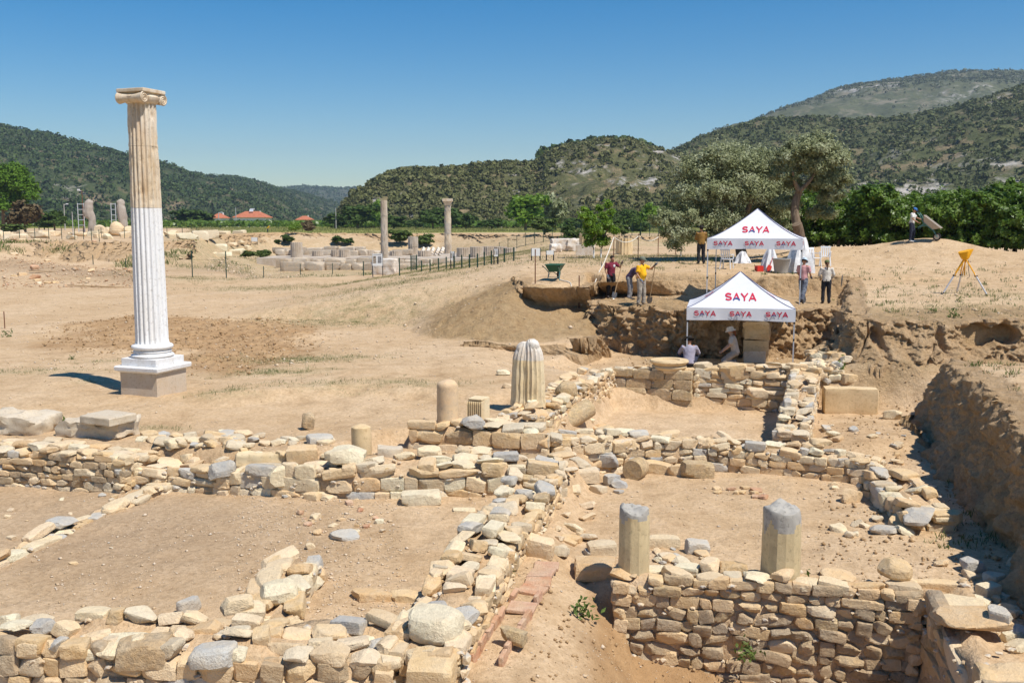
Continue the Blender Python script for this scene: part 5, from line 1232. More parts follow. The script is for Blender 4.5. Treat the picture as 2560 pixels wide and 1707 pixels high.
def person(label, p, rz, pose, shirt, trousers, hat, hair='hair_dark', skin='skin', shoes='shoe_dark', sleeve='short', gloves=None, scale=1.0, pony=False, tail_h=0.0, grip=True, belly=0):
    J = {k: Vector(v) for k, v in {**STAND, **pose}.items()}
    root = empty('person', p, rz); root.scale = (scale,)*3; tag(root, label, 'person')
    hd = J['head']; lk = J['look'].normalized(); side = lk.cross(Vector((0,0,1))).normalized(); up = side.cross(lk).normalized()
    hm = Matrix((side, -lk, up)).transposed()            # local axes: x side, -y look, z up
    he = lambda x, y, z: hd+hm@Vector((x, y, z))
    rot = hm.to_euler()
    b = MB(); b.ball(hd, (.076,.093,.112), 16, 12, rot).ball(he(0,-.028,-.06), (.055,.06,.055), 12, 8, rot).ball(he(0,-.10,-.015), (.014,.022,.020), 8, 6, rot)
    for s in (-1, 1): b.ball(he(s*.078,.005,-.01), (.012,.020,.030), 8, 6, rot)
    b.tube([J['neck']+Vector((0,0,-.06)), J['neck'].lerp(hd, .75)], [.058,.05], 12)
    b.tube([J['pelvis'], J['pelvis'].lerp(J['chest'], .5), J['chest'], J['neck']], [.13,.12,.14,.06], 14, rad2=[.09,.085,.10,.05], up=(1,0,0))
    for s in 'LR':
        b.tube([J['neck'].lerp(J['sh'+s], .5), J['sh'+s], J['sh'+s].lerp(J['el'+s], .5), J['el'+s], J['el'+s].lerp(J['ha'+s], .35), J['ha'+s]], [.05,.052,.046,.038,.038,.026], 12)
        d = (J['ha'+s]-J['el'+s]).normalized(); b.tube([J['ha'+s]-d*.01, J['ha'+s]+d*.05, J['ha'+s]+d*.085], [.026,.036,.028], 10, rad2=[.02,.018,.014])
        b.tube([J['hi'+s], J['hi'+s].lerp(J['kn'+s], .5), J['kn'+s], J['kn'+s].lerp(J['an'+s], .35), J['an'+s]], [.08,.07,.052,.05,.035], 12)
        b.tube([J['an'+s]+Vector((0,0,-.03)), J['an'+s].lerp(J['to'+s], .6)+Vector((0,0,-.01)), J['to'+s]], [.036,.036,.026], 10)
    body = remesh(b, .020, 3)
    # fingers rooted in the palm, bent
    f = MB()
    for s in 'LR':
        h = J['ha'+s]; d = (h-J['el'+s]).normalized(); w = d.cross(Vector((0,-1,.2))).normalized(); c = w.cross(d).normalized()
        if c.y > 0: c = -c
        for k, (o_, l) in enumerate(((-.027,.058), (-.010,.070), (.009,.066), (.026,.050))):
            a0 = h+d*.075+w*o_; f.tube([a0, a0+d*l*.45+c*l*.10, a0+d*l*.65+c*l*.45, a0+d*l*.55+c*l*.75], [.0095,.009,.0085,.007], 6)
        t0 = h+d*.03+w*(.03 if s == 'R' else -.03); sg = 1 if s == 'R' else -1; f.tube([t0, t0+w*sg*.022+d*.025+c*.008, t0+w*sg*.026+d*.05+c*.025], [.012,.011,.008], 6)
    bm = bmesh.new(); bm.from_mesh(body); t_ = bpy.data.meshes.new('f'); t_.from_pydata([tuple(v) for v in f.v], [], f.f); bm.from_mesh(t_); bm.to_mesh(body); bm.free()
    body.polygons.foreach_set('use_smooth', [True]*len(body.polygons)); body.materials.clear(); body.materials.append(MATS[skin])
    bo = bpy.data.objects.new('body', body); link(bo, root)
    m = MB()
    for s in (-1, 1): m.ball(he(s*.030,-.083,.012), (.011,.008,.007), 8, 6, rot)
    m.build('eyes', MATS['eye_dark'], bo, 180); MB().ball(he(0,-.092,-.052), (.024,.008,.007), 8, 5, rot).build('mouth', MATS['lip'], bo, 180)
    # shirt
    sh = MB(); pv, ch, nk = J['pelvis'], J['chest'], J['neck']
    ax = (J['shL']-J['shR']).normalized()
    sh.tube([pv-(ch-pv)*.18, pv, pv.lerp(ch, .45)+Vector((0,-belly*.5,0)), ch, ch.lerp(nk, .62), nk+(nk-ch)*.02], [.178,.172,.168,.190,.172,.078], 18, rad2=[.135,.130,.125+belly,.132,.105,.07], up=ax)
    for s in 'LR':
        a, e, h = J['sh'+s], J['el'+s], J['ha'+s]
        pts = [ch.lerp(a, .6), a, a.lerp(e, .75)]; rr = [.085,.078,.076]
        if sleeve == 'long': pts = [ch.lerp(a, .6), a, a.lerp(e, .6), e, e.lerp(h, .5), e.lerp(h, .86)]; rr = [.085,.076,.066,.060,.052,.046]
        sh.tube(pts, rr, 12)
    me = remesh(sh, .022, 5)
    co = np.empty(len(me.vertices)*3, np.float32); me.vertices.foreach_get('co', co); co = co.reshape(-1,3)
    co += (.010*np.stack([fbm(co[:,0]*9+k*5, co[:,1]*9, co[:,2]*7+k, seed=60+k, o=3) for k in range(3)], 1)).astype(np.float32); me.vertices.foreach_set('co', co.ravel()); me.update()
    me.materials.append(MATS[shirt]); link(bpy.data.objects.new('shirt', me), root)
    # trousers
    tr = MB(); tr.tube([pv+Vector((0,0,.06)), pv, pv.lerp((J['hiL']+J['hiR'])/2, 1)-Vector((0,0,.05))], [.160,.172,.165], 16, rad2=[.115,.128,.125], up=(J['hiL']-J['hiR']).normalized())
    for s in 'LR': tr.tube([J['hi'+s]+(J['hi'+s]-J['kn'+s])*.05, J['hi'+s].lerp(J['kn'+s], .4), J['kn'+s], J['kn'+s].lerp(J['an'+s], .5), J['an'+s]+(J['an'+s]-J['kn'+s])*.02], [.105,.098,.080,.074,.068], 14)
    me = remesh(tr, .022, 4); co = np.empty(len(me.vertices)*3, np.float32); me.vertices.foreach_get('co', co); co = co.reshape(-1,3)
    co += (.011*np.stack([fbm(co[:,0]*8+k*5, co[:,1]*8, co[:,2]*9+k, seed=70+k, o=3) for k in range(3)], 1)).astype(np.float32); me.vertices.foreach_set('co', co.ravel()); me.update()
    me.materials.append(MATS[trousers]); link(bpy.data.objects.new('trousers', me), root)
    for s in 'LR':
        a, t2 = J['an'+s], J['to'+s]; m = MB(); m.tube([a+(a-t2)*.25+Vector((0,0,-.045)), a+Vector((0,0,-.03)), a.lerp(t2, .6)+Vector((0,0,-.01)), t2+(t2-a)*.18], [.036,.052,.046,.030], 12, rad2=[.03,.05,.038,.022]); m.tube([a+Vector((0,0,.05)), a+Vector((0,0,-.03))], [.05,.05], 10)
        s_ = remesh(m, .018, 2); s_.materials.append(MATS[shoes]); link(bpy.data.objects.new('shoe', s_), root)
    if gloves:
        for s in 'LR':
            h = J['ha'+s]; d = (h-J['el'+s]).normalized(); m = MB().tube([h-d*.06, h, h+d*.06, h+d*.12], [.040,.038,.046,.030], 12, rad2=[.036,.032,.034,.026])
            w = d.cross(Vector((0,-1,.2))).normalized()
            for o_ in (-.027,-.010,.009,.026): m.tube([h+d*.08+w*o_, h+d*.125+w*o_*1.1, h+d*.13+w*o_-Vector((0,.03,0))], [.013,.012,.010], 6)
            g_ = m.build('glove', MATS[gloves], root, 180)
    # hair and hat
    hr = MB().ball(he(0,.020,.022), (.083,.090,.105), 14, 10, rot)
    if pony:
        q0 = he(0,.09,.0); hr.tube([q0, q0-lk*.05-Vector((0,0,.06)), q0-lk*.055-Vector((0,0,.18)), q0-lk*.04-Vector((0,0,.30))], [.026,.034,.028,.010], 10)
    hme = remesh(hr, .018, 2); hme.materials.append(MATS[hair]); link(bpy.data.objects.new('hair', hme), root)
    if hat:
        kind, hmat = hat; m = MB(); n = 20; V = []; F = []
        prof = {'cap': [(.092,.02),(.097,.05),(.090,.095),(.060,.128),(.010,.138)], 'brim': [(.165,.035),(.160,.045),(.098,.052),(.100,.09),(.086,.135),(.010,.145)], 'bucket': [(.150,.000),(.148,.012),(.098,.055),(.096,.10),(.075,.130),(.010,.136)]}[kind]
        for r_, z in prof:
            for k in range(n):
                a = 2*math.pi*k/n; y = r_*1.15*math.sin(a)
                V.append(he(r_*math.cos(a), y-.005, z+(-.01 if kind == 'brim' and r_ > .14 and abs(math.cos(a)) > .7 else 0)))
        for i in range(len(prof)-1):
            for k in range(n): F.append((i*n+k, i*n+(k+1)%n, (i+1)*n+(k+1)%n, (i+1)*n+k))
        F.append(tuple((len(prof)-1)*n+k for k in range(n)))
        m.add(V, F)
        if kind == 'cap':
            P = [he(.075*math.cos(R(a)), -.10-.085*math.sin(R(a)), .028-.012*math.sin(R(a))) for a in range(0, 181, 20)]; m.add(P+[q+up*.008 for q in P], [tuple(range(len(P))), tuple(range(2*len(P)-1, len(P)-1, -1))]+[(k, k+1, len(P)+k+1, len(P)+k) for k in range(len(P)-1)])
        m.build('hat', MATS[hmat], root, 50)
    M = Matrix.Translation(root.location)@Matrix.Rotation(rz, 4, 'Z')@Matrix.Scale(scale, 4)
    return {k: M@v for k, v in J.items()}
gp = lambda px, py, z: (lambda q: Vector((q.x, q.y, H(q.x, q.y))))(W(px, py, z))
# maroon shirt: left hand on the shovel top, right arm hanging
p = gp(1527,744,1.15)
j = person('man in maroon T-shirt and black trousers leaning on a long shovel', p, R(18), dict(look=(.25,-1,-.55), head=(.02,-.05,1.60), elL=(.36,-.10,1.22), haL=(.36,-.24,1.40), elR=(-.25,.02,1.13), haR=(-.20,-.12,.89)), 'cloth_maroon', 'trouser_black', None, gloves='glove_grey', scale=1.0)
MB().ball((.075,-.135,1.30), (.05,.012,.06), 12, 8).build('badge', MATS['sheet_white'], bpy.data.objects['person'], 180)
b_ = Vector((p.x+.07, p.y-.40, H(p.x+.07, p.y-.40)+.02)); tool('long_shovel', 'long wooden shovel held upright by the man in maroon', j['haL']+Vector((.03,-.03,.12)), b_)
# yellow shirt
p = gp(1602,764,1.15)
j = person('stout man in bright yellow T-shirt and khaki trousers gripping a pole', p, R(50), dict(look=(.1,-1,-.15), elL=(.30,-.22,1.30), haL=(.22,-.42,1.44), elR=(-.27,.0,1.12), haR=(-.24,-.16,.90), knL=(.12,-.05,.5), anL=(.13,-.02,.09), toL=(.15,-.20,.04)), 'cloth_yellow', 'trouser_khaki', ('cap', 'cap_camo'), gloves='glove_grey', shoes='shoe_tan', scale=1.03, belly=.05)
b_ = j['haL']+Vector((-.15,.30,-1.42)); b_.z = H(b_.x, b_.y)+.02; tool('long_shovel', 'long shovel gripped high by the man in yellow', j['haL']+Vector((.02,-.02,.10)), b_)
# person behind, bending
p = gp(1577,752,1.15)
person('bending digger in purple shirt and straw hat behind the man in yellow', Vector((p.x,p.y+.3,H(p.x,p.y+.3))), R(70), dict(pelvis=(0,.05,.90), chest=(0,-.14,1.16), neck=(0,-.30,1.28), head=(0,-.42,1.33), look=(0,-1,-1.0), shL=(.18,-.24,1.24), elL=(.22,-.34,.98), haL=(.18,-.42,.76), shR=(-.18,-.24,1.24), elR=(-.22,-.30,.98), haR=(-.20,-.36,.74), hiL=(.095,.05,.88), hiR=(-.095,.05,.88)), 'cloth_purple', 'trouser_grey', ('bucket', 'hat_straw'), scale=.98)
# brown jacket, back view
p = gp(1752,661,2.2)
person('man in ochre jacket and dark brimmed hat seen from behind', p, R(185), dict(look=(0,-1,-.1), elL=(.25,-.08,1.15), haL=(.12,-.24,1.10), elR=(-.25,-.08,1.15), haR=(-.12,-.24,1.10)), 'cloth_ochre', 'trouser_black', ('brim', 'hat_dark'), sleeve='long', scale=1.05)
# pink T-shirt, striding to the right
p = gp(2006,759,1.15)
j = person('man in pink T-shirt and pale cap stepping along the ledge', p, R(140), dict(look=(.1,-1,-.6), elL=(.25,-.06,1.13), haL=(.20,-.26,.98), elR=(-.25,-.04,1.13), haR=(-.20,-.26,1.0), knL=(.11,-.14,.52), anL=(.12,-.10,.09), toL=(.13,-.28,.04), knR=(-.11,.12,.50), anR=(-.12,.36,.16), toR=(-.12,.22,.03)), 'cloth_pink', 'denim_patch', ('bucket', 'cap_pale'), gloves='glove_grey', scale=.99)
a_ = j['haL']; b_ = a_+Vector((.12,-.05,-1.0)); b_.z = H(b_.x, b_.y)+.02; tool('hoe', 'wooden hoe held by the man in pink', a_+Vector((-.05,0,.22)), b_)
# woman in cream shirt, back view, pick across the hips
p = gp(2064,757,1.15)
j = person('woman in cream shirt and green cap with long dark ponytail, seen from behind', p, R(170), dict(look=(.1,-1,-.1), elL=(.28,-.02,1.15), haL=(.20,-.22,.98), elR=(-.28,-.02,1.15), haR=(-.20,-.22,.98)), 'cloth_cream', 'trouser_black', ('cap', 'hat_green'), hair='hair_brown', sleeve='long', skin='skin_pale', pony=True, scale=.96)
tool('pick', 'short pick held level by the woman in cream', j['haL']+Vector((-.30,.02,.04)), j['haR']+Vector((.42,0,-.04)), 'pick')
# seated, striped shirt, back view
p = Vector(((1727-1280)/FPX*31.6, 31.6, H((1727-1280)/FPX*31.6, 31.6)))
person('seated digger in striped shirt with dark brimmed hat, back turned', p, R(172), dict(pelvis=(0,0,.14), chest=(0,-.08,.46), neck=(0,-.12,.66), head=(0,-.16,.80), look=(.15,-1,-.4), shL=(.19,-.10,.60), elL=(.30,-.22,.40), haL=(.22,-.44,.34), shR=(-.19,-.10,.60), elR=(-.30,-.22,.40), haR=(-.18,-.42,.36), hiL=(.10,-.02,.13), knL=(.28,-.42,.34), anL=(.16,-.56,.09), toL=(.18,-.74,.05), hiR=(-.10,-.02,.13), knR=(-.28,-.42,.34), anR=(-.16,-.56,.09), toR=(-.18,-.74,.05)), 'cloth_stripe', 'trouser_navy', ('brim', 'hat_dark'), sleeve='long', scale=1.05)
# kneeling, beige T-shirt, facing left
p = Vector(((1840-1280)/FPX*31.9, 31.9, H((1840-1280)/FPX*31.9, 31.9)))
person('kneeling digger in beige T-shirt and sun hat with reddish ponytail', p, R(-100), dict(pelvis=(0,.05,.42), chest=(0,-.04,.74), neck=(0,-.08,.93), head=(0,-.12,1.07), look=(-.1,-1,-.25), shL=(.18,-.06,.87), elL=(.24,-.16,.62), haL=(.20,-.34,.46), shR=(-.18,-.06,.87), elR=(-.24,-.14,.62), haR=(-.20,-.34,.44), hiL=(.10,.03,.40), knL=(.13,-.34,.10), anL=(.12,.06,.09), toL=(.12,.20,.05), hiR=(-.10,.03,.40), knR=(-.13,-.34,.10), anR=(-.12,.06,.09), toR=(-.12,.20,.05)), 'cloth_beige', 'trouser_khaki', ('bucket', 'cloth_cream'), hair='hair_red', skin='skin_pale', pony=True, scale=1.05)
# wheelbarrow pusher
p = WD(2276,628,48.2); p.z = H(p.x, p.y)
person('person in white T-shirt and blue cap tipping a wheelbarrow on the ridge', p, R(62), dict(look=(.2,-1,-.5), head=(0,-.10,1.58), chest=(0,-.05,1.26), neck=(0,-.07,1.44), elL=(.30,-.20,1.20), haL=(.32,-.42,1.10), elR=(-.30,-.10,1.12), haR=(-.32,-.32,.98), knL=(.11,-.12,.50), anL=(.12,-.05,.09), toL=(.13,-.22,.04)), 'cloth_white', 'trouser_navy', ('cap', 'cap_blue'), shoes='shoe_white', scale=.98)
# far away, bending
p = WD(669,581,200); p.z = H(p.x, p.y)
person('tiny distant worker in yellow shirt bending in the field', p, R(90), dict(chest=(0,-.15,1.24), neck=(0,-.30,1.38), head=(0,-.42,1.46), look=(0,-1,-1), shL=(.18,-.2,1.34), elL=(.22,-.40,1.12), haL=(.18,-.50,.90), shR=(-.18,-.2,1.34), elR=(-.22,-.40,1.12), haR=(-.18,-.50,.90)), 'cloth_yellow', 'trouser_navy', ('cap', 'hat_straw'), scale=1.0)
# ------------------------------------------------------------------ trees and shrubs
def crown_data(lobes, n, size, seed, clus=18, spread=.16, shell=(.55, 1.0), ratio=.5, jit=.55, flatten=1.0):
    rs = np.random.RandomState(seed); L = np.array([tuple(l[0])+(l[1],) for l in lobes], float)
    w = L[:,3]**2; w /= w.sum(); nc = n//clus; k = rs.choice(len(L), nc, p=w)
    d = rs.normal(0, 1, (nc,3)); d /= np.linalg.norm(d, axis=1)[:,None]; d[:,2] = np.abs(d[:,2])*.75+d[:,2]*.25
    d /= np.linalg.norm(d, axis=1)[:,None]
    rr = L[k,3]*rs.uniform(*shell, nc)
    C = L[k,:3]+d*rr[:,None]*np.array([1,1,flatten])
    lc = np.repeat(C, clus, 0)+rs.normal(0, 1, (nc*clus,3))*(spread*np.repeat(L[k,3], clus))[:,None]
    N = np.repeat(d, clus, 0)+np.array([0,0,.35])
    return cards(lc, N, size*rs.uniform(.7, 1.35, nc*clus), rs, ratio, jit)
def crown_mesh(lobes, n, size, mat, seed, **k):
    V, F = crown_data(lobes, n, size, seed, **k); o = raw_mesh('crown', V, F, MATS[mat]); me = o.data; bpy.data.objects.remove(o); return me
def limb(mb, a, b, r0, r1, bend=.1, n=6, seed=0):
    r = random.Random(seed); P = []; off = Vector((r.gauss(0,bend), r.gauss(0,bend), 0))
    for i in range(n): f = i/(n-1); P.append(Vector(a).lerp(Vector(b), f)+off*math.sin(math.pi*f))
    mb.tube(P, [r0+(r1-r0)*i/(n-1) for i in range(n)], 8)
def tree(name, label, p, crown, trunk_mb, barkm='bark', cat='tree', group=None, white=None, scale=1.0, rz=0):
    root = empty(name, p, rz); tag(root, label, cat, group); root.scale = (scale,)*3
    if trunk_mb is not None: trunk_mb.build('trunk', MATS[barkm], root, 60)
    if white is not None: white.build('lime_band', MATS['lime_wash'], root, 60)
    inst('crown', crown, root); return root
# big silver olive, mass of crown lobes
def olive(label, Y, base, lobes_px, trunk_pts, n, seed, r0=.3):
    p = WD(base[0], base[1], Y); p.z = H(p.x, p.y)
    rs = random.Random(seed); L = []
    for px, py, rp, dy in lobes_px: q = WD(px, py, Y+dy); L.append((q-p, rp/PXM(Y+dy)))
    me = crown_mesh(L, n, .17, 'olive_leaf', seed, clus=44, spread=.115, shell=(.55, 1.05), ratio=.34, jit=.6)
    m = MB(); w = None
    for i, (a, b, ra, rb) in enumerate(trunk_pts):
        A = WD(a[0], a[1], Y)-p if a != 'base' else Vector((0,0,-.1)); limb(m, A, WD(b[0], b[1], Y+rs.uniform(-.6,.6))-p, ra, rb, .12, 8, seed+i)
    return tree('olive_tree', label, p, me, m, 'bark', 'olive tree')
olive('broad silvery olive tree whose branches droop behind the ochre jacket', 50, (1858,632), [(1735,440,55,0),(1800,415,62,0),(1850,425,62,.5),(1900,430,60,1),(1765,485,62,-.5),(1830,490,75,0),(1900,500,70,.5),(1720,500,48,-.6),(1700,545,45,-1),(1660,560,36,-1.2),(1690,590,34,-1.3),(1740,555,55,-.6),(1800,560,60,0),(1870,565,55,.5),(1940,540,50,1),(1940,470,55,1),(1745,600,30,-.8),(1790,600,40,0),(1960,590,40,1)], [('base',(1850,560),.30,.22), ((1850,560),(1790,470),.2,.05), ((1850,560),(1880,470),.2,.05), ((1850,560),(1740,540),.14,.04), ((1790,470),(1740,430),.1,.03)], 70000, 41)
olive('tall leaning olive tree with forked bare trunk by the grove', 47, (1992,648), [(2005,385,46,0),(2045,378,48,0),(2080,410,42,0),(2090,455,38,.3),(1970,405,40,0),(2030,430,50,.4),(1960,445,34,.2),(2060,470,42,.6),(2090,490,26,.4),(2030,365,26,0),(1985,470,26,.8),(2070,500,30,.8),(1965,520,36,1),(2050,540,36,1.2)], [('base',(1992,560),.30,.24), ((1992,560),(1998,478),.22,.17), ((1998,478),(1982,430),.13,.05), ((1998,478),(2040,425),.12,.04), ((2040,425),(2065,390),.06,.03)], 36000, 43)
# citrus grove
cit = []
for s in range(4):
    rs = random.Random(900+s); L = [((0,0,1.4),1.15), ((.3,-.6,.6),.6), ((-.5,-.4,.6),.6), ((.6,.2,.6),.55), ((-.3,.5,.6),.55)]
    for k in range(13):
        a = rs.uniform(0, 6.28); rr = rs.uniform(.5,1.0); L.append(((rr*math.cos(a), rr*math.sin(a), rs.uniform(.7,2.35)), rs.uniform(.40,.68)))
    cit.append(crown_mesh(L, 15000, .16, 'citrus_leaf', 50+s, clus=36, spread=.12, shell=(.62,1.12), ratio=.5, jit=.5))
ct = MB(); limb(ct, (0,0,-.2), (0,0,.9), .09, .07, .03); limb(ct, (0,0,.8), (.6,.1,1.9), .06, .02); limb(ct, (0,0,.8), (-.5,-.2,1.9), .06, .02); limb(ct, (0,0,.8), (0,.5,2.0), .05, .02)
tops_ = [(1960,560),(2020,500),(2080,482),(2150,476),(2250,471),(2300,479),(2370,486),(2430,490),(2480,472),(2560,463),(2700,455)]
bases_ = [(1960,620),(2010,602),(2150,618),(2300,626),(2400,632),(2560,645),(2700,655)]
r5 = random.Random(5); pxs = [1985,2040,2105,2170,2238,2305,2372,2440,2508,2580,2650]
GN = ['leftmost dense citrus tree of the grove, half behind the leaning olive', 'dense citrus tree of the grove next to the plastic chairs']
where = ['behind the white plastic chairs', 'beside the leaning olive', 'at the left half of the spoil ridge', 'just left of the wheelbarrow pusher', 'directly behind the wheelbarrow pusher', 'behind the tipped wheelbarrow', 'left of the tripod beyond the ridge', 'behind the yellow tripod cover', 'right of the tripod beyond the ridge', 'at the end of the grove by the shaded slope', 'past the end of the shaded slope']
for row, dY in ((0, 0), (1, 3.2)):
    for i, px in enumerate(pxs):
        px2 = px+r5.uniform(-10,10)+(33 if row else 0); Y = np.interp(px2, [1960,2600], [53.5,49])+dY
        by = np.interp(px2, [b[0] for b in bases_], [b[1] for b in bases_]); ty = np.interp(px2, [b[0] for b in tops_], [b[1] for b in tops_])
        q = WD(px2, by, Y); g = H(q.x, q.y); h = WD(px2, ty, Y).z-g
        h *= r5.uniform(.92,1.16)
        tree('citrus_tree', 'citrus tree in the %s row %s' % ('front' if row == 0 else 'second', where[i]), Vector((q.x,q.y,g-.05)), cit[(i+row*2) % 4], ct, 'bark', 'citrus tree', 'citrus trees of the grove', scale=h/2.85, rz=r5.uniform(0,6))
# two young trees with limed trunks
def young(label, base, top, Y, w, mat, seed, n=5200, size=.14, white=True, name='young_tree', cat='tree', trunkf=.22, lean=0):
    p = WD(base[0], base[1], Y); p.z = H(p.x, p.y); h = WD(top[0], top[1], Y).z-p.z; dx = (top[0]-base[0])/PXM(Y)
    rs = random.Random(seed); L = []
    z0 = h*trunkf
    for k in range(11):
        f = k/10; L.append(((dx*f+rs.gauss(0,w*.22), rs.gauss(0,w*.25), z0+(h-z0)*(f*.86+.04)), w*rs.uniform(.26,.42)*(1-.45*abs(f-.4))))
    me = crown_mesh(L, n, size, mat, seed, clus=12, spread=.22, shell=(.2,1.0), ratio=.5, jit=.7)
    m = MB(); r0 = max(.035, h*.013); limb(m, (0,0,h*.16 if white else -.1), (dx*.3,0,z0*1.2), r0, r0*.7, .03); limb(m, (dx*.3,0,z0*1.15), (dx*.9,0,h*.85), r0*.7, r0*.2, .05)
    for k in range(4): limb(m, (dx*.35,0,z0*(1.1+.25*k)), (dx*.5+rs.gauss(0,w*.3), rs.gauss(0,w*.3), z0+(h-z0)*rs.uniform(.4,.8)), r0*.4, r0*.12, .03, 5, k)
    wm = None
    if white: wm = MB(); limb(wm, (0,0,-.1), (dx*.02,0,h*.17), r0*1.25, r0*1.05, .0)
    return tree(name, label, p, me, m, 'bark_grey', cat, None, wm)
young('slim young tree with limed trunk left of its twin by the maroon digger', (1484,676), (1464,514), 52, .95, 'bright_leaf', 61)
young('slim young tree with limed trunk right of its twin by the maroon digger', (1502,674), (1522,503), 52.5, .95, 'bright_leaf', 62)
young('small round tree with limed trunk on the far bank', (1425,612), (1425,566), 135, 2.2, 'dark_leaf', 63, 2200, .38)
young('little umbrella shaped pine with limed trunk before the temple bank', (737,606), (737,560), 178, 1.9, 'bright_leaf', 64, 2400, .34, trunkf=.5)
young('limed olive trunk with thin crown on the far side of the rope', (1702,650), (1700,560), 56, 1.6, 'olive_leaf', 65, 2500, .15)
# pine at the left edge
p = WD(8,578,220); p.z = H(p.x, p.y); L = []
for px, py, rp in ((0,455,38),(35,440,34),(60,470,32),(20,490,34),(75,495,22),(90,480,14),(-40,470,45),(-20,430,30),(45,505,22),(10,520,24),(-50,510,40)): q = WD(px, py, 220+rnd.uniform(-2,2)); L.append((q-p, rp/PXM(220)))
m = MB(); limb(m, (0,0,-.5), (.3,0,6), .45, .32, .1); limb(m, (.3,0,6), (-2,0,10), .28, .1, .2); limb(m, (.3,0,6), (3,0,10), .25, .1, .2)
tree('pine_tree', 'broad bright green stone pine rising behind the fenced ruins', p, crown_mesh(L, 16000, .62, 'pine_leaf', 71, clus=16, spread=.14, shell=(.5,1.0), ratio=.5, jit=.5), m, 'bark', 'pine tree')
# middle distance trees and bushes
DC = {}
def lump(seed, mat, n, size):
    k = (seed, mat)
    if k not in DC:
        rs = random.Random(seed); L = [((0,0,.45),.36)]
        for i in range(12): a = rs.uniform(0,6.28); rr = rs.uniform(.1,.36); L.append(((rr*math.cos(a), rr*math.sin(a), rs.uniform(.22,.82)), rs.uniform(.13,.24)))
        DC[k] = crown_mesh(L, n, size, mat, seed, clus=10, spread=.16, shell=(.5,1.0), ratio=.6, jit=.5)
    return DC[k]
tm = MB(); limb(tm, (0,0,-.05), (0,0,.4), .04, .03, .01); _o = tm.build('trunk', MATS['bark']); TM = _o.data; bpy.data.objects.remove(_o)
far_trees = [
 (1313,486,566,100,'bright_leaf',230,'round bright green tree left of its dark neighbour below the rocky hill'), (1388,486,566,66,'olive_leaf',236,'grey green tree touching the round bright tree'), (1362,545,590,62,'weed_leaf',160,'yellowish bush before the mesh fence below the round tree'),
 (1624,504,566,56,'bright_leaf',205,'compact green tree between the young trees and the olive'), (1585,525,566,44,'dark_leaf',230,'dark tree left of the compact green tree'), (1665,500,566,56,'dark_leaf',215,'dark tree partly hidden by the drooping olive'), (1650,525,575,46,'bright_leaf',180,'pale reed like clump beside the drooping olive'), (1552,520,566,60,'dark_leaf',260,'dark tree behind the small red roofed hut'), (1535,545,576,50,'dark_leaf',170,'dark bush behind the young trees'), (1600,545,580,60,'dark_leaf',165,'wide low bush by the mesh fence'), (1555,560,585,40,'weed_leaf',150,'thin dry bush before the mesh fence'), (1475,540,578,50,'dark_leaf',190,'dark bush left of the young trees'),
 (893,512,562,92,'dark_leaf',300,'large dark tree left of the plain temple column'), (935,503,550,52,'bright_leaf',330,'bright tree just behind the plain temple column'), (985,540,572,60,'dark_leaf',300,'low dark tree between the two temple columns'), (1083,516,566,62,'dark_leaf',290,'dark bushy tree left of the capped temple column'), (1128,520,566,70,'dark_leaf',292,'dark bushy tree behind the capped temple column'), (1165,535,566,44,'dark_leaf',300,'small dark tree right of the capped temple column'), (838,535,566,60,'dark_leaf',320,'dark tree by the wooden pole at the foot of the rocky hill'), (1040,545,572,50,'dark_leaf',310,'small dark tree in the gap between the temple columns'),
 (470,524,556,90,'dark_leaf',380,'wide dark tree left of the red roofed houses'), (505,528,556,60,'dark_leaf',384,'dark tree beside the small red roofed house'), (135,530,560,62,'dark_leaf',240,'dark green tree between the pine and the statues'), (62,498,568,78,'dry_leaf',212,'brownish withered tree under the stone pine'), (30,560,580,60,'weed_leaf',190,'pale low bush below the stone pine'), (110,545,560,40,'dark_leaf',260,'small dark bush beside the withered tree'), (360,535,560,60,'dark_leaf',300,'dark tree right of the broken statue'), (1230,545,572,60,'dark_leaf',280,'low dark tree before the round bright tree'), (1440,545,572,60,'dark_leaf',270,'low dark tree right of the grey green tree')]
for i, (px, ty, by, w, mat, Y, lb) in enumerate(far_trees):
    p = WD(px, by, Y); p.z = H(p.x, p.y); h = max(1.5, WD(px, ty, Y).z-p.z); ww = w/PXM(Y)
    root = empty('tree', p, rnd.uniform(0,6)); tag(root, lb, 'tree' if h > 2.5 else 'bush', 'trees and bushes beyond the temple')
    inst('trunk', TM, root, sc=(ww,ww,h))
    inst('crown', lump(80+i % 4, mat, 2600, .13), root, sc=(ww*1.15,ww*1.15,h*1.02))
bushes = [(693,606,20,'dark_leaf','green bush at the foot of the bank left of the limed pine'), (722,602,36,'dark_leaf','dark bush at the foot of the bank right of its neighbour'), (846,604,34,'dark_leaf','left of two bushes at the bank behind the temple blocks'), (870,606,30,'dark_leaf','right of two bushes at the bank behind the temple blocks'), (1000,598,60,'weed_leaf','broad reedy clump behind the drum stack'), (1060,604,50,'weed_leaf','reedy clump right of the drum stack'), (655,640,40,'weed_leaf','reedy green clump at the left end of the temple blocks'), (620,638,36,'weed_leaf','low green reeds beside the gravel slope')]
for i, (px, py, w, mat, lb) in enumerate(bushes):
    p = hit(px, py+w*.25); Y = p.y; ww = w/PXM(Y); root = empty('bush', p, i); tag(root, lb, 'bush'); inst('foliage', lump(80+i % 4, mat, 2600, .13), root, sc=(ww*1.1,ww*1.1,ww*.62))
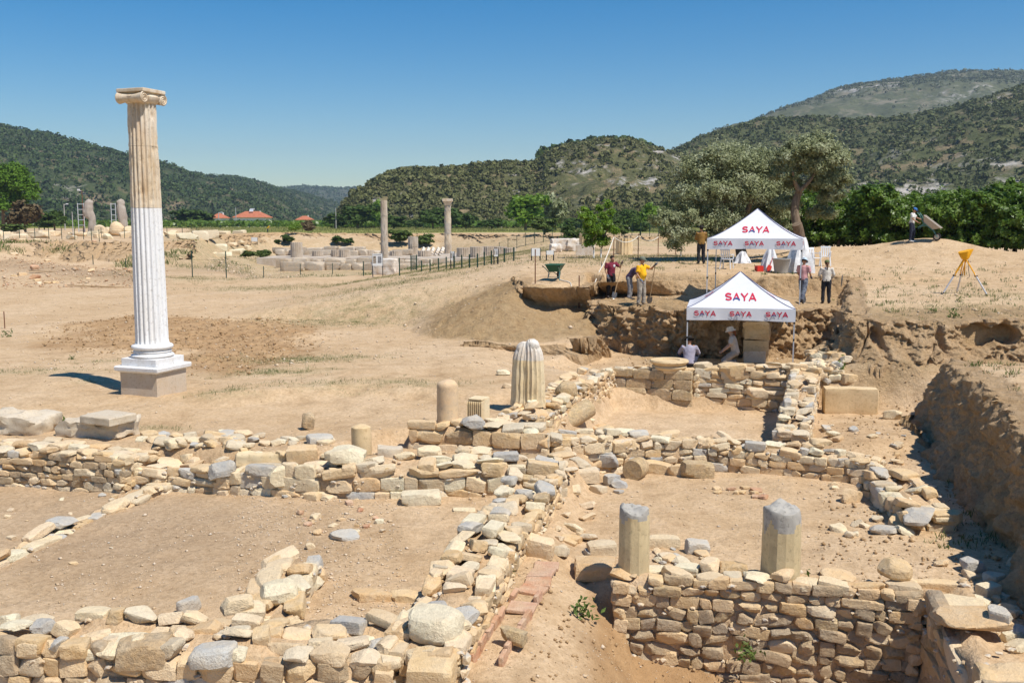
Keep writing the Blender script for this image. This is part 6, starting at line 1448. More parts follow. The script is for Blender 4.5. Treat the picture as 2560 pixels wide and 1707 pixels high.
# far orchard rows: one mass
rs = np.random.RandomState(5); n = 2600
Yo = rs.uniform(322, 420, n); po = rs.uniform(-200, 1900, n); Q = np.stack([(po-1280)/FPX*Yo, Yo, np.full(n, 2.1)], 1)
cn = 18; sz = rs.uniform(2.2,3.4,n); th = rs.uniform(0,6.28,(n,cn)); ph = np.arccos(rs.uniform(-.05,1,(n,cn))); N = np.stack([np.sin(ph)*np.cos(th), np.sin(ph)*np.sin(th), np.cos(ph)], -1)
C = Q[:,None]+N*(sz[:,None]*.5)[...,None]; C[...,2] += .9
V, F = cards(C.reshape(-1,3), N.reshape(-1,3), np.repeat(sz, cn)*.45, rs, .8, .4)
tag(raw_mesh('orchard', V, F, MATS['citrus_leaf']), 'long dark green orchard on the plain beyond the temple', 'orchard', None, 'stuff')
# ------------------------------------------------------------------ temple ruins
LM = [(60,'below the stone pine'), (170,'between pine and scaffold'), (245,'before the block torso statue'), (330,'before the draped statue'), (410,'beside the Ionic shaft'), (470,'just right of the Ionic shaft'), (560,'below the small red roofed house'), (640,'below the large red roofed house'), (720,'near the distant yellow worker'), (780,'near the limed pine'), (850,'left of the bank bushes'), (920,'left of the info panel'), (1000,'behind the plain column'), (1060,'by the drum stack'), (1110,'by the leaning slices'), (1170,'by the capped column'), (1240,'right of the capped column'), (9999,'at the right end of the ruins')]
near = lambda px: next(t for m, t in LM if px <= m)
def temple_drum(name, label, p, r, h, n=20, seed=0, noise=.02, group=None, rot=(0,0,0), mat='marble_temple', top=True):
    V, F = fluted([(r*1.0,0)]+lin(r, h*.02, r*.985, h, 6), n, r*.075, noise, seed); o = mk(name, V, F, MATS[mat], None, 45); o.location = p; o.rotation_euler = rot; tag(o, label, 'column drum', group); return o
def temple_column(label, px, py0, py1, Y, r, joints, capital):
    z0 = WD(px, py0, Y).z; z1 = WD(px, py1, Y).z; b = WD(px, py0, Y); root = empty('temple_column', (b.x, Y, z0)); tag(root, label, 'column')
    MB().lathe([(r*1.35,-1.5), (r*1.35,-.25), (r*1.28,-.2), (r*1.28,0)], 24).build('base_drum', MATS['marble_temple' if not capital else 'plaster_old'], root, 40)
    hs = [0]+[(WD(px, j, Y).z-z0) for j in joints]+[z1-z0-(.9 if capital else 0)]
    rr = lambda z: r*(1-.14*z/(z1-z0))
    for i in range(len(hs)-1):
        V, F = fluted([(rr(z), z) for z in np.linspace(hs[i]+.01, hs[i+1], 8)], 20, r*.085, .03, 20+i+px); mk('shaft_drum', V, F, MATS['marble_temple' if i % 2 == 0 or not capital else ('marble_grey' if i == 3 else 'marble_worn')], root, 45)
    if capital:
        z = hs[-1]; c = MB().lathe([(rr(z),z), (r*.95,z+.15), (r*1.25,z+.42), (r*1.3,z+.5)], 24).build('capital', MATS['marble_worn'], root, 40)
        MB().box((0,0,z+.70), (r*2.8,r*2.8,.38), bev=.04).build('abacus', MATS['marble_worn'], c)
    return root
temple_column('tall plain fluted temple column without a capital', 962, 660, 501, 122, .47, (628,588,540), False)
temple_column('tall fluted temple column with capital and grey patched drums', 1120, 634, 497, 138, .50, (612,585,560,528), True)
st = WD(1033, 632, 134); st.z = -.2; o = empty('drum_stack', (st.x, 134, st.z)); tag(o, 'stack of two fluted drums between the temple columns', 'column drums')
for i, (z, h) in enumerate(((0,1.05), (1.07,1.35))): V, F = fluted(lin(.70, z, .69, z+h, 6), 18, .06, .03, 70+i); mk('drum', V, F, MATS['marble_temple'], o, 45)
o = empty('temple_platform', (-15.5, 121, -1.3)); tag(o, 'low stone platform carrying the temple columns and drums', 'platform')
for i in range(13):
    for k in range(3): MB().box((-16+2.62*i+1.3, 3.6+7.0*k, .55-.01*((i*5+k*3) % 4)), (2.58, 6.95, 1.1)).build('paving_slab', MATS['marble_temple'], o)
dr_ = [(742,646,2.0,.75,0),(742,630,1.1,.72,1),(795,645,.95,.75,0),(842,643,.9,.72,0),(862,642,.9,.72,0),(922,644,.95,.78,0),(990,648,1.1,.85,0),(1062,648,1.1,.90,0),(1158,640,1.05,.85,0),(1192,639,1.1,.86,0),(1221,638,1.15,.86,0),(1251,638,1.1,.86,0),(1275,638,.95,.80,0),(1385,0,0,0,0)]
for i, (px, py, h, r, lev) in enumerate(dr_[:-1]):
    Y = 124+(i*7) % 9; q = WD(px, py, Y)
    if not lev: h = h+q.z+.2; q.z = -.2
    temple_drum('temple_drum', ('upright fluted drum set on another at the left of the ruins' if lev else '%s upright fluted drum in the temple row %s' % ('wide' if r > .8 else 'squat', near(px))), Vector((q.x, Y, q.z)), r, h, 18, i, group=None if lev else 'fluted drums in the temple row')
for i, (px, py, tilt) in enumerate(((1056,634,.5),(1068,634,.55),(1080,634,.6),(1093,634,.62),(1104,634,.66))):
    q = WD(px, py, 131); q.z = -.05; temple_drum('leaning_drum', 'thin pale drum slice leaning in the slanted row by the capped column', Vector((q.x, 131, q.z)), .95, .36, 18, 40+i, group='leaning drum slices', rot=(0,-R(62),R(8)), mat='plaster_old')
# drums on the near plateau by the young trees
q = W(1463,672,1.5); q.z = H(q.x, q.y); o = empty('drum_pedestal', q, R(-12)); tag(o, 'fluted drum standing on a square block beside the young trees', 'column drum')
MB().box((0,0,.30), (1.0,.9,.66), bev=.03).build('block', MATS['plaster_old'], o); V, F = fluted(lin(.36,.64,.355,1.32,5), 16, .035, .015, 3); mk('drum', V, F, MATS['marble_fluted'], o, 45)
q = W(1560,654,1.8); q.z = H(q.x, q.y); temple_drum('fluted_drum', 'white edged fluted drum on the ground behind the maroon digger', q, .52, .98, 16, 9, mat='marble_fluted')
for px, py, w, lb in ((1405,664,1.6,'long pale block with a rounded end behind the green wheelbarrow'), (1436,664,1.2,'pale block with a square notch beside the long block'), (1388,668,.7,'small rough stone beside the long pale block')):
    q = W(px,py,1.2); q.z = H(q.x, q.y); rough_block('pale_block', lb, q, (w,.7,.85 if w > 1 else .5), R(10), 'plaster_old', seed=int(w*10), am=.08)
# blocks: temple steps and scattered blocks
r9 = random.Random(9)
stone_mat('temple_stone', [(0,(.40,.33,.26)), (.4,(.52,.45,.37)), (.7,(.36,.29,.22)), (1,(.58,.52,.45))], soilmix=.3)
for row, (py, Y, n, x0, x1, hh) in enumerate(((652,116,17,690,1290,.55), (662,110,15,700,1270,.5), (634,132,14,690,1010,.9), (622,140,10,680,900,.6))):
    px = x0
    while px < x1:
        w = r9.uniform(1.2, 3.0); pw = w*PXM(Y)
        if r9.random() < .9:
            q = WD(px+pw/2, py+r9.uniform(-2,3), Y+r9.uniform(-1,1)); tz = q.z+hh*r9.uniform(.35,.6); gz_ = (-.2 if Y > 120 else H(q.x, q.y)); dz_ = max(.3, tz-gz_+.1); o = place_stone(None, (q.x, q.y, gz_-.08+dz_/2), (w*.97, r9.uniform(.8,1.4), dz_), R(-6)+r9.gauss(0,.06), 'temple_stone', 'block', r9, .03, 'temple_block'); tag(o, '%s weathered block in the %s, %s' % ('long' if w > 2.3 else 'short' if w < 1.7 else 'medium', ['front temple course', 'lowest temple course', 'raised temple row', 'rear temple row'][row], near(px)), 'block', 'temple blocks of course %d' % (row+1))
        px += pw
q = W(951,690,0); rough_block('white_drum_piece', 'white round drum end lying behind the tall info panel', Vector((q.x,q.y+3,H(q.x,q.y+3))), (2.0,1.2,1.3), R(-10), 'plaster_old', seed=33, am=.06)
# fenced ruins at the left
for i in range(64):
    px = r9.uniform(-40, 560) if i < 50 else r9.uniform(380, 700); Y = r9.uniform(112, 165) if i < 50 else r9.uniform(125,180); q = WD(px, 580, Y); g = H(q.x, Y); w = r9.uniform(.9, 3.0)
    o = place_stone(None, (q.x, Y, g+.25), (w, r9.uniform(.8,1.6), r9.uniform(.5,1.3)), r9.uniform(-.5,.5), 'stone_pale', pick((('block',3),('rubble',4),('slab',2)), r9), r9, .1, 'ruin_block'); tag(o, '%s pale marble block on the terrace %s' % ('long low' if w > 2.3 and o.scale.z < .9 else 'big tall' if w > 1.9 else 'tall narrow' if o.scale.z > .9 else 'small', near(px)), 'block', 'marble blocks on the terrace')
# colossal statue casts
marble('cast_stone', [(.3,(.36,.30,.25)), (.7,(.46,.40,.34))], (.28,.22,.16), .5, .6)
def statue(label, px, parts, Y, seed):
    p = WD(px, 590, Y); p.z = H(p.x, p.y); m = MB()
    for pts, rad, r2 in parts: m.tube([(WD(a, b, Y)-p)+Vector((0,c,0)) for a, b, c in pts], [r/PXM(Y) for r in rad], 14, rad2=[r/PXM(Y) for r in r2])
    me = remesh(m, .16, 2); co = np.empty(len(me.vertices)*3, np.float32); me.vertices.foreach_get('co', co); co = co.reshape(-1,3)
    d = np.abs(vn(co[:,0]*2.6+seed, co[:,1]*2.6, co[:,2]*.7, seed=seed))*.28; c = co-np.array([0,0,1]); L = np.linalg.norm(c[:,:2], axis=1)+.1; co[:,:2] += (co[:,:2]/L[:,None]*(d-.1)[:,None]).astype(np.float32)
    me.vertices.foreach_set('co', co.ravel()); me.update(); me.materials.append(MATS['cast_stone'])
    o = bpy.data.objects.new('statue', me); o.location = p; link(o); tag(o, label, 'statue'); return o
statue('colossal headless standing statue with a block like torso', 226, [([(228,596,0),(231,575,0),(230,550,0),(226,532,0)],[12,10,9,9],[10,9,8,8]), ([(222,544,0),(220,532,0),(222,518,0),(221,506,0)],[10,13,12,12],[9,10,10,9]), ([(236,590,0),(234,560,0)],[6,4],[6,5]), ([(214,510,0),(222,504,0),(232,509,0)],[5,7,5],[6,7,6])], 150, 3)
statue('colossal draped statue leaning beside round fallen pieces', 305, [([(310,592,0),(308,560,0),(304,538,0)],[11,11,10],[10,10,9]), ([(306,545,0),(303,522,0),(300,505,0)],[12,12,9],[10,10,8]), ([(292,508,0),(302,502,0),(311,512,0)],[5,6,5],[6,6,6]), ([(312,530,0),(314,555,0)],[4,4],[5,5])], 150, 5)
for px, py, r, lb in ((268,566,9,'lumpy fallen statue piece left of the draped statue'), (292,562,14,'round flat disc of stone leaning at the draped statue'), (250,576,11,'white rounded boulder between the two statues'), (320,578,10,'white boulder right of the draped statue')):
    q = WD(px, py, 149); rr = r/PXM(149)*1.25; q.z = H(q.x, 149)+rr*.95; o = place_stone(None, q, (rr*2,rr*1.6,rr*2.1), 0, 'stone_pale' if 'white' in lb else 'stone_mixed', 'round', r9, .1, 'statue_fragment'); tag(o, lb, 'stone fragment')
for px, x2, y0, y1, lb in ((197,212,508,575,'metal scaffold frame left of the block torso statue'), (279,290,508,552,'metal ladder frame left of the draped statue')):
    a = WD(px, y1, 152); a.z = H(a.x, 152); w = (x2-px)/PXM(152); h = WD(px, y0, 152).z-a.z; o = empty('scaffold_frame', a); tag(o, lb, 'scaffold')
    for s in (0, w): MB().tube([(s,0,0), (s,0,h)], .06, 6).build('upright', MATS['tent_metal'], o)
    for k in range(6): MB().tube([(0,0,h*(k+1)/6.2), (w,0,h*(k+1)/6.2)], .05, 6).build('rung', MATS['tent_metal'], o)

# ------------------------------------------------------------------ fences, signs, poles
def fence(label, bases, h, wires=3, r=.04, name='wire_fence'):
    P = []
    for px, py, zg in bases:
        P.append(hit(px, py))
    root = empty(name, P[0]); tag(root, label, 'fence')
    for p in P: o = MB().tube([(0,0,-.2), (0,0,h)], r, 6).build('post', MATS['wire_green'], root); o.location = p-P[0]
    for k in range(wires):
        z = h*(k+.7)/wires*.95; m = MB()
        for a, b in zip(P, P[1:]): m.tube([a-P[0]+Vector((0,0,z)), b-P[0]+Vector((0,0,z))], .006, 3)
        m.build('wire', MATS['wire_green'], root)
z2 = lambda l, ox, oy, s, zg: [(ox+x/s, oy+y/s, zg) for x, y in l]
fence('dark green post and wire fence in front of the temple pit', z2([(200,825),(508,797),(778,790),(1038,808),(1340,805)], 600, 450, 3.36, 0), 1.15)
fence('dark green post and wire fence along the right side of the pit', z2([(1525,770),(1597,765),(1667,760),(1733,745),(1798,745),(1863,740),(1928,738),(1995,735),(2052,720),(2112,708),(2165,705),(2220,690),(2300,680)], 600, 450, 3.36, 0), .72)
fence('dark green post fence on the terrace before the statues', z2([(33,682),(167,680),(295,672),(412,668),(520,665),(630,675),(703,668),(770,680),(835,690)], 0, 400, 3.36, 2.1), 1.35)
fence('dark green post fence behind the tall Ionic column', z2([(852,655),(1047,660),(1230,658),(1405,655),(1533,650),(1655,640)], 0, 400, 3.36, 2.1), 1.35)
fence('short dark posts on the slope left of the Ionic column', z2([(783,880),(1058,910)], 0, 400, 3.36, .6), .9, 1)
fence('pair of dark posts on the field right of the Ionic column', z2([(1617,985),(1902,990)], 0, 400, 3.36, 0), 2.0, 1)
P = [Vector(((px-1280)/FPX*Y, Y, 0)) for px, Y in zip(range(160, 1260, 36), np.linspace(300, 300, 40))]
def fence_far(label, P, h, r, rails):
    for p in P: p.z = H(p.x, p.y)
    root = empty('mesh_fence', P[0]); tag(root, label, 'fence')
    for p in P: o = MB().tube([(0,0,-.2), (0,0,h)], r, 5).build('post', MATS['wire_green'], root); o.location = p-P[0]
    for k in range(rails):
        m = MB(); z = h*(k+.6)/rails
        for a, b in zip(P, P[1:]): m.tube([a-P[0]+Vector((0,0,z)), b-P[0]+Vector((0,0,z))], .012, 3)
        m.build('wire', MATS['wire_green'], root)
fence_far('long green mesh fence at the edge of the far orchard', P, 1.9, .06, 8)
fence_far('green mesh fence on the bank behind the young trees', [Vector(((px-1280)/FPX*152, 152, 0)) for px in range(1248, 1700, 22)], 2.0, .05, 10)
def sign(label, px0, px1, py0, py1, pyb, zg, bands=True):
    q = hit((px0+px1)/2, pyb); k = PXM(q.y); w = (px1-px0)/k; h = (pyb-py0)/k; hp = (py1-py0)/k
    o = empty('info_sign', q); tag(o, label, 'sign')
    for s in (-1, 1): MB().box((s*w/2,0,h/2), (.06,.06,h)).build('post', MATS['black_plastic'], o)
    b = MB().box((0,-.04,h-hp/2), (w,.03,hp)).build('panel', MATS['sign_white'], o)
    if bands:
        for cx, cz, ww, hh, mt in ((.22,.0,.36,.55,'sign_print'), (-.28,.0,.30,.6,'sign_brown'), (0,.40,.8,.05,'sign_print')): MB().box((cx*w,-.058,h-hp/2+cz*hp), (ww*w,.006,hh*hp)).build('print', MATS[mt], b)
sign('large white info panel with pictures at the pit fence', 932, 957, 635, 665, 692, 0)
sign('narrow white info panel beside the capped temple column', 1127, 1136, 629, 650, 672, 0)
sign('narrow white info panel at the right end of the pit fence', 1235, 1245, 623, 641, 661, .3)
sign('empty looking grey panel frame right of the pit', 1329, 1350, 621, 640, 652, .6, False)
sign('small white lectern panel beside the grey frame', 1366, 1384, 627, 637, 652, .6, False)
sign('small white warning sign on the slope above the gravel', 629, 644, 595, 605, 614, .8, False)
q = W(1035,690,0); o = empty('green_gate', Vector((q.x,q.y,H(q.x,q.y))), R(65)); tag(o, 'narrow dark green metal gate standing open in the pit fence', 'gate')
for x in (-.45,.45): MB().box((x,0,.62), (.05,.05,1.25)).build('upright', MATS['wire_green'], o)
for k in range(7): MB().box((-.35+.117*k,0,.64), (.03,.02,1.1)).build('bar', MATS['wire_green'], o)
for z in (.12,1.16): MB().box((0,0,z), (.86,.035,.04)).build('rail', MATS['wire_green'], o)
flat('pole_grey', (.42,.40,.38), .8)
for px, py0, py1, Y, lamp, lb in ((162,510,556,250,True,'lamp pole between the pine and the statues'), (547,531,556,380,True,'lamp pole left of the small red roofed house'), (590,519,556,395,False,'plain pole beside the large red roofed house'), (840,520,558,300,False,'plain pole at the foot of the rocky hill'), (97,523,560,260,False,'thin pole beside the withered tree'), (183,530,585,140,False,'tall dark floodlight pole left of the scaffold frame'), (208,475,545,155,True,'rusty lamp pole behind the block torso statue')):
    a = WD(px, py1, Y); g = H(a.x, Y); h = WD(px, py0, Y).z-g; o = empty('utility_pole', (a.x, Y, g)); tag(o, lb, 'pole')
    rr = .5*2.2/PXM(Y); MB().tube([(0,0,-.3), (0,0,h)], [rr*1.2,rr*.8], 7).build('mast', MATS['rust' if 'rusty' in lb else 'pole_grey'], o)
    if lamp: MB().tube([(0,0,h*.97), (8/PXM(Y)*(-1 if 'rusty' in lb else 1),0,h)], rr*.6, 5).box((8/PXM(Y)*(-1 if 'rusty' in lb else 1),0,h), (5/PXM(Y),.3,.25)).build('lamp', MATS['sheet_white'], o)
q = W(12,818,0); o = MB().tube([(0,0,-.1), (0,0,.62*1.1)], .022, 6).build('iron_stake', MATS['rust']); o.location = Vector((q.x,q.y,H(q.x,q.y))); tag(o, 'lone rusty stake on the field edge near the turned soil', 'stake')
# ------------------------------------------------------------------ houses
flat('house_white', (.74,.73,.70), .8, var=.04, scale=.5); flat('window_dark', (.05,.06,.08), .3); 
t = NT('roof_tile'); wv = t.node('ShaderNodeTexWave', Scale=1.6); t.l.new(t.pos(), wv.inputs[0]); t.out(t.mix(t.noise(t.pos(), .8, 3), (.42,.12,.06,1), (.58,.22,.12,1)), t.bump(wv.outputs['Fac'], .6, .1))
def house(label, px, Y, w, d, hw, hr, rz, wins, heater=False, roof='roof_tile'):
    p = WD(px, 560, Y); p.z = H(p.x, Y)-.2; o = empty('house', p, rz); tag(o, label, 'house')
    MB().box((0,0,hw/2), (w,d,hw)).build('wall', MATS['house_white'], o)
    e = .5; V = [(-w/2-e,-d/2-e,hw), (w/2+e,-d/2-e,hw), (w/2+e,d/2+e,hw), (-w/2-e,d/2+e,hw), (-w/2+d/2.2,0,hw+hr), (w/2-d/2.2,0,hw+hr)]; V += [(x,y,z-.15) for x,y,z in V[:4]]
    rf = mk('roof', V, [(0,1,5,4), (1,2,5), (2,3,4,5), (3,0,4), (6,7,1,0), (7,8,2,1), (8,9,3,2), (9,6,0,3), (9,8,7,6)], MATS[roof], o)
    MB().box((w*.2,d*.2,hw+hr*.8), (.6,.6,1.4)).build('chimney', MATS['house_white'], rf)
    if heater: MB().box((0,-d*.15,hw+hr+.3), (1.8,.12,1.1), rot=(R(-35),0,0)).tube([(-1,0,hw+hr+.9), (1,0,hw+hr+.9)], .3, 8).build('water_heater', MATS['tent_metal'], rf)
    for x in wins:
        f = MB().box((x*w,-d/2-.03,hw*.6), (1.3,.1,1.3)).build('window', MATS['house_white'], o); MB().box((x*w,-d/2-.09,hw*.6), (1.05,.05,1.05)).build('pane', MATS['window_dark'], f)
    MB().box((.05*w,-d/2-.04,1.1), (1.0,.08,2.1)).build('door', MATS['window_dark'], o)
house('large white house with red hipped roof and rooftop water heater', 632, 440, 14.5, 9, 4.4, 2.7, R(-4), (-.35,-.15,.22,.38), True)
house('smaller white house with red hipped roof left of the large one', 549, 455, 7.5, 7, 4.2, 2.2, R(5), (-.25,.28))
house('low white house with pale roof far right of the large house', 762, 560, 8.5, 7, 3.6, 2.2, R(0), (-.2,.2))
house('small hut with red roof glimpsed among trees behind the young trees', 1556, 300, 4.5, 4, 3.6, 1.1, R(0), (-.2,.25))
# dark brush heap on the far grass
q = WD(773,583,186); q.z = H(q.x,186); o = inst('brush_heap', lump(81,'dry_leaf',2600,.13), None, q, (0,0,0), (3.2,2,2.4)); tag(o, 'low heap of dark cut brush on the far grass', 'brush heap')
# ------------------------------------------------------------------ loose stones
bpy.context.view_layer.update(); _dg = bpy.context.evaluated_depsgraph_get()
def cast(px, py):
    ok, loc, *_ = scene.ray_cast(_dg, Vector((0,0,CAMZ)), ray(px, py).normalized()); return loc if ok else W(px, py, -.8)
def loose(label, px, py, wpx, hpx, z, kind, mat, yaw=0.0, depth=.7, tilt=.06, name='loose_stone', group=None, dz=0):
    q = cast(px, py-2) if py < 1705 else W(px, py, z); k = PXM(q.y); w = wpx/k; h = hpx/k*.85; d = w*depth
    if abs(q.z-z) > .5: q = W(px, py, z); q.z = H(q.x, q.y)
    g = q.z-.02
    o = place_stone(None, (q.x, q.y+d*.3, g+h*.42), (w, d, h), yaw, mat, kind, rnd, tilt, name); tag(o, label, 'stone', group); return o
for a in (
 ('large dark grey boulder leaning at the end of the rubble wall',552,1204,74,62,-.82,'rubble','stone_grey',.2),
 ('white oblong block lying on the left room floor by the thick wall',1052,1264,105,44,-.84,'block','stone_pale',.06,.5),
 ('thin flat white slab on the floor beside the cross wall',1160,1280,62,10,-.84,'slab','stone_pale',-.1,.6),
 ('broad flat grey stone among red tile crumbs in the left room',858,1352,74,22,-.82,'slab','stone_grey',.3,.9),
 ('small white stone standing between the rooms floor crumbs',775,1374,26,24,-.82,'rubble','stone_pale',.3),
 ('big tan boulder on the earth between cross wall and trench',1350,1392,86,66,-.98,'rubble','stone_tan',-.3),
 ('yellow slab lying slantwise over the clay drain',1282,1606,84,44,-.96,'slab','stone_ochre',-.6,.45),
 ('heavy tan block overhanging the trench corner beside the stump',1490,1448,112,58,-.86,'block','stone_tan',-.1,.8),
 ('greyish block behind the jagged stump at the trench corner',1506,1392,76,46,-.9,'block','stone_mixed',.1),
 ('pale block behind the trench wall between the two faceted stumps',1660,1370,86,36,-.74,'block','stone_pale',.0,.6),
 ('dark grey block behind the trench wall between the two faceted stumps',1745,1385,62,42,-.74,'block','stone_grey',.1),
 ('smooth rounded cream drum piece near the trench wall end',2246,1452,84,66,-.85,'round','stone_tan',.2,1.0),
 ('angular tan boulder beside the wall stub in the right room',2130,1258,54,48,-.98,'rubble','stone_tan',.2),
 ('flat grey stone on the right room floor near the earth bank',2215,1336,70,22,-.98,'slab','stone_grey',-.2,.8),
 ('pointed pale stone on the bare floor beside the earth bank',2235,1050,46,32,-1.0,'rubble','stone_pale',-.5),
 ('large rounded grey boulder among rubble at the bank foot',2435,1432,66,48,-.95,'rubble','stone_grey',.2),
 ('pale block on the soil right of the trench side wall',2478,1495,62,44,-.95,'block','stone_pale',.4),
 ('dark flat slab on the soil right of the trench side wall',2506,1550,64,34,-.92,'slab','stone_grey',-.7,.9),
 ('second dark flat slab lying nearer the picture corner wall',2545,1600,70,40,-.92,'slab','stone_grey',-.5,.9),
 ('square white block fallen at the corner of the right room',1466,1206,66,44,-.98,'block','stone_pale',.1),
 ('grey slab propped on stones at the corner of the right room',1516,1165,70,40,-.75,'slab','stone_grey',-.5,.6),
 ('small grey block in front of the propped slab',1530,1214,40,36,-.98,'block','stone_grey',.4),
 ('rough ochre block end in the short row below the long wall',1745,1196,84,52,-1.0,'block','stone_ochre',.1,.6),
 ('long grey tan block in the short row below the long wall',1645,1186,70,40,-1.0,'block','stone_mixed',-.15,.5),
 ('small tan stone in the short row below the long wall',1694,1192,44,40,-1.0,'rubble','stone_tan',.2),
 ('left of two tan slabs bridging a hollow by the cross wall',928,1502,112,30,-.80,'slab','stone_tan',.05,.5),
 ('right of two tan slabs bridging a hollow by the cross wall',1020,1506,100,32,-.80,'slab','stone_tan',-.08,.5),
 ('huge whitish boulder where the cross wall meets the foreground wall',1085,1606,150,96,-.62,'round','stone_pale',-.3,.9),
 ('large square tan block ending the cross wall in the foreground',1080,1712,128,90,-.62,'block','stone_tan',-.15,.9),
 ('large oval grey boulder bulging from the foreground wall face',528,1682,134,86,-.52,'round','stone_grey',.05,.8),
 ('large rounded ochre block in the foreground wall',352,1664,136,82,-.48,'block','stone_ochre',.1,.7),
 ('big pitted boulder crowning the spur wall',690,1520,104,82,-.62,'round','stone_pale',.2,.9),
 ('long whitish stone lying across the spur wall foot',590,1530,84,50,-.62,'slab','stone_pale',.5,.5),
 ('upright flat grey slab by the foreground wall',470,1530,74,54,-.8,'slab','stone_grey',1.0,.4),
 ('tan block wedged beside the pale flat block on the thick wall',755,1158,84,52,-.45,'block','stone_tan',.1,.7),
 ('bluish slab tilted on the soil behind the thick wall',795,1112,64,30,-.2,'slab','stone_grey',.4,.9),
 ('wide white stone on the thick wall by the honey stump',862,1158,104,50,-.35,'rubble','stone_pale',.0,.7),
 ('bluish block beside the fluted pier on the raised wall',1180,1072,66,44,.0,'rubble','stone_grey',.1,.9),
 ('long grey slab stone stacked at the left of the thick wall',650,1190,76,34,-.6,'block','stone_grey',-.1,.6),
 ('white boulder at the left of the thick wall front',705,1212,84,66,-.84,'rubble','stone_pale',.3,.7),
 ('rough pale stone on the path left of the twin pier',1258,940,36,20,-.1,'rubble','stone_pale',.2),
 ('second small pale stone on the path left of the twin pier',1266,972,24,18,-.1,'rubble','stone_pale',.2),
 ('stack of thin flat stones topping the pier in the back room',1835,948,74,50,-.55,'slab','stone_tan',.0,.8),
 ('rounded pale boulder at the foot of the rubble wall below the tent',1897,995,64,34,-1.0,'rubble','stone_pale',.1),
 ('squared tan stone on the rubble slope right of the lower tent',2124,960,40,32,-.5,'block','stone_tan',.4),
 ('orange flat stone on the floor behind the long low wall',2056,1112,52,16,-.75,'slab','stone_tan',.0,.8),
): loose(*a)
# heap of rubble right of the lower tent
r11 = random.Random(11)
for i in range(62):
    f = r11.random(); px = 2000+f*110+r11.gauss(0,22); py = 868+r11.random()**.8*95; z = np.interp(py, [868,965], [.42,-.55])
    q = hit(px, py, 24.0); s = r11.uniform(.18,.5); o = place_stone(None, (q.x, q.y, q.z+s*.15), (s, s*.8, s*r11.uniform(.35,.6)), r11.uniform(0,6), pick(PAL, r11), pick((('slab',4),('rubble',5)), r11), r11, .25, 'heap_stone')
    tag(o, '%s %s stone in the rubble slope right of the lower tent%s' % ('large' if s > .38 else 'small' if s < .27 else 'middling', 'pale' if i % 3 else 'tan', ', near the tent leg' if px < 2040 else ', toward the earth bank' if px > 2085 else ''), 'stone', 'rubble slope stones')
# field edge rubble between the long wall and the flat block, corner rubble, floor stones
def spill(n, pxr, pyr, z, smin, smax, what, group, seed, mats=PAL):
    r = random.Random(seed)
    for i in range(n):
        px = r.uniform(*pxr); py = r.uniform(*pyr); q = W(px, py, z); g = H(q.x, q.y); s = r.uniform(smin, smax)
        k = pick((('slab',4),('rubble',5),('block',1)), r); m = pick(mats, r); o = place_stone(None, (q.x, q.y, g+s*.12), (s, s*r.uniform(.6,.9), s*r.uniform(.3,.55)), r.uniform(0,6), m, k, r, .15, 'loose_stone')
        th = ', thick' if o.scale.z > s*.45 else ', thin' if o.scale.z < s*.36 else ''
        szw = 'larger' if s > smin+(smax-smin)*.6 else 'smaller'
        tag(o, '%s%s %s %s %s' % (szw, th, {'stone_pale': 'pale', 'stone_mixed': 'mottled', 'stone_tan': 'tan', 'stone_grey': 'grey', 'terracotta': 'red', 'stone_ochre': 'ochre'}[m], 'flat stone' if k == 'slab' else 'stone', what), 'stone', group)
spill(34, (350,640), (1098,1130), -.2, .14, .42, 'half buried along the field edge', 'field edge stones', 1)
spill(26, (390,620), (1140,1200), -.6, .16, .45, 'in the crumbled wall end', 'crumbled wall stones', 2)
spill(30, (620,860), (1160,1240), -.7, .12, .36, 'spilled before the thick wall', 'spilled wall stones', 3)
spill(26, (1390,1560), (1100,1200), -.7, .16, .42, 'jumbled at the corner of the right room', 'corner rubble', 4)
spill(22, (1330,1480), (1240,1400), -.97, .10, .34, 'on the earth beside the cross wall', 'corridor stones', 5)
spill(24, (740,960), (1240,1340), -.82, .07, .20, 'among the tile crumbs of the left room', 'left room crumbs', 6, [('terracotta',4),('stone_pale',3),('stone_tan',2)])
spill(10, (1780,1930), (1215,1245), -.98, .10, .24, 'in the small clay scatter of the right room', 'clay scatter', 7, [('terracotta',4),('stone_tan',3)])
spill(28, (2080,2340), (1190,1340), -.97, .12, .36, 'around the broken wall stub', 'wall stub stones', 8)
spill(26, (2330,2560), (1400,1640), -.93, .10, .34, 'on the soil right of the trench', 'trench side stones', 9)
spill(22, (1560,1760), (1350,1420), -.85, .10, .30, 'on the soil behind the trench wall between the stumps', 'stones behind the trench wall', 10)
spill(26, (1380,1520), (960,1040), -.1, .14, .36, 'tumbled from the back room left wall', 'back wall tumble', 12)
spill(20, (2060,2260), (1085,1160), -.95, .12, .32, 'behind the long low wall near the bank', 'long wall back stones', 13)
spill(18, (30,260), (635,690), .6, .3, .8, 'on the reddish debris heap by the terrace bank', 'debris heap stones', 14, [('stone_tan',4),('stone_pale',3),('terracotta',3)])
spill(14, (1800,2010), (960,1010), -.98, .14, .36, 'on the back room floor below the rubble wall', 'back room stones', 15)
spill(14, (20,340), (1235,1420), -.82, .06, .16, 'on the floor left of the low kerb', 'kerb side stones', 16)
# wooden planks at the debris heap
for px, py, L_, yaw, lb in ((115,676,3.0,-.25,'weathered plank lying on the debris heap'), (255,700,5.0,-.12,'long weathered plank at the debris heap foot')):
    q = W(px, py, .5); o = MB().box((0,0,.06), (L_,.2,.06)).build('plank', MATS['wood_handle']); o.location = Vector((q.x,q.y,H(q.x,q.y))); o.rotation_euler = (0,.03,yaw); tag(o, lb, 'plank')
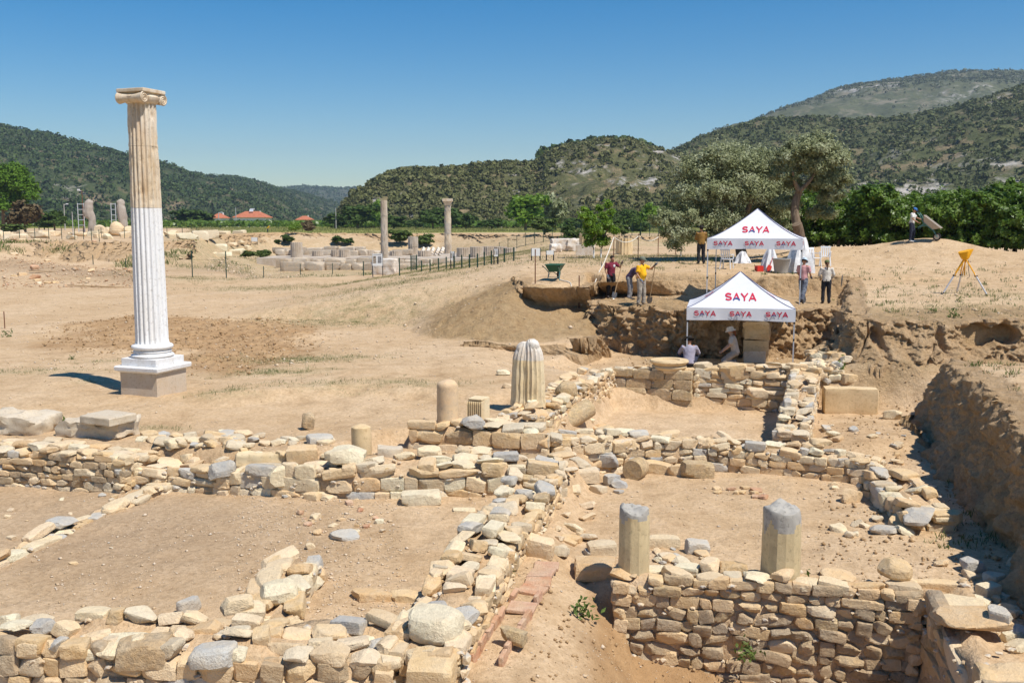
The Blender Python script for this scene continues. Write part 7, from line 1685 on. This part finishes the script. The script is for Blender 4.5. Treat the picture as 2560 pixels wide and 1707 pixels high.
# ------------------------------------------------------------------ ground litter: pebbles, clods, grass (nobody could count it)
def litter(name, label, cat, XY, size, mat, seed, flat_=.6, up=.15):
    rs = np.random.RandomState(seed); n = len(XY); Z = Hraw(XY[:,0], XY[:,1])
    base = np.array([(1,0,0),(-1,0,0),(0,1,0),(0,-1,0),(0,0,1),(0,0,-1)], float); F0 = np.array([(4,0,2),(4,2,1),(4,1,3),(4,3,0),(5,2,0),(5,1,2),(5,3,1),(5,0,3)])
    V = base[None]*rs.uniform(.6,1.3,(n,6,1))*size[:,None,None]*.5; V[...,2] *= flat_
    a = rs.uniform(0,6.28,n); c, s = np.cos(a)[:,None], np.sin(a)[:,None]; X = V[...,0]*c-V[...,1]*s; Y = V[...,0]*s+V[...,1]*c; V = np.stack([X, Y, V[...,2]], -1)
    V += np.stack([XY[:,0], XY[:,1], Z+size*up], -1)[:,None]
    o = raw_mesh(name, V.reshape(-1,3), (F0[None]+6*np.arange(n)[:,None,None]).reshape(-1,3), MATS[mat]); tag(o, label, cat, None, 'stuff'); return o
rs = np.random.RandomState(31)
t = NT('pebble'); t.out(t.ramp(t.noise(t.pos(), 9, 2), [(.3,(.38,.26,.15)), (.45,(.55,.40,.24)), (.55,(.66,.52,.37)), (.7,(.50,.43,.34))]), None, .95)
t = NT('debris'); t.out(t.ramp(t.noise(t.pos(), 3, 2), [(.3,(.40,.22,.12)), (.5,(.52,.34,.20)), (.62,(.62,.50,.36)), (.75,(.44,.20,.11))]), None, .95)
def in_px(n, pxr, Yr, rs):
    Y = rs.uniform(Yr[0]**.5, Yr[1]**.5, n)**2; px = rs.uniform(*pxr, n); return np.stack([(px-1280)/FPX*Y, Y], 1)
XY = in_px(9000, (-50,2600), (10,30), rs); keep = vn(XY[:,0]*.7, XY[:,1]*.7, seed=91)+rs.uniform(-.6,.6,len(XY)) > -.1; XY = XY[keep]
litter('pebbles', 'pale pebbles strewn over the room floors and field', 'pebbles', XY, rs.gamma(2, .010, len(XY))+.010, 'pebble', 32)
XY = in_px(19000, (-50,2600), (9.5,21), rs); keep = vn(XY[:,0]*1.1, XY[:,1]*1.1, seed=92)+rs.uniform(-.8,.8,len(XY)) > -.2; XY = XY[keep]
litter('grit', 'fine grit covering the floors of the rooms', 'grit', XY, rs.gamma(2, .004, len(XY))+.008, 'pebble', 39)
XY = in_px(2600, (560,1000), (12,19), rs); litter('gravel', 'fine grey gravel on the left room floor', 'gravel', XY, rs.gamma(2, .009, len(XY))+.010, 'pebble', 33)
XY = in_px(5000, (0,2560), (28,60), rs); litter('pebbles', 'pebbles strewn over the far field and plateau', 'pebbles', XY, rs.gamma(2, .018, len(XY))+.02, 'pebble', 34)
# clods on the turned soil and spoil banks
t = NT('clod'); t.out(t.ramp(t.noise(t.pos(), 5, 3), [(.3,(.30,.18,.085)), (.7,(.47,.31,.16))]), t.bump(t.noise(t.pos(), 30, 3), .6, .03), .95)
XY = in_px(7000, (80,860), (25,48), rs); keep = sdf(TURN, XY[:,0], XY[:,1])+rs.normal(0,.5,len(XY)) > 0; XY = XY[keep]
litter('clods', 'brown clods of the turned soil patch', 'clods', XY, rs.gamma(2, .018, len(XY))+.02, 'clod', 35, .8, .2)
XY = np.concatenate([in_px(1100, (2060,2560), (13,27), rs), in_px(800, (1480,2150), (28,36), rs), in_px(350, (1330,2000), (9.5,13), rs)]); litter('clods', 'brown clods fallen at the foot of the cut banks', 'clods', XY, rs.gamma(2, .014, len(XY))+.018, 'clod', 36, .8, .2)
XY = in_px(1700, (-30,420), (62,92), rs); litter('debris', 'reddish debris crumbs on the heap below the terrace', 'debris', XY, rs.gamma(2, .045, len(XY))+.04, 'debris', 37)
XY = in_px(1600, (520,760), (84,112), rs); litter('gravel', 'pale gravel slope at the left end of the temple pit', 'gravel', XY, rs.gamma(2, .045, len(XY))+.04, 'pebble', 38)
def tufts(name, label, XY, hgt, mat, seed, blades=9, spread=.5, lean=.45, wid=.10):
    rs = np.random.RandomState(seed); n = len(XY); Z = Hraw(XY[:,0], XY[:,1]); b = blades
    root = np.stack([XY[:,0], XY[:,1], Z], -1)[:,None]+np.concatenate([rs.normal(0, 1, (n,b,2))*(hgt*spread)[:,None,None], np.zeros((n,b,1))], 2)
    d = np.concatenate([rs.normal(0, lean, (n,b,2)), np.ones((n,b,1))], 2); d /= np.linalg.norm(d, axis=2)[...,None]
    L = hgt[:,None,None]*rs.uniform(.5,1.2,(n,b,1)); a = rs.uniform(0,6.28,(n,b)); sd_ = np.stack([np.cos(a), np.sin(a), 0*a], -1)*hgt[:,None,None]*wid*.5
    tip = root+d*L; mid = root+d*L*.55+np.array([0,0,.05])*L
    V = np.stack([root-sd_, root+sd_, mid+sd_*.8, tip, mid-sd_*.8], 2).reshape(-1,3); F = (np.array([[0,1,2,4],[4,2,3,3]])[None]+5*np.arange(n*b)[:,None,None])
    q = F[:,0]; t3 = F[:,1,:3]
    F3 = np.concatenate([q[:,[0,1,2]], q[:,[0,2,3]], t3])
    o = raw_mesh(name, V, F3, MATS[mat]); tag(o, label, 'grass', None, 'stuff'); return o
def around(spots, n, rs):
    out = []
    for px, py, z, rx, ry, s in spots:
        c = W(px, py, z); k = int(n*s*max(rx*ry,.1)); out.append(np.stack([rs.normal(c.x, rx*.6, k), rs.normal(c.y, ry*.6, k)], 1))
    return np.concatenate(out)
XY = around([g for g in GRASS if g[1] < 800], 60, rs); tufts('dry_grass', 'thin greyish grass patches on the middle field', XY, rs.uniform(.05,.15,len(XY)), 'grass_blade', 41, 6, 1.2)
XY = around([g for g in GRASS if g[1] >= 800], 170, rs); tufts('grass', 'short green weeds creeping over the near field', XY, rs.uniform(.03,.09,len(XY)), 'weed_leaf', 42, 7, 1.0)
XY = in_px(2600, (430,1700), (84,150), rs); keep = vn(XY[:,0]*.12, XY[:,1]*.12, seed=95) > .05; XY = XY[keep]; tufts('grass', 'green weeds in and around the temple pit', XY, rs.uniform(.12,.40,len(XY)), 'weed_leaf', 43, 8, .9)
XY = in_px(900, (0,480), (90,104), rs); keep = vn(XY[:,0]*.2, XY[:,1]*.2, seed=96) > .1; XY = XY[keep]; tufts('grass', 'dry weeds on the terrace bank', XY, rs.uniform(.2,.7,len(XY)), 'weed_leaf', 44, 8, .6)
XY = in_px(5200, (480,1750), (188,330), rs); tufts('field_grass', 'yellow green grass on the far field', XY, rs.uniform(.3,.6,len(XY)), 'grass_blade', 45, 6, 1.2)
XY = np.concatenate([in_px(260, (2080,2560), (28,44), rs), in_px(140, (1500,2000), (41,50), rs), in_px(120, (2350,2560), (15,25), rs)]); tufts('weeds', 'scattered small weeds on the plateau and spoil bank', XY, rs.uniform(.05,.18,len(XY)), 'weed_leaf', 46, 10, .5)
# larger weeds one can point at
def weed(label, p, h, n, seed, mat='weed_leaf'):
    rs = np.random.RandomState(seed); C = np.stack([rs.normal(0,h*.3,n), rs.normal(0,h*.3,n), np.abs(rs.normal(0,h*.45,n))], 1); V, F = cards(C, np.tile((0,-.3,1.), (n,1)), h*.35*rs.uniform(.6,1.4,n), rs, .4, .8)
    o = raw_mesh('weed', V, F, MATS[mat]); o.location = p; tag(o, label, 'weed')
for px, py, z, h, lb in ((2385,786,1.5,.28,'bright green weed at the edge of the right earth bank'), (2335,782,1.45,.24,'small bright weed left of the bank edge weed'), (2462,715,1.7,.16,'low green weed beside the tripod foot'), (2400,752,1.65,.2,'dry grey weed below the tripod'), (20,840,0,.28,'small flowering weed near the lone stake'), (180,895,0,.16,'small weed between the stake and the Ionic column'), (1275,1467,-.95,.2,'green weed at the foot of the cross wall by the drain'), (1455,1620,-1.5,.28,'grey green weed on the orange trench slope'), (2012,1475,-.9,.26,'trailing green weed on the trench wall right of the yellow stump'), (2245,1560,-1.3,.34,'tall thin weed in the shaded trench corner'), (1865,1640,-1.6,.26,'round leaved weed low on the trench wall'), (555,1145,-.2,.22,'low green weed beside the large pale flat block'), (2190,945,-.2,.35,'dark green tuft among the rubble slope'), (155,1055,-.1,.2,'green tuft behind the pitted field block'), (2100,940,0,.3,'green sprig in the rubble slope')):
    q = W(px, py, z); g = H(q.x, q.y); weed(lb, Vector((q.x, q.y-(.05 if 'trench wall' in lb else 0), max(g, z) if 'wall' in lb else g)), h, 60, int(px))
# ------------------------------------------------------------------ haze: the air of the valley
hz = MB().box((0,0,0), (1,1,1)).build('haze', None); hz.location = (0, 2400, 180); hz.scale = (8600, 5400, 380)
tag(hz, 'thin summer haze lying over the valley and hills', 'haze', None, 'stuff')
hm = bpy.data.materials.new('haze'); hm.use_nodes = True; hn = hm.node_tree.nodes; hn.remove(hn['Principled BSDF'])
pv = hn.new('ShaderNodeVolumePrincipled'); pv.inputs['Color'].default_value = (.72,.86,1.0,1); pv.inputs['Density'].default_value = .00013; pv.inputs['Anisotropy'].default_value = .2
hm.node_tree.links.new(pv.outputs[0], hn['Material Output'].inputs['Volume']); hz.data.materials.append(hm)
scene.cycles.volume_bounces = 0
